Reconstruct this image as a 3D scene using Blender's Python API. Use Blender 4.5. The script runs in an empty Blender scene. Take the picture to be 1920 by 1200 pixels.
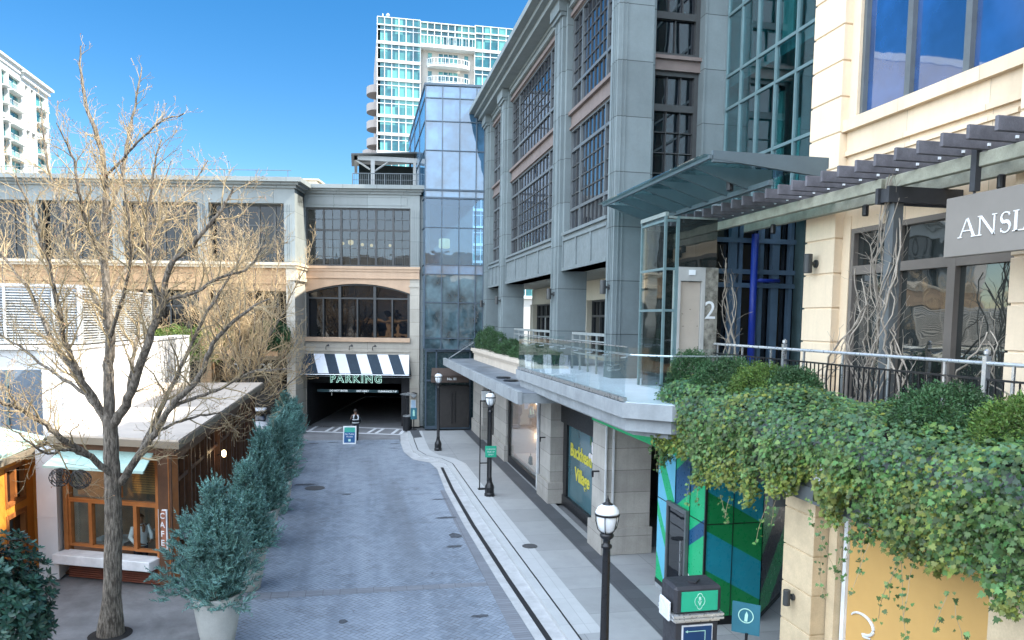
import bpy, math, random
import numpy as np
from mathutils import Vector, Matrix
R0 = math.radians
rnd = random.Random(7)
NR = np.random.RandomState(11)
scn = bpy.context.scene
COL = scn.collection

# ------------------------------------------------------------------ materials
def c3(r, g, b):
    f = lambda v: (v/255/12.92) if v/255 <= .04045 else ((v/255+.055)/1.055)**2.4
    return (f(r), f(g), f(b), 1)

def nt(name):
    m = bpy.data.materials.new(name); m.use_nodes = True
    t = m.node_tree; t.nodes.clear()
    out = t.nodes.new('ShaderNodeOutputMaterial')
    return m, t, out

def N(t, kind, **kw):
    n = t.nodes.new(kind)
    for k, v in kw.items():
        if k.startswith('i_'):
            n.inputs[k[2:].replace('_', ' ')].default_value = v
        else:
            setattr(n, k, v)
    return n

def mix(t, fac, a, b, blend='MIX'):
    n = t.nodes.new('ShaderNodeMix'); n.data_type = 'RGBA'; n.blend_type = blend
    for sock, v in ((n.inputs['Factor'], fac), (n.inputs['A'], a), (n.inputs['B'], b)) if False else ((n.inputs[0], fac), (n.inputs[6], a), (n.inputs[7], b)):
        if hasattr(v, 'is_output'): t.links.new(v, sock)
        else: sock.default_value = v
    return n.outputs[2]

def math_n(t, op, a, b=0., c=0.):
    n = t.nodes.new('ShaderNodeMath'); n.operation = op
    for i, v in enumerate((a, b, c)):
        if hasattr(v, 'is_output'): t.links.new(v, n.inputs[i])
        else: n.inputs[i].default_value = v
    return n.outputs[0]

def noise(t, scale, detail=4, rough=.6, vec=None, dist=0):
    n = N(t, 'ShaderNodeTexNoise', i_Scale=scale, i_Detail=detail, i_Roughness=rough, i_Distortion=dist)
    if vec is None:
        g = t.nodes.new('ShaderNodeNewGeometry'); vec = g.outputs['Position']
    t.links.new(vec, n.inputs['Vector'])
    return n.outputs['Fac']

def ramp(t, fac, lo, hi, a=0., b=1.):
    n = t.nodes.new('ShaderNodeMapRange')
    t.links.new(fac, n.inputs[0]); n.inputs[1].default_value = lo; n.inputs[2].default_value = hi
    n.inputs[3].default_value = a; n.inputs[4].default_value = b
    return n.outputs[0]

def scl(col, k): return (min(col[0]*k, 1), min(col[1]*k, 1), min(col[2]*k, 1), 1)

def M(name, col, rough=.6, var=.18, scale=2.5, bump=.0, bscale=40., vb=0, metal=0., ior=1.45, joints=None, fine=.0, stain=0., emit=None, island=0., trans=0., streak=0.):
    """procedural principled material: base colour with broad + fine noise, optional joints (w,h,mortar)."""
    m, t, out = nt(name)
    p = t.nodes.new('ShaderNodeBsdfPrincipled')
    t.links.new(p.outputs[0], out.inputs[0])
    p.inputs['Roughness'].default_value = rough; p.inputs['Metallic'].default_value = metal
    p.inputs['IOR'].default_value = ior
    g = t.nodes.new('ShaderNodeNewGeometry')
    f = noise(t, scale, 5)
    base = mix(t, ramp(t, f, .3, .7), scl(col, 1-var), scl(col, 1+var))
    if fine:
        f2 = noise(t, scale*14, 3, .7)
        base = mix(t, ramp(t, f2, .35, .65, 0, fine), base, scl(col, .55))
    if stain:
        f3 = noise(t, scale*.35, 6, .65, dist=.6)
        base = mix(t, ramp(t, f3, .5, .72, 0, stain), base, scl(col, .5))
    if streak:
        mp = N(t, 'ShaderNodeMapping'); t.links.new(g.outputs['Position'], mp.inputs[0]); mp.inputs['Scale'].default_value = (6, 6, .35)
        f4 = noise(t, 1.0, 4, .6, vec=mp.outputs[0])
        base = mix(t, ramp(t, f4, .5, .75, 0, streak), base, scl(col, .55))
    if island:
        base = mix(t, 1.0, base, base) if False else base
        hs = t.nodes.new('ShaderNodeHueSaturation'); t.links.new(base, hs.inputs['Color'])
        oi = t.nodes.new('ShaderNodeObjectInfo')
        mr = math_n(t, 'MULTIPLY', ramp(t, g.outputs['Random Per Island'], 0, 1, 1-island, 1+island), ramp(t, oi.outputs['Random'], 0, 1, .86, 1.16))
        t.links.new(mr, hs.inputs['Value'])
        w = t.nodes.new('ShaderNodeTexWhiteNoise'); w.noise_dimensions = '1D'; t.links.new(g.outputs['Random Per Island'], w.inputs['W'])
        mh = ramp(t, w.outputs[0], 0, 1, .5-island*.07, .5+island*.05)
        t.links.new(mh, hs.inputs['Hue'])
        base = hs.outputs[0]
    hgt = None
    if joints:
        jw, jh, jm = joints
        sx = N(t, 'ShaderNodeSeparateXYZ'); t.links.new(g.outputs['Position'], sx.inputs[0])
        u = math_n(t, 'ADD', sx.outputs[0], sx.outputs[1])
        cv = N(t, 'ShaderNodeCombineXYZ'); t.links.new(u, cv.inputs[0]); t.links.new(sx.outputs[2], cv.inputs[1])
        br = N(t, 'ShaderNodeTexBrick', offset=.0 if jw > .8 else .5)
        br.inputs['Scale'].default_value = 1; br.inputs['Mortar Size'].default_value = jm
        br.inputs['Brick Width'].default_value = jw; br.inputs['Row Height'].default_value = jh
        br.inputs['Color1'].default_value = (.88, .88, .88, 1); br.inputs['Color2'].default_value = (1.1, 1.1, 1.1, 1); br.inputs['Mortar'].default_value = (.3, .3, .3, 1)
        t.links.new(cv.outputs[0], br.inputs['Vector'])
        base = mix(t, 1.0, base, br.outputs['Color'], 'MULTIPLY')
    t.links.new(base, p.inputs['Base Color'])
    if bump:
        b = t.nodes.new('ShaderNodeBump'); b.inputs['Strength'].default_value = bump; b.inputs['Distance'].default_value = .02
        if vb:
            mpb = N(t, 'ShaderNodeMapping'); t.links.new(g.outputs['Position'], mpb.inputs[0]); mpb.inputs['Scale'].default_value = (1, 1, vb)
            hb = noise(t, bscale, 5, .7, vec=mpb.outputs[0], dist=.3); b.inputs['Distance'].default_value = .05
            cr_ = mix(t, ramp(t, hb, .42, .6), scl(col, .35), (1, 1, 1, 1)); base = mix(t, .8, base, cr_, 'MULTIPLY'); t.links.new(base, p.inputs['Base Color'])
        t.links.new(hb if vb else noise(t, bscale, 3), b.inputs['Height']); t.links.new(b.outputs[0], p.inputs['Normal'])
    rr = ramp(t, noise(t, scale*3, 3), .3, .7, max(rough-.08, 0.02), min(rough+.1, 1))
    if rough > .15: t.links.new(rr, p.inputs['Roughness'])
    if emit:
        p.inputs['Emission Color'].default_value = emit[0]; p.inputs['Emission Strength'].default_value = emit[1]
    if trans:
        tr = t.nodes.new('ShaderNodeBsdfTranslucent'); t.links.new(base, tr.inputs[0])
        mx = t.nodes.new('ShaderNodeMixShader'); mx.inputs[0].default_value = trans
        t.links.new(p.outputs[0], mx.inputs[1]); t.links.new(tr.outputs[0], mx.inputs[2]); t.links.new(mx.outputs[0], out.inputs[0])
    return m

def glass_opaque(name, col, ior=1.7, rough=.02, wob=.02, var=.3, blinds=0., cell=(.735, .3125)):
    m, t, out = nt(name)
    p = t.nodes.new('ShaderNodeBsdfPrincipled'); t.links.new(p.outputs[0], out.inputs[0])
    p.inputs['IOR'].default_value = ior; p.inputs['Roughness'].default_value = rough
    base = mix(t, ramp(t, noise(t, .9, 3), .35, .65), scl(col, 1-var), scl(col, 1+var))
    if blinds:
        g = t.nodes.new('ShaderNodeNewGeometry')
        sx = N(t, 'ShaderNodeSeparateXYZ'); t.links.new(g.outputs['Position'], sx.inputs[0])
        cv = N(t, 'ShaderNodeCombineXYZ')
        t.links.new(math_n(t, 'FLOOR', math_n(t, 'MULTIPLY', math_n(t, 'ADD', sx.outputs[0], sx.outputs[1]), cell[0])), cv.inputs[0])
        t.links.new(math_n(t, 'FLOOR', math_n(t, 'MULTIPLY', sx.outputs[2], cell[1])), cv.inputs[1])
        w = t.nodes.new('ShaderNodeTexWhiteNoise'); t.links.new(cv.outputs[0], w.inputs['Vector'])
        base = mix(t, ramp(t, w.outputs[0], .45, .75, 0, blinds), base, (.12, .36, .31, 1))
    t.links.new(base, p.inputs['Base Color'])
    b = t.nodes.new('ShaderNodeBump'); b.inputs['Strength'].default_value = wob; b.inputs['Distance'].default_value = .3
    t.links.new(noise(t, .8, 2), b.inputs['Height']); t.links.new(b.outputs[0], p.inputs['Normal'])
    return m

def glass_clear(name, tint=(.9, .95, .94, 1), ior=1.5, refl=1.0):
    m, t, out = nt(name)
    tr = t.nodes.new('ShaderNodeBsdfTransparent'); tr.inputs[0].default_value = tint
    gl = t.nodes.new('ShaderNodeBsdfGlossy'); gl.inputs['Roughness'].default_value = .01; gl.inputs[0].default_value = (.95, .98, 1, 1)
    lw = t.nodes.new('ShaderNodeLayerWeight'); lw.inputs[0].default_value = .5
    f0 = ((ior-1)/(ior+1))**2
    fr = math_n(t, 'ADD', math_n(t, 'MULTIPLY', math_n(t, 'POWER', lw.outputs['Facing'], 4.5), 1-f0), f0)
    b = t.nodes.new('ShaderNodeBump'); b.inputs['Strength'].default_value = .02; b.inputs['Distance'].default_value = .3
    t.links.new(noise(t, .8, 2), b.inputs['Height']); t.links.new(b.outputs[0], gl.inputs['Normal'])
    mx = t.nodes.new('ShaderNodeMixShader')
    f = math_n(t, 'MINIMUM', math_n(t, 'MULTIPLY', fr, refl), 1.)
    t.links.new(f, mx.inputs[0]); t.links.new(tr.outputs[0], mx.inputs[1]); t.links.new(gl.outputs[0], mx.inputs[2])
    t.links.new(mx.outputs[0], out.inputs[0])
    return m

# ------------------------------------------------------------------ mesh builder
class Frame:
    """facade frame: u horizontal, n outward, z up."""
    def __init__(s, o, u, n):
        s.o = Vector(o); s.u = Vector(u).normalized(); s.n = Vector(n).normalized()
    def p(s, u, z, n): return s.o + s.u*u + Vector((0, 0, z)) + s.n*n
FW = Frame((0, 0, 0), (1, 0, 0), (0, 1, 0))

class MB:
    def __init__(s): s.v = []; s.f = []; s.mi = []
    def add(s, vs, fs, mi=0):
        o = len(s.v); s.v += [tuple(v) for v in vs]
        for f in fs: s.f.append(tuple(o+i for i in f)); s.mi.append(mi)
        return s
    def box(s, x0, x1, y0, y1, z0, z1, mi=0):
        vs = [(x, y, z) for x in (x0, x1) for y in (y0, y1) for z in (z0, z1)]
        return s.add(vs, [(0, 1, 3, 2), (4, 6, 7, 5), (0, 4, 5, 1), (2, 3, 7, 6), (0, 2, 6, 4), (1, 5, 7, 3)], mi)
    def fb(s, F, u0, u1, z0, z1, n0, n1, mi=0):
        vs = [F.p(u, z, n) for u in (u0, u1) for n in (n0, n1) for z in (z0, z1)]
        return s.add(vs, [(0, 1, 3, 2), (4, 6, 7, 5), (0, 4, 5, 1), (2, 3, 7, 6), (0, 2, 6, 4), (1, 5, 7, 3)], mi)
    def prism(s, F, uz, n0, n1, mi=0):
        """polygon in facade plane extruded along n."""
        k = len(uz)
        vs = [F.p(u, z, n0) for u, z in uz] + [F.p(u, z, n1) for u, z in uz]
        fs = [tuple(range(k)), tuple(range(2*k-1, k-1, -1))] + [(i, (i+1) % k, k+(i+1) % k, k+i) for i in range(k)]
        return s.add(vs, fs, mi)
    def slab(s, xy, z0, z1, mi=0):
        k = len(xy)
        vs = [(x, y, z0) for x, y in xy] + [(x, y, z1) for x, y in xy]
        fs = [tuple(range(k)), tuple(range(2*k-1, k-1, -1))] + [(i, (i+1) % k, k+(i+1) % k, k+i) for i in range(k)]
        return s.add(vs, fs, mi)
    def sheet(s, xy, z, mi=0):
        return s.add([(x, y, z) for x, y in xy], [tuple(range(len(xy)))], mi)
    def tube(s, pts, rad, sides=8, mi=0, cap=True):
        pts = [Vector(p) for p in pts]
        if not hasattr(rad, '__len__'): rad = [rad]*len(pts)
        vs = []; fs = []
        ref = Vector((0, 0, 1))
        for i, p in enumerate(pts):
            d = (pts[min(i+1, len(pts)-1)] - pts[max(i-1, 0)]).normalized()
            a = d.cross(ref)
            if a.length < .05: a = d.cross(Vector((1, 0, 0)))
            a.normalize(); b = d.cross(a).normalized()
            for k in range(sides):
                t = 2*math.pi*k/sides
                vs.append(p + (a*math.cos(t)+b*math.sin(t))*rad[i])
        for i in range(len(pts)-1):
            for k in range(sides):
                fs.append((i*sides+k, i*sides+(k+1) % sides, (i+1)*sides+(k+1) % sides, (i+1)*sides+k))
        if cap:
            fs.append(tuple(range(sides-1, -1, -1))); fs.append(tuple((len(pts)-1)*sides+k for k in range(sides)))
        return s.add(vs, fs, mi)
    def lathe(s, prof, c=(0, 0, 0), sides=20, mi=0):
        vs = []; fs = []
        for r, z in prof:
            for k in range(sides):
                t = 2*math.pi*k/sides
                vs.append((c[0]+r*math.cos(t), c[1]+r*math.sin(t), c[2]+z))
        for i in range(len(prof)-1):
            for k in range(sides):
                fs.append((i*sides+k, i*sides+(k+1) % sides, (i+1)*sides+(k+1) % sides, (i+1)*sides+k))
        fs.append(tuple(range(sides-1, -1, -1))); fs.append(tuple((len(prof)-1)*sides+k for k in range(sides)))
        return s.add(vs, fs, mi)
    def build(s, name, mats, parent=None, smooth=False, bevel=0., recalc=True, rel=None, shift=None):
        me = bpy.data.meshes.new(name)
        me.from_pydata(s.v, [], s.f)
        if not isinstance(mats, (list, tuple)): mats = [mats]
        for m in mats: me.materials.append(m)
        if any(s.mi): me.polygons.foreach_set('material_index', s.mi)
        if recalc:
            import bmesh
            bm = bmesh.new(); bm.from_mesh(me)
            bmesh.ops.recalc_face_normals(bm, faces=bm.faces)
            if bevel:
                es = [e for e in bm.edges if len(e.link_faces) == 2 and e.calc_face_angle(0) > .7]
                try: bmesh.ops.bevel(bm, geom=es, offset=bevel, segments=1, affect='EDGES', clamp_overlap=True)
                except Exception: pass
            bm.to_mesh(me); bm.free()
        if smooth: me.polygons.foreach_set('use_smooth', [True]*len(me.polygons))
        o = bpy.data.objects.new(name, me); COL.objects.link(o)
        if parent is not None:
            o.parent = parent
            # keep world placement of vertices whatever the ancestors' placement is
            o.matrix_parent_inverse = world_of(parent).inverted()
        return o

def world_of(o):
    m = o.matrix_basis.copy()
    if o.parent is not None: m = world_of(o.parent) @ o.matrix_parent_inverse @ m
    return m

def tag(o, label=None, cat=None, group=None, kind=None):
    if label: o['label'] = label
    if cat: o['category'] = cat
    if group: o['group'] = group
    if kind: o['kind'] = kind
    return o

def thing(name, label, cat, loc=(0, 0, 0), rz=0., group=None):
    o = bpy.data.objects.new(name, None); COL.objects.link(o)
    o.empty_display_size = .2; o.location = loc; o.rotation_euler = (0, 0, rz)
    return tag(o, label, cat, group)

def copy_tree(o, parent=None):
    c = o.copy(); COL.objects.link(c)
    if parent is not None: c.parent = parent; c.matrix_parent_inverse = o.matrix_parent_inverse.copy()
    for ch in list(o.children):
        copy_tree(ch, c)
    return c

_txt = 0
def text_mesh(body, size, F, u, z, n, extrude=.01, bold=0., align='CENTER', spacing=1.0):
    cu = bpy.data.curves.new('t', 'FONT'); cu.body = body; cu.size = size; cu.extrude = extrude; cu.offset = bold
    cu.align_x = align; cu.align_y = 'CENTER'; cu.space_character = spacing; cu.resolution_u = 3
    ob = bpy.data.objects.new('t', cu); COL.objects.link(ob)
    bpy.context.view_layer.update()
    dg = bpy.context.evaluated_depsgraph_get()
    me = bpy.data.meshes.new_from_object(ob.evaluated_get(dg))
    vs = [F.p(u+v.co.x, z+v.co.y, n+v.co.z) for v in me.vertices]
    fs = [tuple(p.vertices) for p in me.polygons]
    bpy.data.objects.remove(ob); bpy.data.curves.remove(cu); bpy.data.meshes.remove(me)
    return vs, fs

def text(body, size, F, u, z, n, mat, parent, name='lettering', **kw):
    vs, fs = text_mesh(body, size, F, u, z, n, **kw)
    return MB().add(vs, fs).build(name, mat, parent, recalc=False)

def window(F, u0, u1, z0, z1, n, parent, fm, gm, ub=(), zb=(), cells=(), fw=.07, bar=.05, munt=.025, proud=.05, name='window', gback=.05, mm=None):
    """window = frame mesh with bars and muntins; pane = glass sheet as its child.
    ub / zb: thick bar positions; cells: (ua,ub,za,zb,cols,rows) muntin grids."""
    mb = MB()
    mb.fb(F, u0, u0+fw, z0, z1, n-.04, n+proud); mb.fb(F, u1-fw, u1, z0, z1, n-.04, n+proud)
    mb.fb(F, u0+fw, u1-fw, z0, z0+fw, n-.04, n+proud); mb.fb(F, u0+fw, u1-fw, z1-fw, z1, n-.04, n+proud)
    us = sorted(ub)
    for x in us: mb.fb(F, x-bar, x+bar, z0+fw, z1-fw, n-.04, n+proud-.004)
    ed = [u0+fw] + [v for x in us for v in (x-bar, x+bar)] + [u1-fw]
    for zz in zb:
        for i in range(0, len(ed), 2): mb.fb(F, ed[i], ed[i+1], zz-bar, zz+bar, n-.04, n+proud-.008)
    for (a, b, c, d, nc, nr) in cells:
        for k in range(1, nc):
            x = a+(b-a)*k/nc; mb.fb(F, x-munt/2, x+munt/2, c, d, n-.03, n+proud*.45, 1)
        for k in range(1, nr):
            y = c+(d-c)*k/nr; mb.fb(F, a, b, y-munt/2, y+munt/2, n-.03, n+proud*.45-.003, 1)
    w = mb.build(name, [fm, mm or fm], parent)
    MB().fb(F, u0+.01, u1-.01, z0+.01, z1-.01, n-gback, n-gback+.015).build('pane', gm, w)
    return w
# ------------------------------------------------------------------ palette
def paver_mat():
    m, t, out = nt('herringbone_pavers')
    p = t.nodes.new('ShaderNodeBsdfPrincipled'); t.links.new(p.outputs[0], out.inputs[0]); p.inputs['Roughness'].default_value = .62
    g = t.nodes.new('ShaderNodeNewGeometry')
    mp = N(t, 'ShaderNodeMapping'); mp.inputs['Rotation'].default_value = (0, 0, R0(45)); mp.inputs['Scale'].default_value = (9.2, 9.2, 1)
    t.links.new(g.outputs['Position'], mp.inputs[0])
    sx = N(t, 'ShaderNodeSeparateXYZ'); t.links.new(mp.outputs[0], sx.inputs[0])
    X, Y = sx.outputs[0], sx.outputs[1]
    i = math_n(t, 'FLOOR', X); j = math_n(t, 'FLOOR', Y)
    fx = math_n(t, 'SUBTRACT', X, i); fy = math_n(t, 'SUBTRACT', Y, j)
    mm = math_n(t, 'FLOORED_MODULO', math_n(t, 'ADD', math_n(t, 'SUBTRACT', i, j), .25), 4)  # .25 guards rounding
    is0 = math_n(t, 'LESS_THAN', mm, 1)
    hor = math_n(t, 'LESS_THAN', mm, 2)
    is1 = math_n(t, 'SUBTRACT', hor, is0)
    is2 = math_n(t, 'MULTIPLY', math_n(t, 'GREATER_THAN', mm, 2), math_n(t, 'LESS_THAN', mm, 3))
    ver = math_n(t, 'SUBTRACT', 1, hor)
    is3 = math_n(t, 'SUBTRACT', ver, is2)
    mt = .09
    xl = math_n(t, 'LESS_THAN', fx, mt); xr = math_n(t, 'GREATER_THAN', fx, 1-mt)
    yl = math_n(t, 'LESS_THAN', fy, mt); yr = math_n(t, 'GREATER_THAN', fy, 1-mt)
    A = math_n(t, 'MULTIPLY', hor, math_n(t, 'MAXIMUM', yl, yr))
    B = math_n(t, 'MAXIMUM', math_n(t, 'MULTIPLY', is0, xl), math_n(t, 'MULTIPLY', is1, xr))
    C = math_n(t, 'MULTIPLY', ver, math_n(t, 'MAXIMUM', xl, xr))
    D = math_n(t, 'MAXIMUM', math_n(t, 'MULTIPLY', is3, yl), math_n(t, 'MULTIPLY', is2, yr))
    line = math_n(t, 'MAXIMUM', math_n(t, 'MAXIMUM', A, B), math_n(t, 'MAXIMUM', C, D))
    bi = math_n(t, 'SUBTRACT', i, is1); bj = math_n(t, 'SUBTRACT', j, is2)
    cv = N(t, 'ShaderNodeCombineXYZ'); t.links.new(bi, cv.inputs[0]); t.links.new(bj, cv.inputs[1])
    wn = t.nodes.new('ShaderNodeTexWhiteNoise'); t.links.new(cv.outputs[0], wn.inputs['Vector'])
    col = mix(t, wn.outputs[0], (.155, .19, .235, 1), (.235, .28, .335, 1))
    # worn wheel tracks, stains and damp blotches
    big = noise(t, .22, 6, .6, dist=.8)
    col = mix(t, ramp(t, big, .35, .7), scl((1, 1, 1), .78), (1.22, 1.2, 1.16, 1)) if False else mix(t, ramp(t, big, .38, .68, 0, .55), col, (.29, .335, .39, 1))
    mpt = N(t, 'ShaderNodeMapping'); mpt.inputs['Scale'].default_value = (.75, .06, 1); t.links.new(g.outputs['Position'], mpt.inputs[0])
    trk = noise(t, 1.0, 4, .6, vec=mpt.outputs[0], dist=.3)
    col = mix(t, ramp(t, trk, .45, .62, 0, .5), col, (.33, .38, .44, 1))
    col = mix(t, ramp(t, trk, .48, .34, 0, .4), col, (.11, .12, .135, 1))
    st = noise(t, 1.1, 6, .7, dist=.4)
    col = mix(t, ramp(t, st, .54, .70, 0, .5), col, (.11, .12, .135, 1))
    sp = noise(t, 4.5, 2, .5)
    col = mix(t, ramp(t, sp, .72, .76, 0, .7), col, (.05, .055, .06, 1))
    lf = math_n(t, 'MULTIPLY', line, ramp(t, noise(t, 2.2, 3), .35, .65, .35, .95))
    col = mix(t, lf, col, (.105, .115, .13, 1))
    t.links.new(col, p.inputs['Base Color'])
    b = t.nodes.new('ShaderNodeBump'); b.inputs['Strength'].default_value = .5; b.inputs['Distance'].default_value = .012
    hh = math_n(t, 'SUBTRACT', math_n(t, 'MULTIPLY', wn.outputs[0], .5), line)
    t.links.new(hh, b.inputs['Height']); t.links.new(b.outputs[0], p.inputs['Normal'])
    t.links.new(ramp(t, st, .3, .7, .5, .75), p.inputs['Roughness'])
    return m

PAV = paver_mat()
def grid_mat(name, col, w, h, mortar, off=0., var=.12, line=.45, stain=.3):
    m, t, out = nt(name)
    p = t.nodes.new('ShaderNodeBsdfPrincipled'); t.links.new(p.outputs[0], out.inputs[0]); p.inputs['Roughness'].default_value = .7
    g = t.nodes.new('ShaderNodeNewGeometry')
    br = N(t, 'ShaderNodeTexBrick', offset=off); t.links.new(g.outputs['Position'], br.inputs['Vector'])
    br.inputs['Scale'].default_value = 1; br.inputs['Mortar Size'].default_value = mortar
    br.inputs['Brick Width'].default_value = w; br.inputs['Row Height'].default_value = h
    br.inputs['Color1'].default_value = scl(col, 1-var); br.inputs['Color2'].default_value = scl(col, 1+var); br.inputs['Mortar'].default_value = scl(col, line)
    c = mix(t, ramp(t, noise(t, 2.5, 5), .3, .7, 0, .35), br.outputs['Color'], scl(col, .72))
    c = mix(t, ramp(t, noise(t, .7, 6, .65, dist=.7), .52, .72, 0, stain), c, scl(col, .5))
    c = mix(t, ramp(t, noise(t, 40, 2), .3, .7, 0, .2), c, scl(col, 1.3))
    t.links.new(c, p.inputs['Base Color'])
    b = t.nodes.new('ShaderNodeBump'); b.inputs['Strength'].default_value = .15; b.inputs['Distance'].default_value = .01
    t.links.new(noise(t, 50, 3), b.inputs['Height']); t.links.new(b.outputs[0], p.inputs['Normal'])
    return m

m_side = grid_mat('sidewalk_concrete', (.30, .31, .31, 1), 1.55, 1.55, .010, line=.6)
m_lite = grid_mat('kerb_stone', (.44, .455, .455, 1), 2.4, 1.5, .008, stain=.2, var=.04, line=.7)
m_gran = grid_mat('dark_granite_band', (.075, .08, .088, 1), .9, .6, .006, stain=.1)
m_gut = M('gutter_concrete', (.46, .47, .47, 1), .75, .15, 3, .1, fine=.2, stain=.35)
m_drain = M('drain_slot_iron', (.02, .02, .022, 1), .6, .3, 20)
m_ground = M('ground_asphalt', (.16, .165, .17, 1), .85, .2, .6, .1, fine=.3, stain=.5)
m_plaza = M('plaza_concrete', (.20, .20, .20, 1), .7, .3, 1.1, .08, fine=.2, stain=.9)
m_soldier = grid_mat('border_pavers', (.20, .215, .24, 1), .4, .11, .008)
m_white = M('road_marking_white', (.72, .74, .76, 1), .6, .15, 8, fine=.35, stain=.3)
m_asph = M('far_asphalt', (.20, .205, .215, 1), .8, .2, 1.2, .1, fine=.3, stain=.5)

def st(o): return tag(o, kind='structure')
st(MB().sheet([(-2500, -2500), (2500, -2500), (2500, 2500), (-2500, 2500)], 0).build('ground', m_ground, recalc=False))
st(MB().sheet([(-2.5, -14), (3.61, -14), (3.61, 14.6), (3.49, 18.35), (3.38, 23.4), (3.36, 28.4), (3.49, 32.6), (3.3, 34.1), (2.6, 35), (2.3, 37), (2.3, 41.0), (-2.6, 41.2)], .006).build('street', PAV, recalc=False))
st(MB().sheet([(-2.72, 41.2), (2.3, 41.0), (2.95, 42.3), (2.98, 47), (-3.2, 48), (-9, 49), (-9, 41.2)], .005).build('road', m_asph, recalc=False))
# soldier course across the street and along its left edge
st(MB().sheet([(-2.5, 17.85), (3.5, 17.85), (3.5, 18.12), (-2.5, 18.3)], .011).build('paver_course', m_soldier, recalc=False))
st(MB().sheet([(-2.86, -14), (-2.5, -14), (-2.6, 41.2), (-2.96, 41.2)], .011).build('street_border', m_soldier, recalc=False))
st(MB().sheet([(3.3, -14), (3.6, -14), (3.6, 14.6), (3.48, 18.35), (3.37, 23.4), (3.35, 28.4), (3.15, 28.4), (3.12, 23.4), (3.2, 18.35)], .012).build('street_border', m_soldier, recalc=False))
st(MB().sheet([(-9, -14), (-2.86, -14), (-2.96, 41.2), (-9, 41.2)], .004).build('plaza', m_plaza, recalc=False))
# gutter, drain slot, kerb, sidewalk
outer = [(4.24, -14), (4.24, 10.0), (3.2, 10.2), (3.2, 12.2), (4.24, 13.3), (4.24, 14.5), (4.19, 18), (4.09, 24), (4.04, 29.2), (4.01, 33.3), (3.66, 34.6), (3.03, 35.5), (2.74, 37), (2.78, 39.9), (2.91, 43.5)]
inner = [(3.61, -14), (3.61, 14.6), (3.49, 18.35), (3.38, 23.4), (3.36, 28.4), (3.49, 32.6), (3.3, 34.1), (2.6, 35), (2.3, 37), (2.3, 41.0), (2.95, 42.3)]
def ribbon(A, B, z, name, mat):
    mb = MB()
    for i in range(len(A)-1): mb.add([(*A[i], z), (*A[i+1], z), (*B[i+1], z), (*B[i], z)], [(0, 1, 2, 3)])
    return st(mb.build(name, mat, recalc=False))
ribbon([(3.61, -14), (3.61, 10), (3.61, 10.01), (3.61, 12.3), (3.61, 13.3), (3.61, 14.6), (3.49, 18.35), (3.38, 23.4), (3.36, 28.4), (3.49, 32.6), (3.3, 34.1), (2.6, 35), (2.3, 37), (2.3, 39.9), (2.5, 43.5)],
       [(4.26, -14), (4.26, 10), (4.26, 10.01), (4.26, 12.3), (4.26, 13.3), (4.26, 14.5), (4.21, 18), (4.11, 24), (4.06, 29.2), (4.03, 33.3), (3.68, 34.6), (3.05, 35.5), (2.76, 37), (2.8, 39.9), (2.93, 43.5)], .013, 'gutter', m_gut)
for off, wd, zz in ((.22, .13, .016),):
    l = [(3.61, 13.0), (3.61, 14.6), (3.49, 18.35), (3.38, 23.4), (3.36, 28.4), (3.45, 32.9)]
    ribbon([(x+off, y) for x, y in l], [(x+off+wd, y) for x, y in l], .018, 'drain_slot', m_drain)
kerb_in = [(x+.26 if y > 13 or y < 10 else x+.26, y) for x, y in outer]
st(MB().slab(outer+kerb_in[::-1], -.1, .10).build('kerb', m_lite))
st(MB().slab(kerb_in + [(6.95, 43.5), (6.95, -14)], -.1, .094).build('sidewalk', m_side))
ribbon([(x+.012, y) for x, y in kerb_in[5:]], [(x+.58, y) for x, y in kerb_in[5:]], .098, 'sidewalk_edge_band', m_lite)
st(MB().sheet([(6.2, -14), (6.75, -14), (6.75, 43.5), (6.2, 43.5)], .104).build('granite_band', m_gran, recalc=False))
st(MB().sheet([(3.05, 40.8), (3.55, 41.05), (3.57, 43.85), (3.05, 43.7)], .106).build('tactile_strip', m_gran, recalc=False))
st(MB().slab([(6.75, 13), (12, 13), (12, 20), (6.75, 20)], -.1, .088).build('passage_floor', m_side))
ribbon([(x+.235, y) for x, y in outer], [(x+.275, y) for x, y in outer], .1045, 'kerb_joint', m_drain)
# crosswalk markings
mk = MB()
def strip(a, b, w): 
    d = (Vector(b)-Vector(a)).normalized(); q = Vector((-d.y, d.x))*w/2
    mk.sheet([tuple(Vector(a)+q), tuple(Vector(b)+q), tuple(Vector(b)-q), tuple(Vector(a)-q)], .012)
strip((-3.1, 47.0), (2.95, 44.75), .28); strip((-2.95, 44.65), (2.85, 42.55), .28)
st(mk.build('crosswalk_edge_lines', m_white, recalc=False))
mk = MB()
for a, b in (((-2.7, 44.75), (-2.35, 46.6)), ((-1.75, 44.4), (-1.35, 46.2)), ((-1.3, 44.25), (-.9, 46.05)), ((.65, 43.6), (1.15, 45.3)), ((1.1, 43.4), (1.6, 45.15)), ((2.0, 43.05), (2.45, 44.8)), ((2.45, 42.9), (2.8, 44.6)), ((-.35, 43.9), (.05, 45.7))):
    d = (Vector(b)-Vector(a)).normalized(); q = Vector((d.y, -d.x))*.1
    mk.sheet([tuple(Vector(a)+q), tuple(Vector(b)+q), tuple(Vector(b)-q), tuple(Vector(a)-q)], .018)
st(mk.build('crosswalk_bars', m_white, recalc=False))
m_iron = M('cast_iron_cover', (.07, .072, .075, 1), .5, .2, 30, .3)
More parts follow.
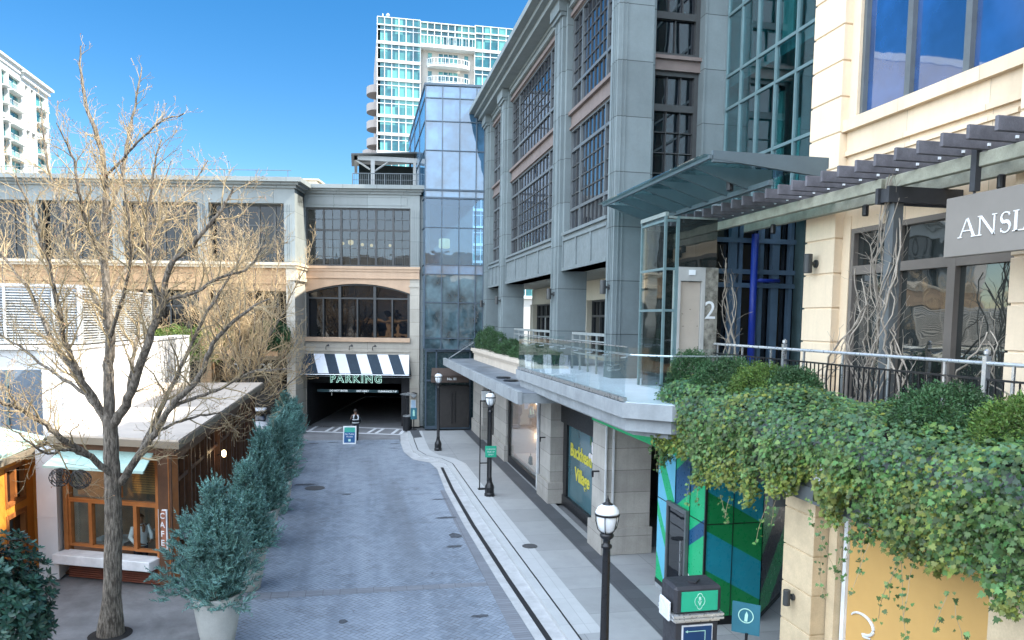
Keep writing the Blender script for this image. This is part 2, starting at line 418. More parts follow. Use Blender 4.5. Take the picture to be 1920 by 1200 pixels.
for (x, y, r, l) in ((-1.59, 29.5, .38, 'round iron cover in the paving, nearest the potted conifers'), (4.9, 20.6, .22, 'small round iron cover set in the sidewalk near the stone pier')):
    z = .02 if x < 3 else .108
    mbb = MB().lathe([(r, -.012), (r, 0), (r*.86, .004), (r*.84, 0), (.02, .0)], (x, y, z), 28)
    tag(mbb.build('manhole_cover', m_iron), l, 'manhole cover', 'iron covers in the ground')

rp = random.Random(8)
for i, (x, y, a_, b_) in enumerate(((-.37, 28.3, .22, .12), (-2.2, 40.2, .3, .1), (-1.2, 40.4, .35, .09), (2.0, 39.6, .3, .1), (1.9, 38.2, .3, .08), (2.9, 24.4, .35, .12), (2.95, 22.3, .22, .3), (2.8, 21.2, .25, .12), (-.3, 16.2, .1, .12), (2.7, 16.0, .2, .08), (3.0, 27.0, .3, .07), (-2.0, 30.2, .5, .2))):
    st(MB().sheet([(x+a_*math.cos(t_)*(.7+.5*rp.random()), y+b_*math.sin(t_)*(.7+.5*rp.random())) for t_ in [2*math.pi*q/11 for q in range(11)]], .0135).build('paving_stain', M('dark_repair_patch', (.07, .078, .09, 1), .7, .4, 9) if 'dark_repair_patch' not in bpy.data.materials else bpy.data.materials['dark_repair_patch'], recalc=False))
# ------------------------------------------------------------------ shared materials
m_grey = M('grey_green_granite', (.165, .20, .205, 1), .55, .10, 1.2, .04, joints=(6.0, 1.56, .012), fine=.12, streak=.12)
m_greyp = M('grey_green_trim', (.205, .24, .24, 1), .55, .08, 1.5, .03, fine=.1, streak=.12)
m_panel = M('grey_bronze_panel', (.155, .185, .19, 1), .5, .12, 2.5, .03, fine=.1, streak=.35)
m_brown = M('rose_brown_band', (.17, .135, .12, 1), .6, .12, 2, .03, fine=.1)
m_frame = M('dark_bronze_frame', (.055, .058, .058, 1), .42, .1, 3, metal=.2)
m_framel = M('grey_metal_frame', (.125, .14, .145, 1), .4, .1, 3, metal=.3)
m_gdark = glass_opaque('dark_window_glass', (.004, .006, .009, 1), 1.7)
m_ggrey = glass_opaque('facade_window_glass', (.008, .010, .016, 1), 2.9, wob=.03)
m_shop = M('shop_stone', (.40, .38, .34, 1), .7, .14, 1.6, .06, joints=(60, .62, .006), fine=.2, streak=.35)
m_black = M('black_metal', (.012, .013, .015, 1), .35, .2, 6)
m_dark = M('dark_interior', (.006, .007, .008, 1), .8, .2, 2)
m_soff = M('soffit_plaster', (.30, .29, .24, 1), .7, .06, 1)
m_warm = M('light_plaster_wall', (.46, .43, .34, 1), .7, .06, 1)
m_gclear = glass_clear('clear_glass')
m_grail = glass_clear('railing_glass', (.93, .97, .965, 1), 1.4, .7)
m_steel = M('stainless_steel', (.55, .57, .58, 1), .3, .05, 2, metal=.8)
m_conc = M('weathered_grey_stone', (.28, .305, .315, 1), .7, .2, 1.5, .08, fine=.15, stain=.35, streak=.2)
m_deck = M('terrace_deck_paint', (.50, .55, .60, 1), .6, .08, .8, .03, stain=.15)
m_lamp = M('opal_lamp_glass', (.72, .75, .76, 1), .25, .04, 3)

# ================================================================== GREY OFFICE BUILDING
GB = thing('grey_office_building', 'large grey-green granite building with gridded windows along the right side of the street', 'building', (7.3, 20.8, 0))
FX = Frame((0, 0, 0), (0, 1, 0), (-1, 0, 0))          # facade facing the street: u = world y, n = -x
def xf(x): return -x                                    # plane x = const  ->  n
FY = Frame((0, 0, 0), (1, 0, 0), (0, -1, 0))          # facade facing the camera: u = world x, n = -y
body = MB()
body.box(7.75, 22, 21.6, 43.4, 8.62, 18.1)
body.box(10.7, 22, 21.6, 43.4, .1, 8.61)               # set-back terrace storey and block behind the shops
body.build('wall', m_grey, GB)
rf = MB()
rf.box(6.95, 22.4, 20.5, 43.8, 18.1, 18.3); rf.box(6.72, 22.6, 20.3, 43.95, 18.3, 18.48); rf.box(6.42, 22.8, 20.0, 44.2, 18.48, 18.72)
rf.box(7.3, 22.2, 20.9, 43.3, 18.72, 19.0)
rf.build('cornice', m_greyp, GB)
pil = [(20.8, 21.45, 1.06), (26.85, 27.95, 1.1), (37.5, 38.7, 1.1), (42.5, 43.5, 1.1)]
for i, (a, b, d) in enumerate(pil):
    p = MB()
    p.box(7.3, 7.3+d, a, b, 4.95, 18.1)
    # stepped reveals and shallow flutes on the shaft
    p.box(7.42, 8.2, b, b+.22, 8.44, 17.9); p.box(7.42, 8.2, a-.22, a, 8.44, 17.9) if i else p.box(7.31, 8.3, a-.02, a, 4.96, 5.3)
    for q in (.18, .30):
        if b-a > .9: p.box(7.27, 7.3, a+q, a+q+.04, 5.3, 17.9); p.box(7.27, 7.3, b-q-.04, b-q, 5.3, 17.9)
    if not i:
        for q in (.12, .26, .40): p.box(7.27, 7.3, a+q, a+q+.035, 5.3, 18.0)
        for q in (.10, .22): p.box(7.3+q, 7.3+q+.035, a-.03, a, 5.3, 18.0)
    p.box(7.2, 7.3+d+.06, a-.06, b+.06, 17.55, 17.68); p.box(7.12, 7.3+d+.1, a-.1, b+.1, 17.68, 18.1)
    p.build('pilaster', m_grey, GB)
def grey_bay(a, b, side, ncol_c, ncol_s, four=False):
    # spandrel, sill, fascia with raised framing
    s = MB()
    s.box(7.42, 8.2, a, b, 8.43, 9.70)
    s.box(7.33, 8.2, a, b, 9.70, 9.80); s.box(7.36, 8.2, a, b, 8.43, 8.55)
    n = 4 if b-a > 6 else 3
    for k in range(n+1):
        u = a+(b-a)*k/n; s.box(7.37, 7.42, max(a, u-.07), min(b, u+.07), 8.55, 9.58)
    s.box(7.36, 7.42, a, b, 9.50, 9.60)
    s.build('fascia', m_panel, GB)
    s = MB()
    s.box(7.62, 8.0, a, b, 13.46, 14.16); s.box(7.50, 7.62, a, b, 13.98, 14.10); s.box(7.55, 7.62, a, b, 13.48, 13.56)
    s.build('spandrel_band', m_brown, GB)
    s = MB(); s.box(7.60, 8.0, a, b, 17.38, 17.72); s.box(7.52, 7.6, a, b, 17.42, 17.55)
    s.build('lintel_band', m_brown, GB)
    s = MB(); s.box(7.5, 8.0, a, b, 17.72, 18.1); s.box(7.44, 7.5, a, b, 17.98, 18.1); s.box(7.46, 7.5, a, b, 17.74, 17.80)
    s.build('frieze', m_greyp, GB)
    ub = (a+side, b-side)
    for z0, z1, zb, rows in ((9.80, 13.46, (10.62, 12.72), 4), (14.16, 17.38, (14.98,), 5)):
        cells = []
        lo = z0+.07
        segs = []
        e = [z0+.07]+[v for z in zb for v in (z-.05, z+.05)]+[z1-.07]
        for i in range(0, len(e), 2): segs.append((e[i], e[i+1]))
        for (u0, u1, nc) in ((a+.07, a+side-.05, ncol_s), (a+side+.05, b-side-.05, ncol_c), (b-side+.05, b-.07, ncol_s)):
            for (c, d) in segs:
                cells.append((u0, u1, c, d, nc, rows if d-c > 1.2 else 1))
        window(FX, a, b, z0, z1, xf(7.70), GB, m_framel, m_ggrey, ub, zb, cells, munt=.04, proud=.07, gback=.02, mm=m_frame)
grey_bay(21.67, 26.63, 1.15, 6, 2)
grey_bay(28.17, 37.28, 1.6, 10, 3)
grey_bay(38.92, 42.28, 1.1, 2, 2)
# end wall facing the camera
e = MB()
e.box(8.36, 8.5, 21.0, 21.6, 8.62, 18.1); e.box(10.0, 10.75, 20.95, 21.6, 4.96, 18.1)
e.box(10.02, 10.05, 20.92, 20.95, 5, 18); e.box(10.66, 10.69, 20.92, 20.95, 5, 18)
e.box(8.5, 10.0, 21.15, 21.6, 8.3, 9.75); e.box(8.5, 10.0, 21.08, 21.15, 9.6, 9.75)
e.build('end_wall', m_grey, GB)
e = MB(); e.box(8.5, 10.0, 21.2, 21.6, 14.0, 14.4); e.box(8.5, 10.0, 21.1, 21.2, 14.3, 14.4); e.build('spandrel_band', m_brown, GB)
window(FY, 8.5, 10.0, 9.75, 14.0, -21.4, GB, m_frame, m_gdark, (), (12.95,), [(8.6, 9.9, 9.85, 12.85, 3, 5), (8.6, 9.9, 13.05, 13.9, 3, 1)], fw=.13, bar=.1, proud=.1)
window(FY, 8.5, 10.0, 14.4, 18.0, -21.4, GB, m_frame, m_gdark, (), (15.6,), [(8.6, 9.9, 15.7, 17.9, 3, 3), (8.6, 9.9, 14.5, 15.5, 2, 1)], fw=.13, bar=.1, proud=.1)
e = MB(); e.box(8.75, 9.75, 21.1, 21.15, 8.5, 9.4); e.build('panel', m_panel, GB)
# arcade: soffit, recessed storefront, doors
a = MB(); a.box(7.5, 10.7, 20.95, 43.4, 8.45, 8.60); a.build('soffit', m_soff, GB)
a = MB(); a.box(10.2, 10.69, 21.62, 43.3, 7.55, 8.43); a.box(10.2, 10.69, 21.62, 43.3, 4.96, 5.15)
for y in (21.63, 26.9, 32.2, 37.6, 42.6): a.box(10.1, 10.69, y, y+.7, 5.15, 7.55)
a.build('storefront_wall', m_warm, GB)
for y0, y1 in ((22.33, 26.9), (27.6, 32.2), (32.9, 37.6), (38.3, 42.6)):
    w = y1-y0
    window(FX, y0, y1, 5.15, 7.55, xf(10.4), GB, m_frame, m_gdark, (y0+w*.25, y0+w*.5, y0+w*.75), (6.85,), [(y0+.07, y1-.07, 6.9, 7.48, 8, 1)], proud=.06, name='storefront_window')
window(FY, 8.7, 10.0, 5.1, 7.9, -22.6, GB, m_frame, m_gdark, (9.35,), (6.9,), [(8.8, 9.9, 6.95, 7.8, 4, 1)], fw=.12, name='storefront_window')
MB().box(8.4, 10.2, 22.62, 22.9, 4.96, 8.44).build('partition_wall', m_warm, GB)
# street-level shop front under the terrace
s = MB()
for (y0, y1) in ((39.9, 43.4), (33.5, 36.6), (25.45, 26.95)):
    s.box(6.75, 7.9, y0, y1, .1, 4.5)
s.box(6.66, 7.9, 25.38, 27.02, .1, .85); s.box(6.66, 7.9, 33.4, 36.7, .1, .85); s.box(6.66, 7.9, 39.8, 43.4, .1, .85)
s.box(6.75, 8.1, 19.5, 20.62, .1, 4.5); s.box(6.66, 8.16, 19.43, 20.69, .1, .85)
s.box(7.3, 8.5, 20.63, 25.44, 3.75, 4.5); s.box(7.0, 8.5, 26.96, 33.45, 3.6, 4.5); s.box(7.0, 8.5, 36.7, 39.85, 3.6, 4.5)
s.build('shop_piers', m_shop, GB)
MB().box(6.74, 6.78, 19.44, 19.49, .86, 4.2).box(6.95, 7.0, 19.44, 19.49, .86, 4.2).build('conduit', M('white_conduit', (.6, .62, .62, 1), .5), GB)
s = MB(); s.box(7.9, 10.7, 26.9, 43.3, .1, 4.5); s.build('shop_back_wall', m_dark, GB) if False else None
# far dark shop window
window(FX, 36.72, 39.8, .35, 3.6, xf(7.05), GB, m_black, m_gdark, (38.2,), (), fw=.1, name='shop_window')
# blue-green hoarding window
w2 = MB(); w2.box(7.18, 7.34, 20.63, 25.44, .1, .45); w2.box(7.12, 7.34, 20.63, 25.44, 3.05, 3.75); w2.box(7.22, 7.34, 25.0, 25.44, .45, 3.05); w2.box(7.22, 7.34, 20.63, 20.9, .45, 3.05)
w2 = w2.build('shop_window_frame', m_black, GB)
m_film = M('teal_window_film', (.055, .13, .15, 1), .08, .15, .7, ior=1.6)
pn = MB().box(7.3, 7.33, 20.9, 25.0, .45, 3.05).build('printed_window_film', m_film, w2)
FXt = Frame((0, 0, 0), (0, -1, 0), (-1, 0, 0))        # lettering frame for walls facing the street
m_gold = M('gold_lettering', (.62, .55, .06, 1), .5, .1, 8)
text('Buckhead', .62, FXt, -23.55, 2.16, xf(7.295), m_gold, w2, align='CENTER', bold=.012)
text('Village', .62, FXt, -23.35, 1.42, xf(7.295), m_gold, w2, align='CENTER', bold=.012)
# painted plant on the film: stem, white blossoms, pale-green vase shapes
m_bloss = M('printed_blossom', (.72, .68, .68, 1), .5, .2, 9); m_leafp = M('printed_leaf', (.05, .13, .05, 1), .5, .3, 9); m_vase = M('printed_vase', (.50, .62, .50, 1), .5, .2, 4)
rr = random.Random(4)
def ell(mb, u, z, a, b, n, rot=0., k=14, mi=0):
    mb.add([FXt.p(u+math.cos(rot)*a*math.cos(t)-math.sin(rot)*b*math.sin(t), z+math.sin(rot)*a*math.cos(t)+math.cos(rot)*b*math.sin(t), n) for t in [2*math.pi*i/k for i in range(k)]], [tuple(range(k))], mi)
mb = MB()
for i in range(60): ell(mb, -21.75+rr.gauss(0, .28), .8+rr.random()*2.1, .16, .06, xf(7.292)+.0002*i, rr.random()*3)
mb.build('printed_leaves', m_leafp, w2, recalc=False)
mb = MB()
for i, (u, z, a, b) in enumerate(((-21.75, .75, .16, .38), (-21.95, 1.25, .13, .3), (-21.65, 1.55, .08, .22))): ell(mb, u, z, a, b, xf(7.275)+.002*i)
mb.build('printed_vase', m_vase, w2, recalc=False)
mb = MB()
for i in range(16): ell(mb, -22.05+rr.gauss(0, .16), 2.3+rr.gauss(0, .22), .14, .09, xf(7.266)+.0006*i, rr.random()*3)
mb.build('printed_blossoms', m_bloss, w2, recalc=False)

# display window with mannequins
dw = MB(); dw.box(6.83, 6.95, 33.2, 33.45, .1, 3.6); dw.box(6.83, 6.95, 27.4, 27.5, .1, 3.6); dw.box(6.83, 7.0, 27.5, 33.2, .1, .42); dw.box(6.83, 7.0, 27.4, 33.45, 3.45, 3.6)
dw = dw.build('display_window', m_black, GB)
MB().box(6.72, 6.83, 27.32, 27.42, .15, 3.65).build('window_edge_trim', M('white_trim', (.7, .72, .72, 1), .5), dw)
MB().box(6.80, 6.95, 26.97, 27.31, .1, 3.6).build('side_panel', m_frame, dw)
MB().box(6.88, 6.895, 27.5, 33.2, .42, 3.45).build('pane', m_gclear, dw)
m_disp = M('display_case_wall', (.62, .52, .52, 1), .6, .05, 1)
ds = MB(); ds.box(8.4, 8.5, 27.0, 33.4, .1, 3.7); ds.box(7.0, 8.4, 33.25, 33.4, .1, 3.7); ds.box(7.0, 8.4, 27.0, 27.1, .1, 3.7); ds.box(7.0, 8.4, 27.1, 33.25, .1, .5); ds.box(7.0, 8.4, 27.1, 33.25, 3.55, 3.6)
ds.build('display_case', m_disp, dw)
m_bulb = M('warm_bulb', (1, .8, .5, 1), .5, 0, 1, emit=((1, .72, .4, 1), 9.))
for i, (x, y, z) in enumerate(((8.2, 33.1, 2.9), (8.2, 33.1, 1.3), (8.2, 31.2, 2.9), (8.2, 31.2, 1.3))):
    MB().lathe([(.02, -.1), (.1, -.05), (.11, 0), (.1, .05), (.02, .1)], (x, y, z), 12).build('globe_light', m_bulb, dw, smooth=True)
MB().box(6.96, 7.1, 27.5, 29.6, 3.32, 3.4).build('light_strip', M('lit_strip', (1, 1, 1, 1), .5, 0, 1, emit=((.9, .95, 1, 1), 2.5)), dw)
# ================================================================== GLASS STAIR TOWER
GT = thing('glass_tower', 'blue glass curtain-wall tower between the parking bay and the grey building', 'building', (5.4, 44, 0))
m_tg = glass_opaque('blue_curtain_glass', (.05, .13, .22, 1), 2.1, wob=.02, var=.35)
m_tgl = glass_opaque('lower_curtain_glass', (.08, .13, .15, 1), 2.1, wob=.05, var=.6)
m_tf = M('blue_grey_mullion', (.07, .10, .13, 1), .4, .1, 3, metal=.2)
m_tgc = glass_clear('tower_see_through_glass', (.42, .62, .78, 1), 1.75, 1.0)
TW = R0(6); FT = Frame((3.92, 44.12, 0), (math.cos(TW), -math.sin(TW), 0), (-math.sin(TW), -math.cos(TW), 0)); TL = 3.42
MB().slab([(4.0, 44.35), (7.25, 44.0), (7.25, 58), (4.0, 58)], 4.85, 9.7).slab([(4.0, 44.35), (7.25, 44.0), (7.25, 58), (4.0, 58)], 13.75, 19.95).slab([(4.0, 47.5), (7.25, 47.5), (7.25, 58), (4.0, 58)], 9.71, 13.74).build('core', M('tower_core', (.16, .2, .22, 1), .6), GT)
lv = [4.85, 5.5, 7.6, 9.25, 9.8, 11.95, 13.65, 14.1, 16.35, 18.0, 19.3, 20.0]
mb = MB()
for x in (0, .98, 1.98, 2.95, TL): mb.fb(FT, x-.03, x+.03, 4.85, 20.0, -.1, .03)
for z in lv: mb.fb(FT, 0, TL, z-.025, z+.025, -.1, .025)
for z in (13.65, 14.1): mb.fb(FT, 0, TL, z-.05, z+.05, .02, .05)
for z in lv[3:]: mb.box(3.87, 3.94, 44.25, 58, z-.025, z+.025)
for y in (48, 52, 56): mb.box(3.87, 3.94, y-.03, y+.03, 5, 19.9)
mb.fb(FT, -.06, TL+.06, 20.0, 20.12, -.3, .06); mb.box(3.86, 7.3, 44.2, 58.1, 20.0, 20.11)
mb.build('mullions', m_tf, GT)
for z0, z1 in zip(lv[:-1], lv[1:]):
    MB().fb(FT, .02, TL, z0+.03, z1-.03, -.06, -.04).build('pane', m_tgc if 9.7 < z0 < 13 else m_tg if z0 > 9 else m_tgl, GT)
MB().box(3.91, 3.93, 44.25, 58, 4.9, 19.97).build('side_glass', m_tg, GT)
# lamp-like interior fixtures seen through the glass
m_int = M('interior_warm_light', (1, .7, .3, 1), .5, 0, 1, emit=((1, .66, .28, 1), .45))
MB().lathe([(.30, 0), (.34, .05), (.33, .5), (.28, .55)], (5.15, 44.9, 10.85), 16).build('drum_lamp', m_int, GT, smooth=True)
MB().box(4.2, 4.9, 45.4, 46, 9.8, 10.7).box(4.3, 4.36, 45.2, 45.26, 9.8, 10.9).box(4.5, 4.56, 45.2, 45.26, 9.8, 10.9).build('room_furniture', bpy.data.materials['tower_core'], GT)
# ground floor of the tower: dark entrance
s = MB(); s.box(3.95, 6.9, 44.25, 46, .1, 4.85); s.build('entrance_wall', M('dark_green_panel', (.025, .05, .055, 1), .25, .2, 2), GT)
s = MB(); s.box(3.98, 4.06, 44.12, 44.25, .1, 4.8); s.box(4.6, 4.68, 44.12, 44.25, .1, 4.8); s.box(6.62, 6.7, 44.12, 44.25, .1, 4.8); s.box(4.06, 6.62, 44.12, 44.25, 4.7, 4.8); s.box(4.06, 4.6, 44.12, 44.25, 2.95, 3.03); s.box(3.97, 6.7, 44.05, 44.25, .09, .28)
s.build('entrance_frame', m_tf, GT)
d = MB(); d.box(4.74, 6.56, 44.02, 44.24, .2, 2.62); d.box(4.70, 4.76, 43.98, 44.24, .2, 2.7); d.box(6.54, 6.6, 43.98, 44.24, .2, 2.7); d.box(4.70, 6.6, 43.98, 44.24, 2.62, 2.7)
m_doorb = M('brown_black_door', (.035, .032, .03, 1), .5, .2, 4)
d = d.build('door', m_doorb, GT)
MB().box(5.54, 5.57, 43.95, 44.02, .5, 2.3).box(5.74, 5.77, 43.95, 44.02, .5, 2.3).build('handle', m_black, d)
aw = MB(); aw.add([(4.35, 44.0, 3.75), (6.35, 44.0, 3.75), (6.45, 43.2, 3.35), (4.25, 43.2, 3.35), (4.25, 43.2, 2.95), (6.45, 43.2, 2.95), (4.3, 44.0, 2.95), (6.4, 44.0, 2.95)], [(0, 1, 2, 3), (3, 2, 5, 4), (0, 3, 4, 6), (1, 7, 5, 2), (4, 5, 7, 6), (0, 6, 7, 1)])
aw = aw.build('awning', M('brown_awning_canvas', (.075, .055, .045, 1), .8, .12, 6, .1), GT)
text('No. 81', .2, FY, 5.45, 3.15, -43.19, M('white_letter', (.7, .72, .72, 1), .5), aw, name='lettering', bold=.006)
text('DOLP', .12, FY, 5.65, 2.82, -43.97, bpy.data.materials['white_letter'], GT, name='lettering') if False else None

# ================================================================== PARKING BAY + LEFT WING (rotated block)
AL = R0(11.7)
LO = Vector((-3.0, 46.6, 0)); EX = Vector((math.cos(AL), -math.sin(AL), 0)); EY = Vector((math.sin(AL), math.cos(AL), 0))
FL = Frame(LO, EX, -EY)                                 # n positive toward the camera
m_stoneg = M('warm_grey_limestone', (.42, .385, .32, 1), .7, .1, 1.3, .04, joints=(3.1, .8, .006), fine=.12, streak=.15)
m_stonep = M('pinkish_limestone', (.52, .36, .24, 1), .7, .08, 1.3, .04, fine=.1, streak=.15)
m_greyl = M('pale_grey_green_panel', (.25, .275, .265, 1), .55, .07, 1.2, .03, joints=(1.55, 1.4, .008), fine=.08, streak=.1)
PB = thing('parking_building', 'three-storey bay with an arched window above the striped parking awning', 'building', LO)
def fbx(mb, u0, u1, z0, z1, n0, n1): return mb.fb(FL, u0, u1, z0, z1, n0, n1)
W = 6.85
s = MB()
fbx(s, 0, W, 13.15, 13.95, -8, 0); fbx(s, 6.3, W, 9.7, 13.15, -8, 0)
fbx(s, 0, .06, 9.7, 13.15, -8, 0); fbx(s, .06, 6.3, 9.7, 13.15, -8, -4.2)
for k in range(4): fbx(s, 6.36+k*.13, 6.40+k*.13, 9.8, 13.1, 0, .03)
fbx(s, .2, 6.1, 13.3, 13.36, 0, .03); fbx(s, .2, 6.1, 13.78, 13.84, 0, .03); fbx(s, .2, .26, 13.36, 13.78, 0, .03); fbx(s, 6.04, 6.1, 13.36, 13.78, 0, .03)
fbx(s, W, W+.32, .1, 13.9, -8, -.25)
s.build('upper_wall', m_greyl, PB)
s = MB(); fbx(s, -.1, W+.1, 13.95, 14.1, -8, .12); fbx(s, -.25, W+.2, 14.1, 14.22, -8.2, .25); fbx(s, -.4, W+.3, 14.22, 14.45, -8.4, .42)
s.build('cornice', m_greyl, PB)
s = MB(); fbx(s, -.02, W+.05, 9.55, 9.7, -8, .16); fbx(s, -.02, W+.02, 9.4, 9.55, -8, .10); fbx(s, -.02, W, 9.05, 9.4, -8, .05); fbx(s, 0, W+.03, 8.98, 9.05, -8, .09)
s.build('belt_course', m_stonep, PB)
# arched spandrel
zc = 8.12; rise = .55; L0, L1 = .05, 6.28
arc = [(L0+(L1-L0)*k/20, zc+rise*(1-((k/10)-1)**2)) for k in range(21)]
s = MB()
poly = arc + [(W-.57+.0, 8.98), (L0, 8.98)]
for i in range(20):
    (ua, za), (ub_, zb_) = arc[i], arc[i+1]
    s.prism(FL, [(ua, za), (ub_, zb_), (ub_, 8.98), (ua, 8.98)], -.5, 0)
    s.prism(FL, [(ua, za+.0), (ub_, zb_+.0), (ub_, zb_+.09), (ua, za+.09)], .002, .035)
s.build('arch_spandrel', m_stonep, PB)
s = MB(); fbx(s, 6.28, W, .1, 8.98, -6, .0); fbx(s, 6.22, W+.02, 8.5, 8.6, 0, .05); fbx(s, 6.2, W+.04, .1, .5, 0, .05)
fbx(s, -.5, .05, .1, 8.98, -6, .0); fbx(s, .05, 6.28, 3.35, 5.35, -6, 0.0); fbx(s, .05, 6.28, 4.6, 4.68, 0, .06)
fbx(s, .05, 6.28, 5.35, 8.9, -6, -.7)
s.build('stone_wall', m_stoneg, PB)
s = MB(); fbx(s, .0, 6.3, 5.2, 5.46, .003, .14); s.build('window_sill', m_stonep, PB)
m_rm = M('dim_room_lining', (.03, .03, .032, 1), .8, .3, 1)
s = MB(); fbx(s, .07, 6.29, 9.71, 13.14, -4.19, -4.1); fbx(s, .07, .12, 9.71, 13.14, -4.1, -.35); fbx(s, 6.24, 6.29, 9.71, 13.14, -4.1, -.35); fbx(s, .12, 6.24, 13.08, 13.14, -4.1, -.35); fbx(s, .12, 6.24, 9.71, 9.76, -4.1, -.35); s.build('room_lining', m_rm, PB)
for (u, z, n_, r_) in ((2.45, 11.25, -1.4, .17), (3.0, 11.2, -2.2, .1), (3.5, 11.2, -2.6, .1), (4.6, 11.25, -3.0, .09), (1.7, 11.3, -2.6, .09)):
    q = FL.p(u, z, n_); MB().lathe([(.03, -r_), (r_*.9, -r_*.6), (r_, 0), (r_*.9, r_*.6), (.03, r_)], tuple(q), 12).build('room_lamp', m_int, PB, smooth=True)
s = MB()
for k in range(9): fbx(s, 1.25+k*.09, 1.31+k*.09, 9.8, 11.4, -.9-.03*(k % 2), -.86-.03*(k % 2))
for k in range(16): fbx(s, 4.3+k*.11, 4.36+k*.11, 9.8, 10.9, -1.3-.03*(k % 2), -1.26-.03*(k % 2))
s.build('curtains', M('grey_curtain', (.22, .25, .27, 1), .8, .2, 3), PB)
m_gbay = glass_clear('bay_window_glass', (.55, .62, .66, 1), 1.5, 1.0)
window(FL, .06, 6.3, 9.72, 13.13, -.2, PB, m_frame, m_gbay, (1.1, 2.14, 3.18, 4.22, 5.26), (11.85,), [(u, u+1.04, 11.9, 13.06, 2, 2) for u in (.06, 1.1, 2.14, 3.18, 4.22, 5.26)]+[(u, u+1.04, 9.79, 11.8, 2, 4) for u in (.06, 1.1, 2.14, 3.18, 4.22, 5.26)], munt=.03, fw=.08, bar=.06, gback=.03)
mb = MB()
for u in (.1, 2.05, 4.15, 6.2):
    zt = zc+rise*(1-(((u-L0)/(L1-L0)*2)-1)**2); fbx(mb, u-.08, u+.08, 5.46, zt, -.3, -.12)
for u in (1.05, 3.1, 5.2):
    fbx(mb, u-.045, u+.045, 5.46, 7.75, -.29, -.14)
for a, b in ((.18, 1.97), (2.13, 4.07), (4.23, 6.12)): fbx(mb, a, b, 7.75, 7.85, -.295, -.13)
fbx(mb, .06, 6.27, 5.38, 5.46, -.3, -.1)
for i in range(20): mb.prism(FL, [(arc[i][0], arc[i][1]-.09), (arc[i+1][0], arc[i+1][1]-.09), (arc[i+1][0], arc[i+1][1]-.003), (arc[i][0], arc[i][1]-.003)], -.3, -.12)
aw_ = mb.build('arched_window', m_frame, PB)
MB().fb(FL, .06, 6.27, 5.4, 8.9, -.36, -.33).build('pane', m_gdark, aw_)
# awning with blue-black and white stripes
m_aw = [M('awning_navy', (.022, .04, .06, 1), .75, .1, 5, .05), M('awning_white', (.72, .75, .8, 1), .75, .05, 5, .05)]
s = MB(); n = 10
top = [(-.15+6.4*k/n) for k in range(n+1)]
for k in range(n):
    a, b = top[k], top[k+1]
    sk = .55
    s.add([FL.p(a, 4.45, .05), FL.p(b, 4.45, .05), FL.p(min(b+sk, 6.4), 3.35, 1.15), FL.p(min(a+sk, 6.4), 3.35, 1.15)], [(0, 1, 2, 3)], k % 2)
s.add([FL.p(-.15, 4.45, .05), FL.p(.4, 3.35, 1.15), FL.p(-.4, 3.25, 1.15), FL.p(-.5, 3.8, .05)], [(0, 1, 2, 3)], 0)
s.add([FL.p(6.25, 4.45, .05), FL.p(6.4, 3.35, 1.15), FL.p(6.4, 3.15, .05)], [(0, 1, 2)], 0)
aw = s.build('awning', m_aw, PB, recalc=False)
s = MB(); s.tube([FL.p(-.4, 3.27, 1.15), FL.p(6.4, 3.3, 1.15)], .03, 6); s.tube([FL.p(-.4, 3.1, .05), FL.p(6.4, 3.1, .05)], .03, 6)
for k in range(9): s.tube([FL.p(.3+k*.72, 4.35, .1), FL.p(.5+k*.72, 3.32, 1.12)], .012, 4)
s.build('awning_frame', m_steel, aw)
# goose-neck lights over the awning
for i, u in enumerate((1.25, 2.65, 4.05)):
    s = MB().tube([FL.p(u, 4.72, .0), FL.p(u, 4.72, .12), FL.p(u+.05, 4.92, .25), FL.p(u+.22, 5.0, .45)], .02, 6)
    t_ = thing('gooseneck_light', ['left', 'middle', 'right'][i]+' one of three black goose-neck lamps above the striped awning', 'wall lamp', FL.p(u, 4.72, 0), group='goose-neck lamps over the awning')
    s.build('arm', m_black, t_)
    MB().lathe([(.03, .08), (.05, .02), (.09, -.06)], tuple(FL.p(u+.24, 4.98, .48)), 10).build('lamp_head', m_black, t_)
# garage mouth
s = MB(); fbx(s, .05, 6.28, .02, 3.35, -18, -17.8); fbx(s, .05, .1, .02, 3.35, -17.8, -.05); fbx(s, 5.78, 6.28, .1, 3.35, -17.8, -.05); fbx(s, .1, 5.78, 3.2, 3.35, -17.8, -.05)
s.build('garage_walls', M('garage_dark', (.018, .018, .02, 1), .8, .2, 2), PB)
s = MB()
for k in range(3): fbx(s, .1, 5.78, 2.55, 3.2, -4-4*k, -3.8-4*k)
s.build('garage_beams', M('garage_beam', (.02, .022, .026, 1), .8, .2, 2), PB)
MB().fb(FL, .1, 5.78, .006, .012, -17.8, 0).build('garage_floor', m_asph, PB, recalc=False)
m_neon = M('mint_lit_letters', (.4, .9, .75, 1), .4, 0, 1, emit=((.42, .9, .74, 1), .3))
m_neonw = M('white_lit_outline', (.8, .95, .9, 1), .4, 0, 1, emit=((.5, .95, .8, 1), .4))
MB().fb(FL, .1, 5.9, 2.68, 3.12, -.32, -.26).build('sign_board', m_dark, PB)
text('PARKING', .62, FL, 3.05, 2.93, .06, m_neonw, PB, name='parking_lettering', bold=.022, spacing=1.28, extrude=.02)
text('PARKING', .62, FL, 3.05, 2.93, .085, bpy.data.materials['awning_navy'], PB, name='parking_lettering', bold=.002, spacing=1.28, extrude=.012)
MB().fb(FL, .7, 5.6, 2.14, 2.3, .0, .03).build('clearance_bar', M('clearance_bar_dark', (.02, .06, .07, 1), .5), PB)
m_wl = M('white_sign_letters', (.8, .85, .85, 1), .5, 0, 1, emit=((.8, .9, .9, 1), .1))
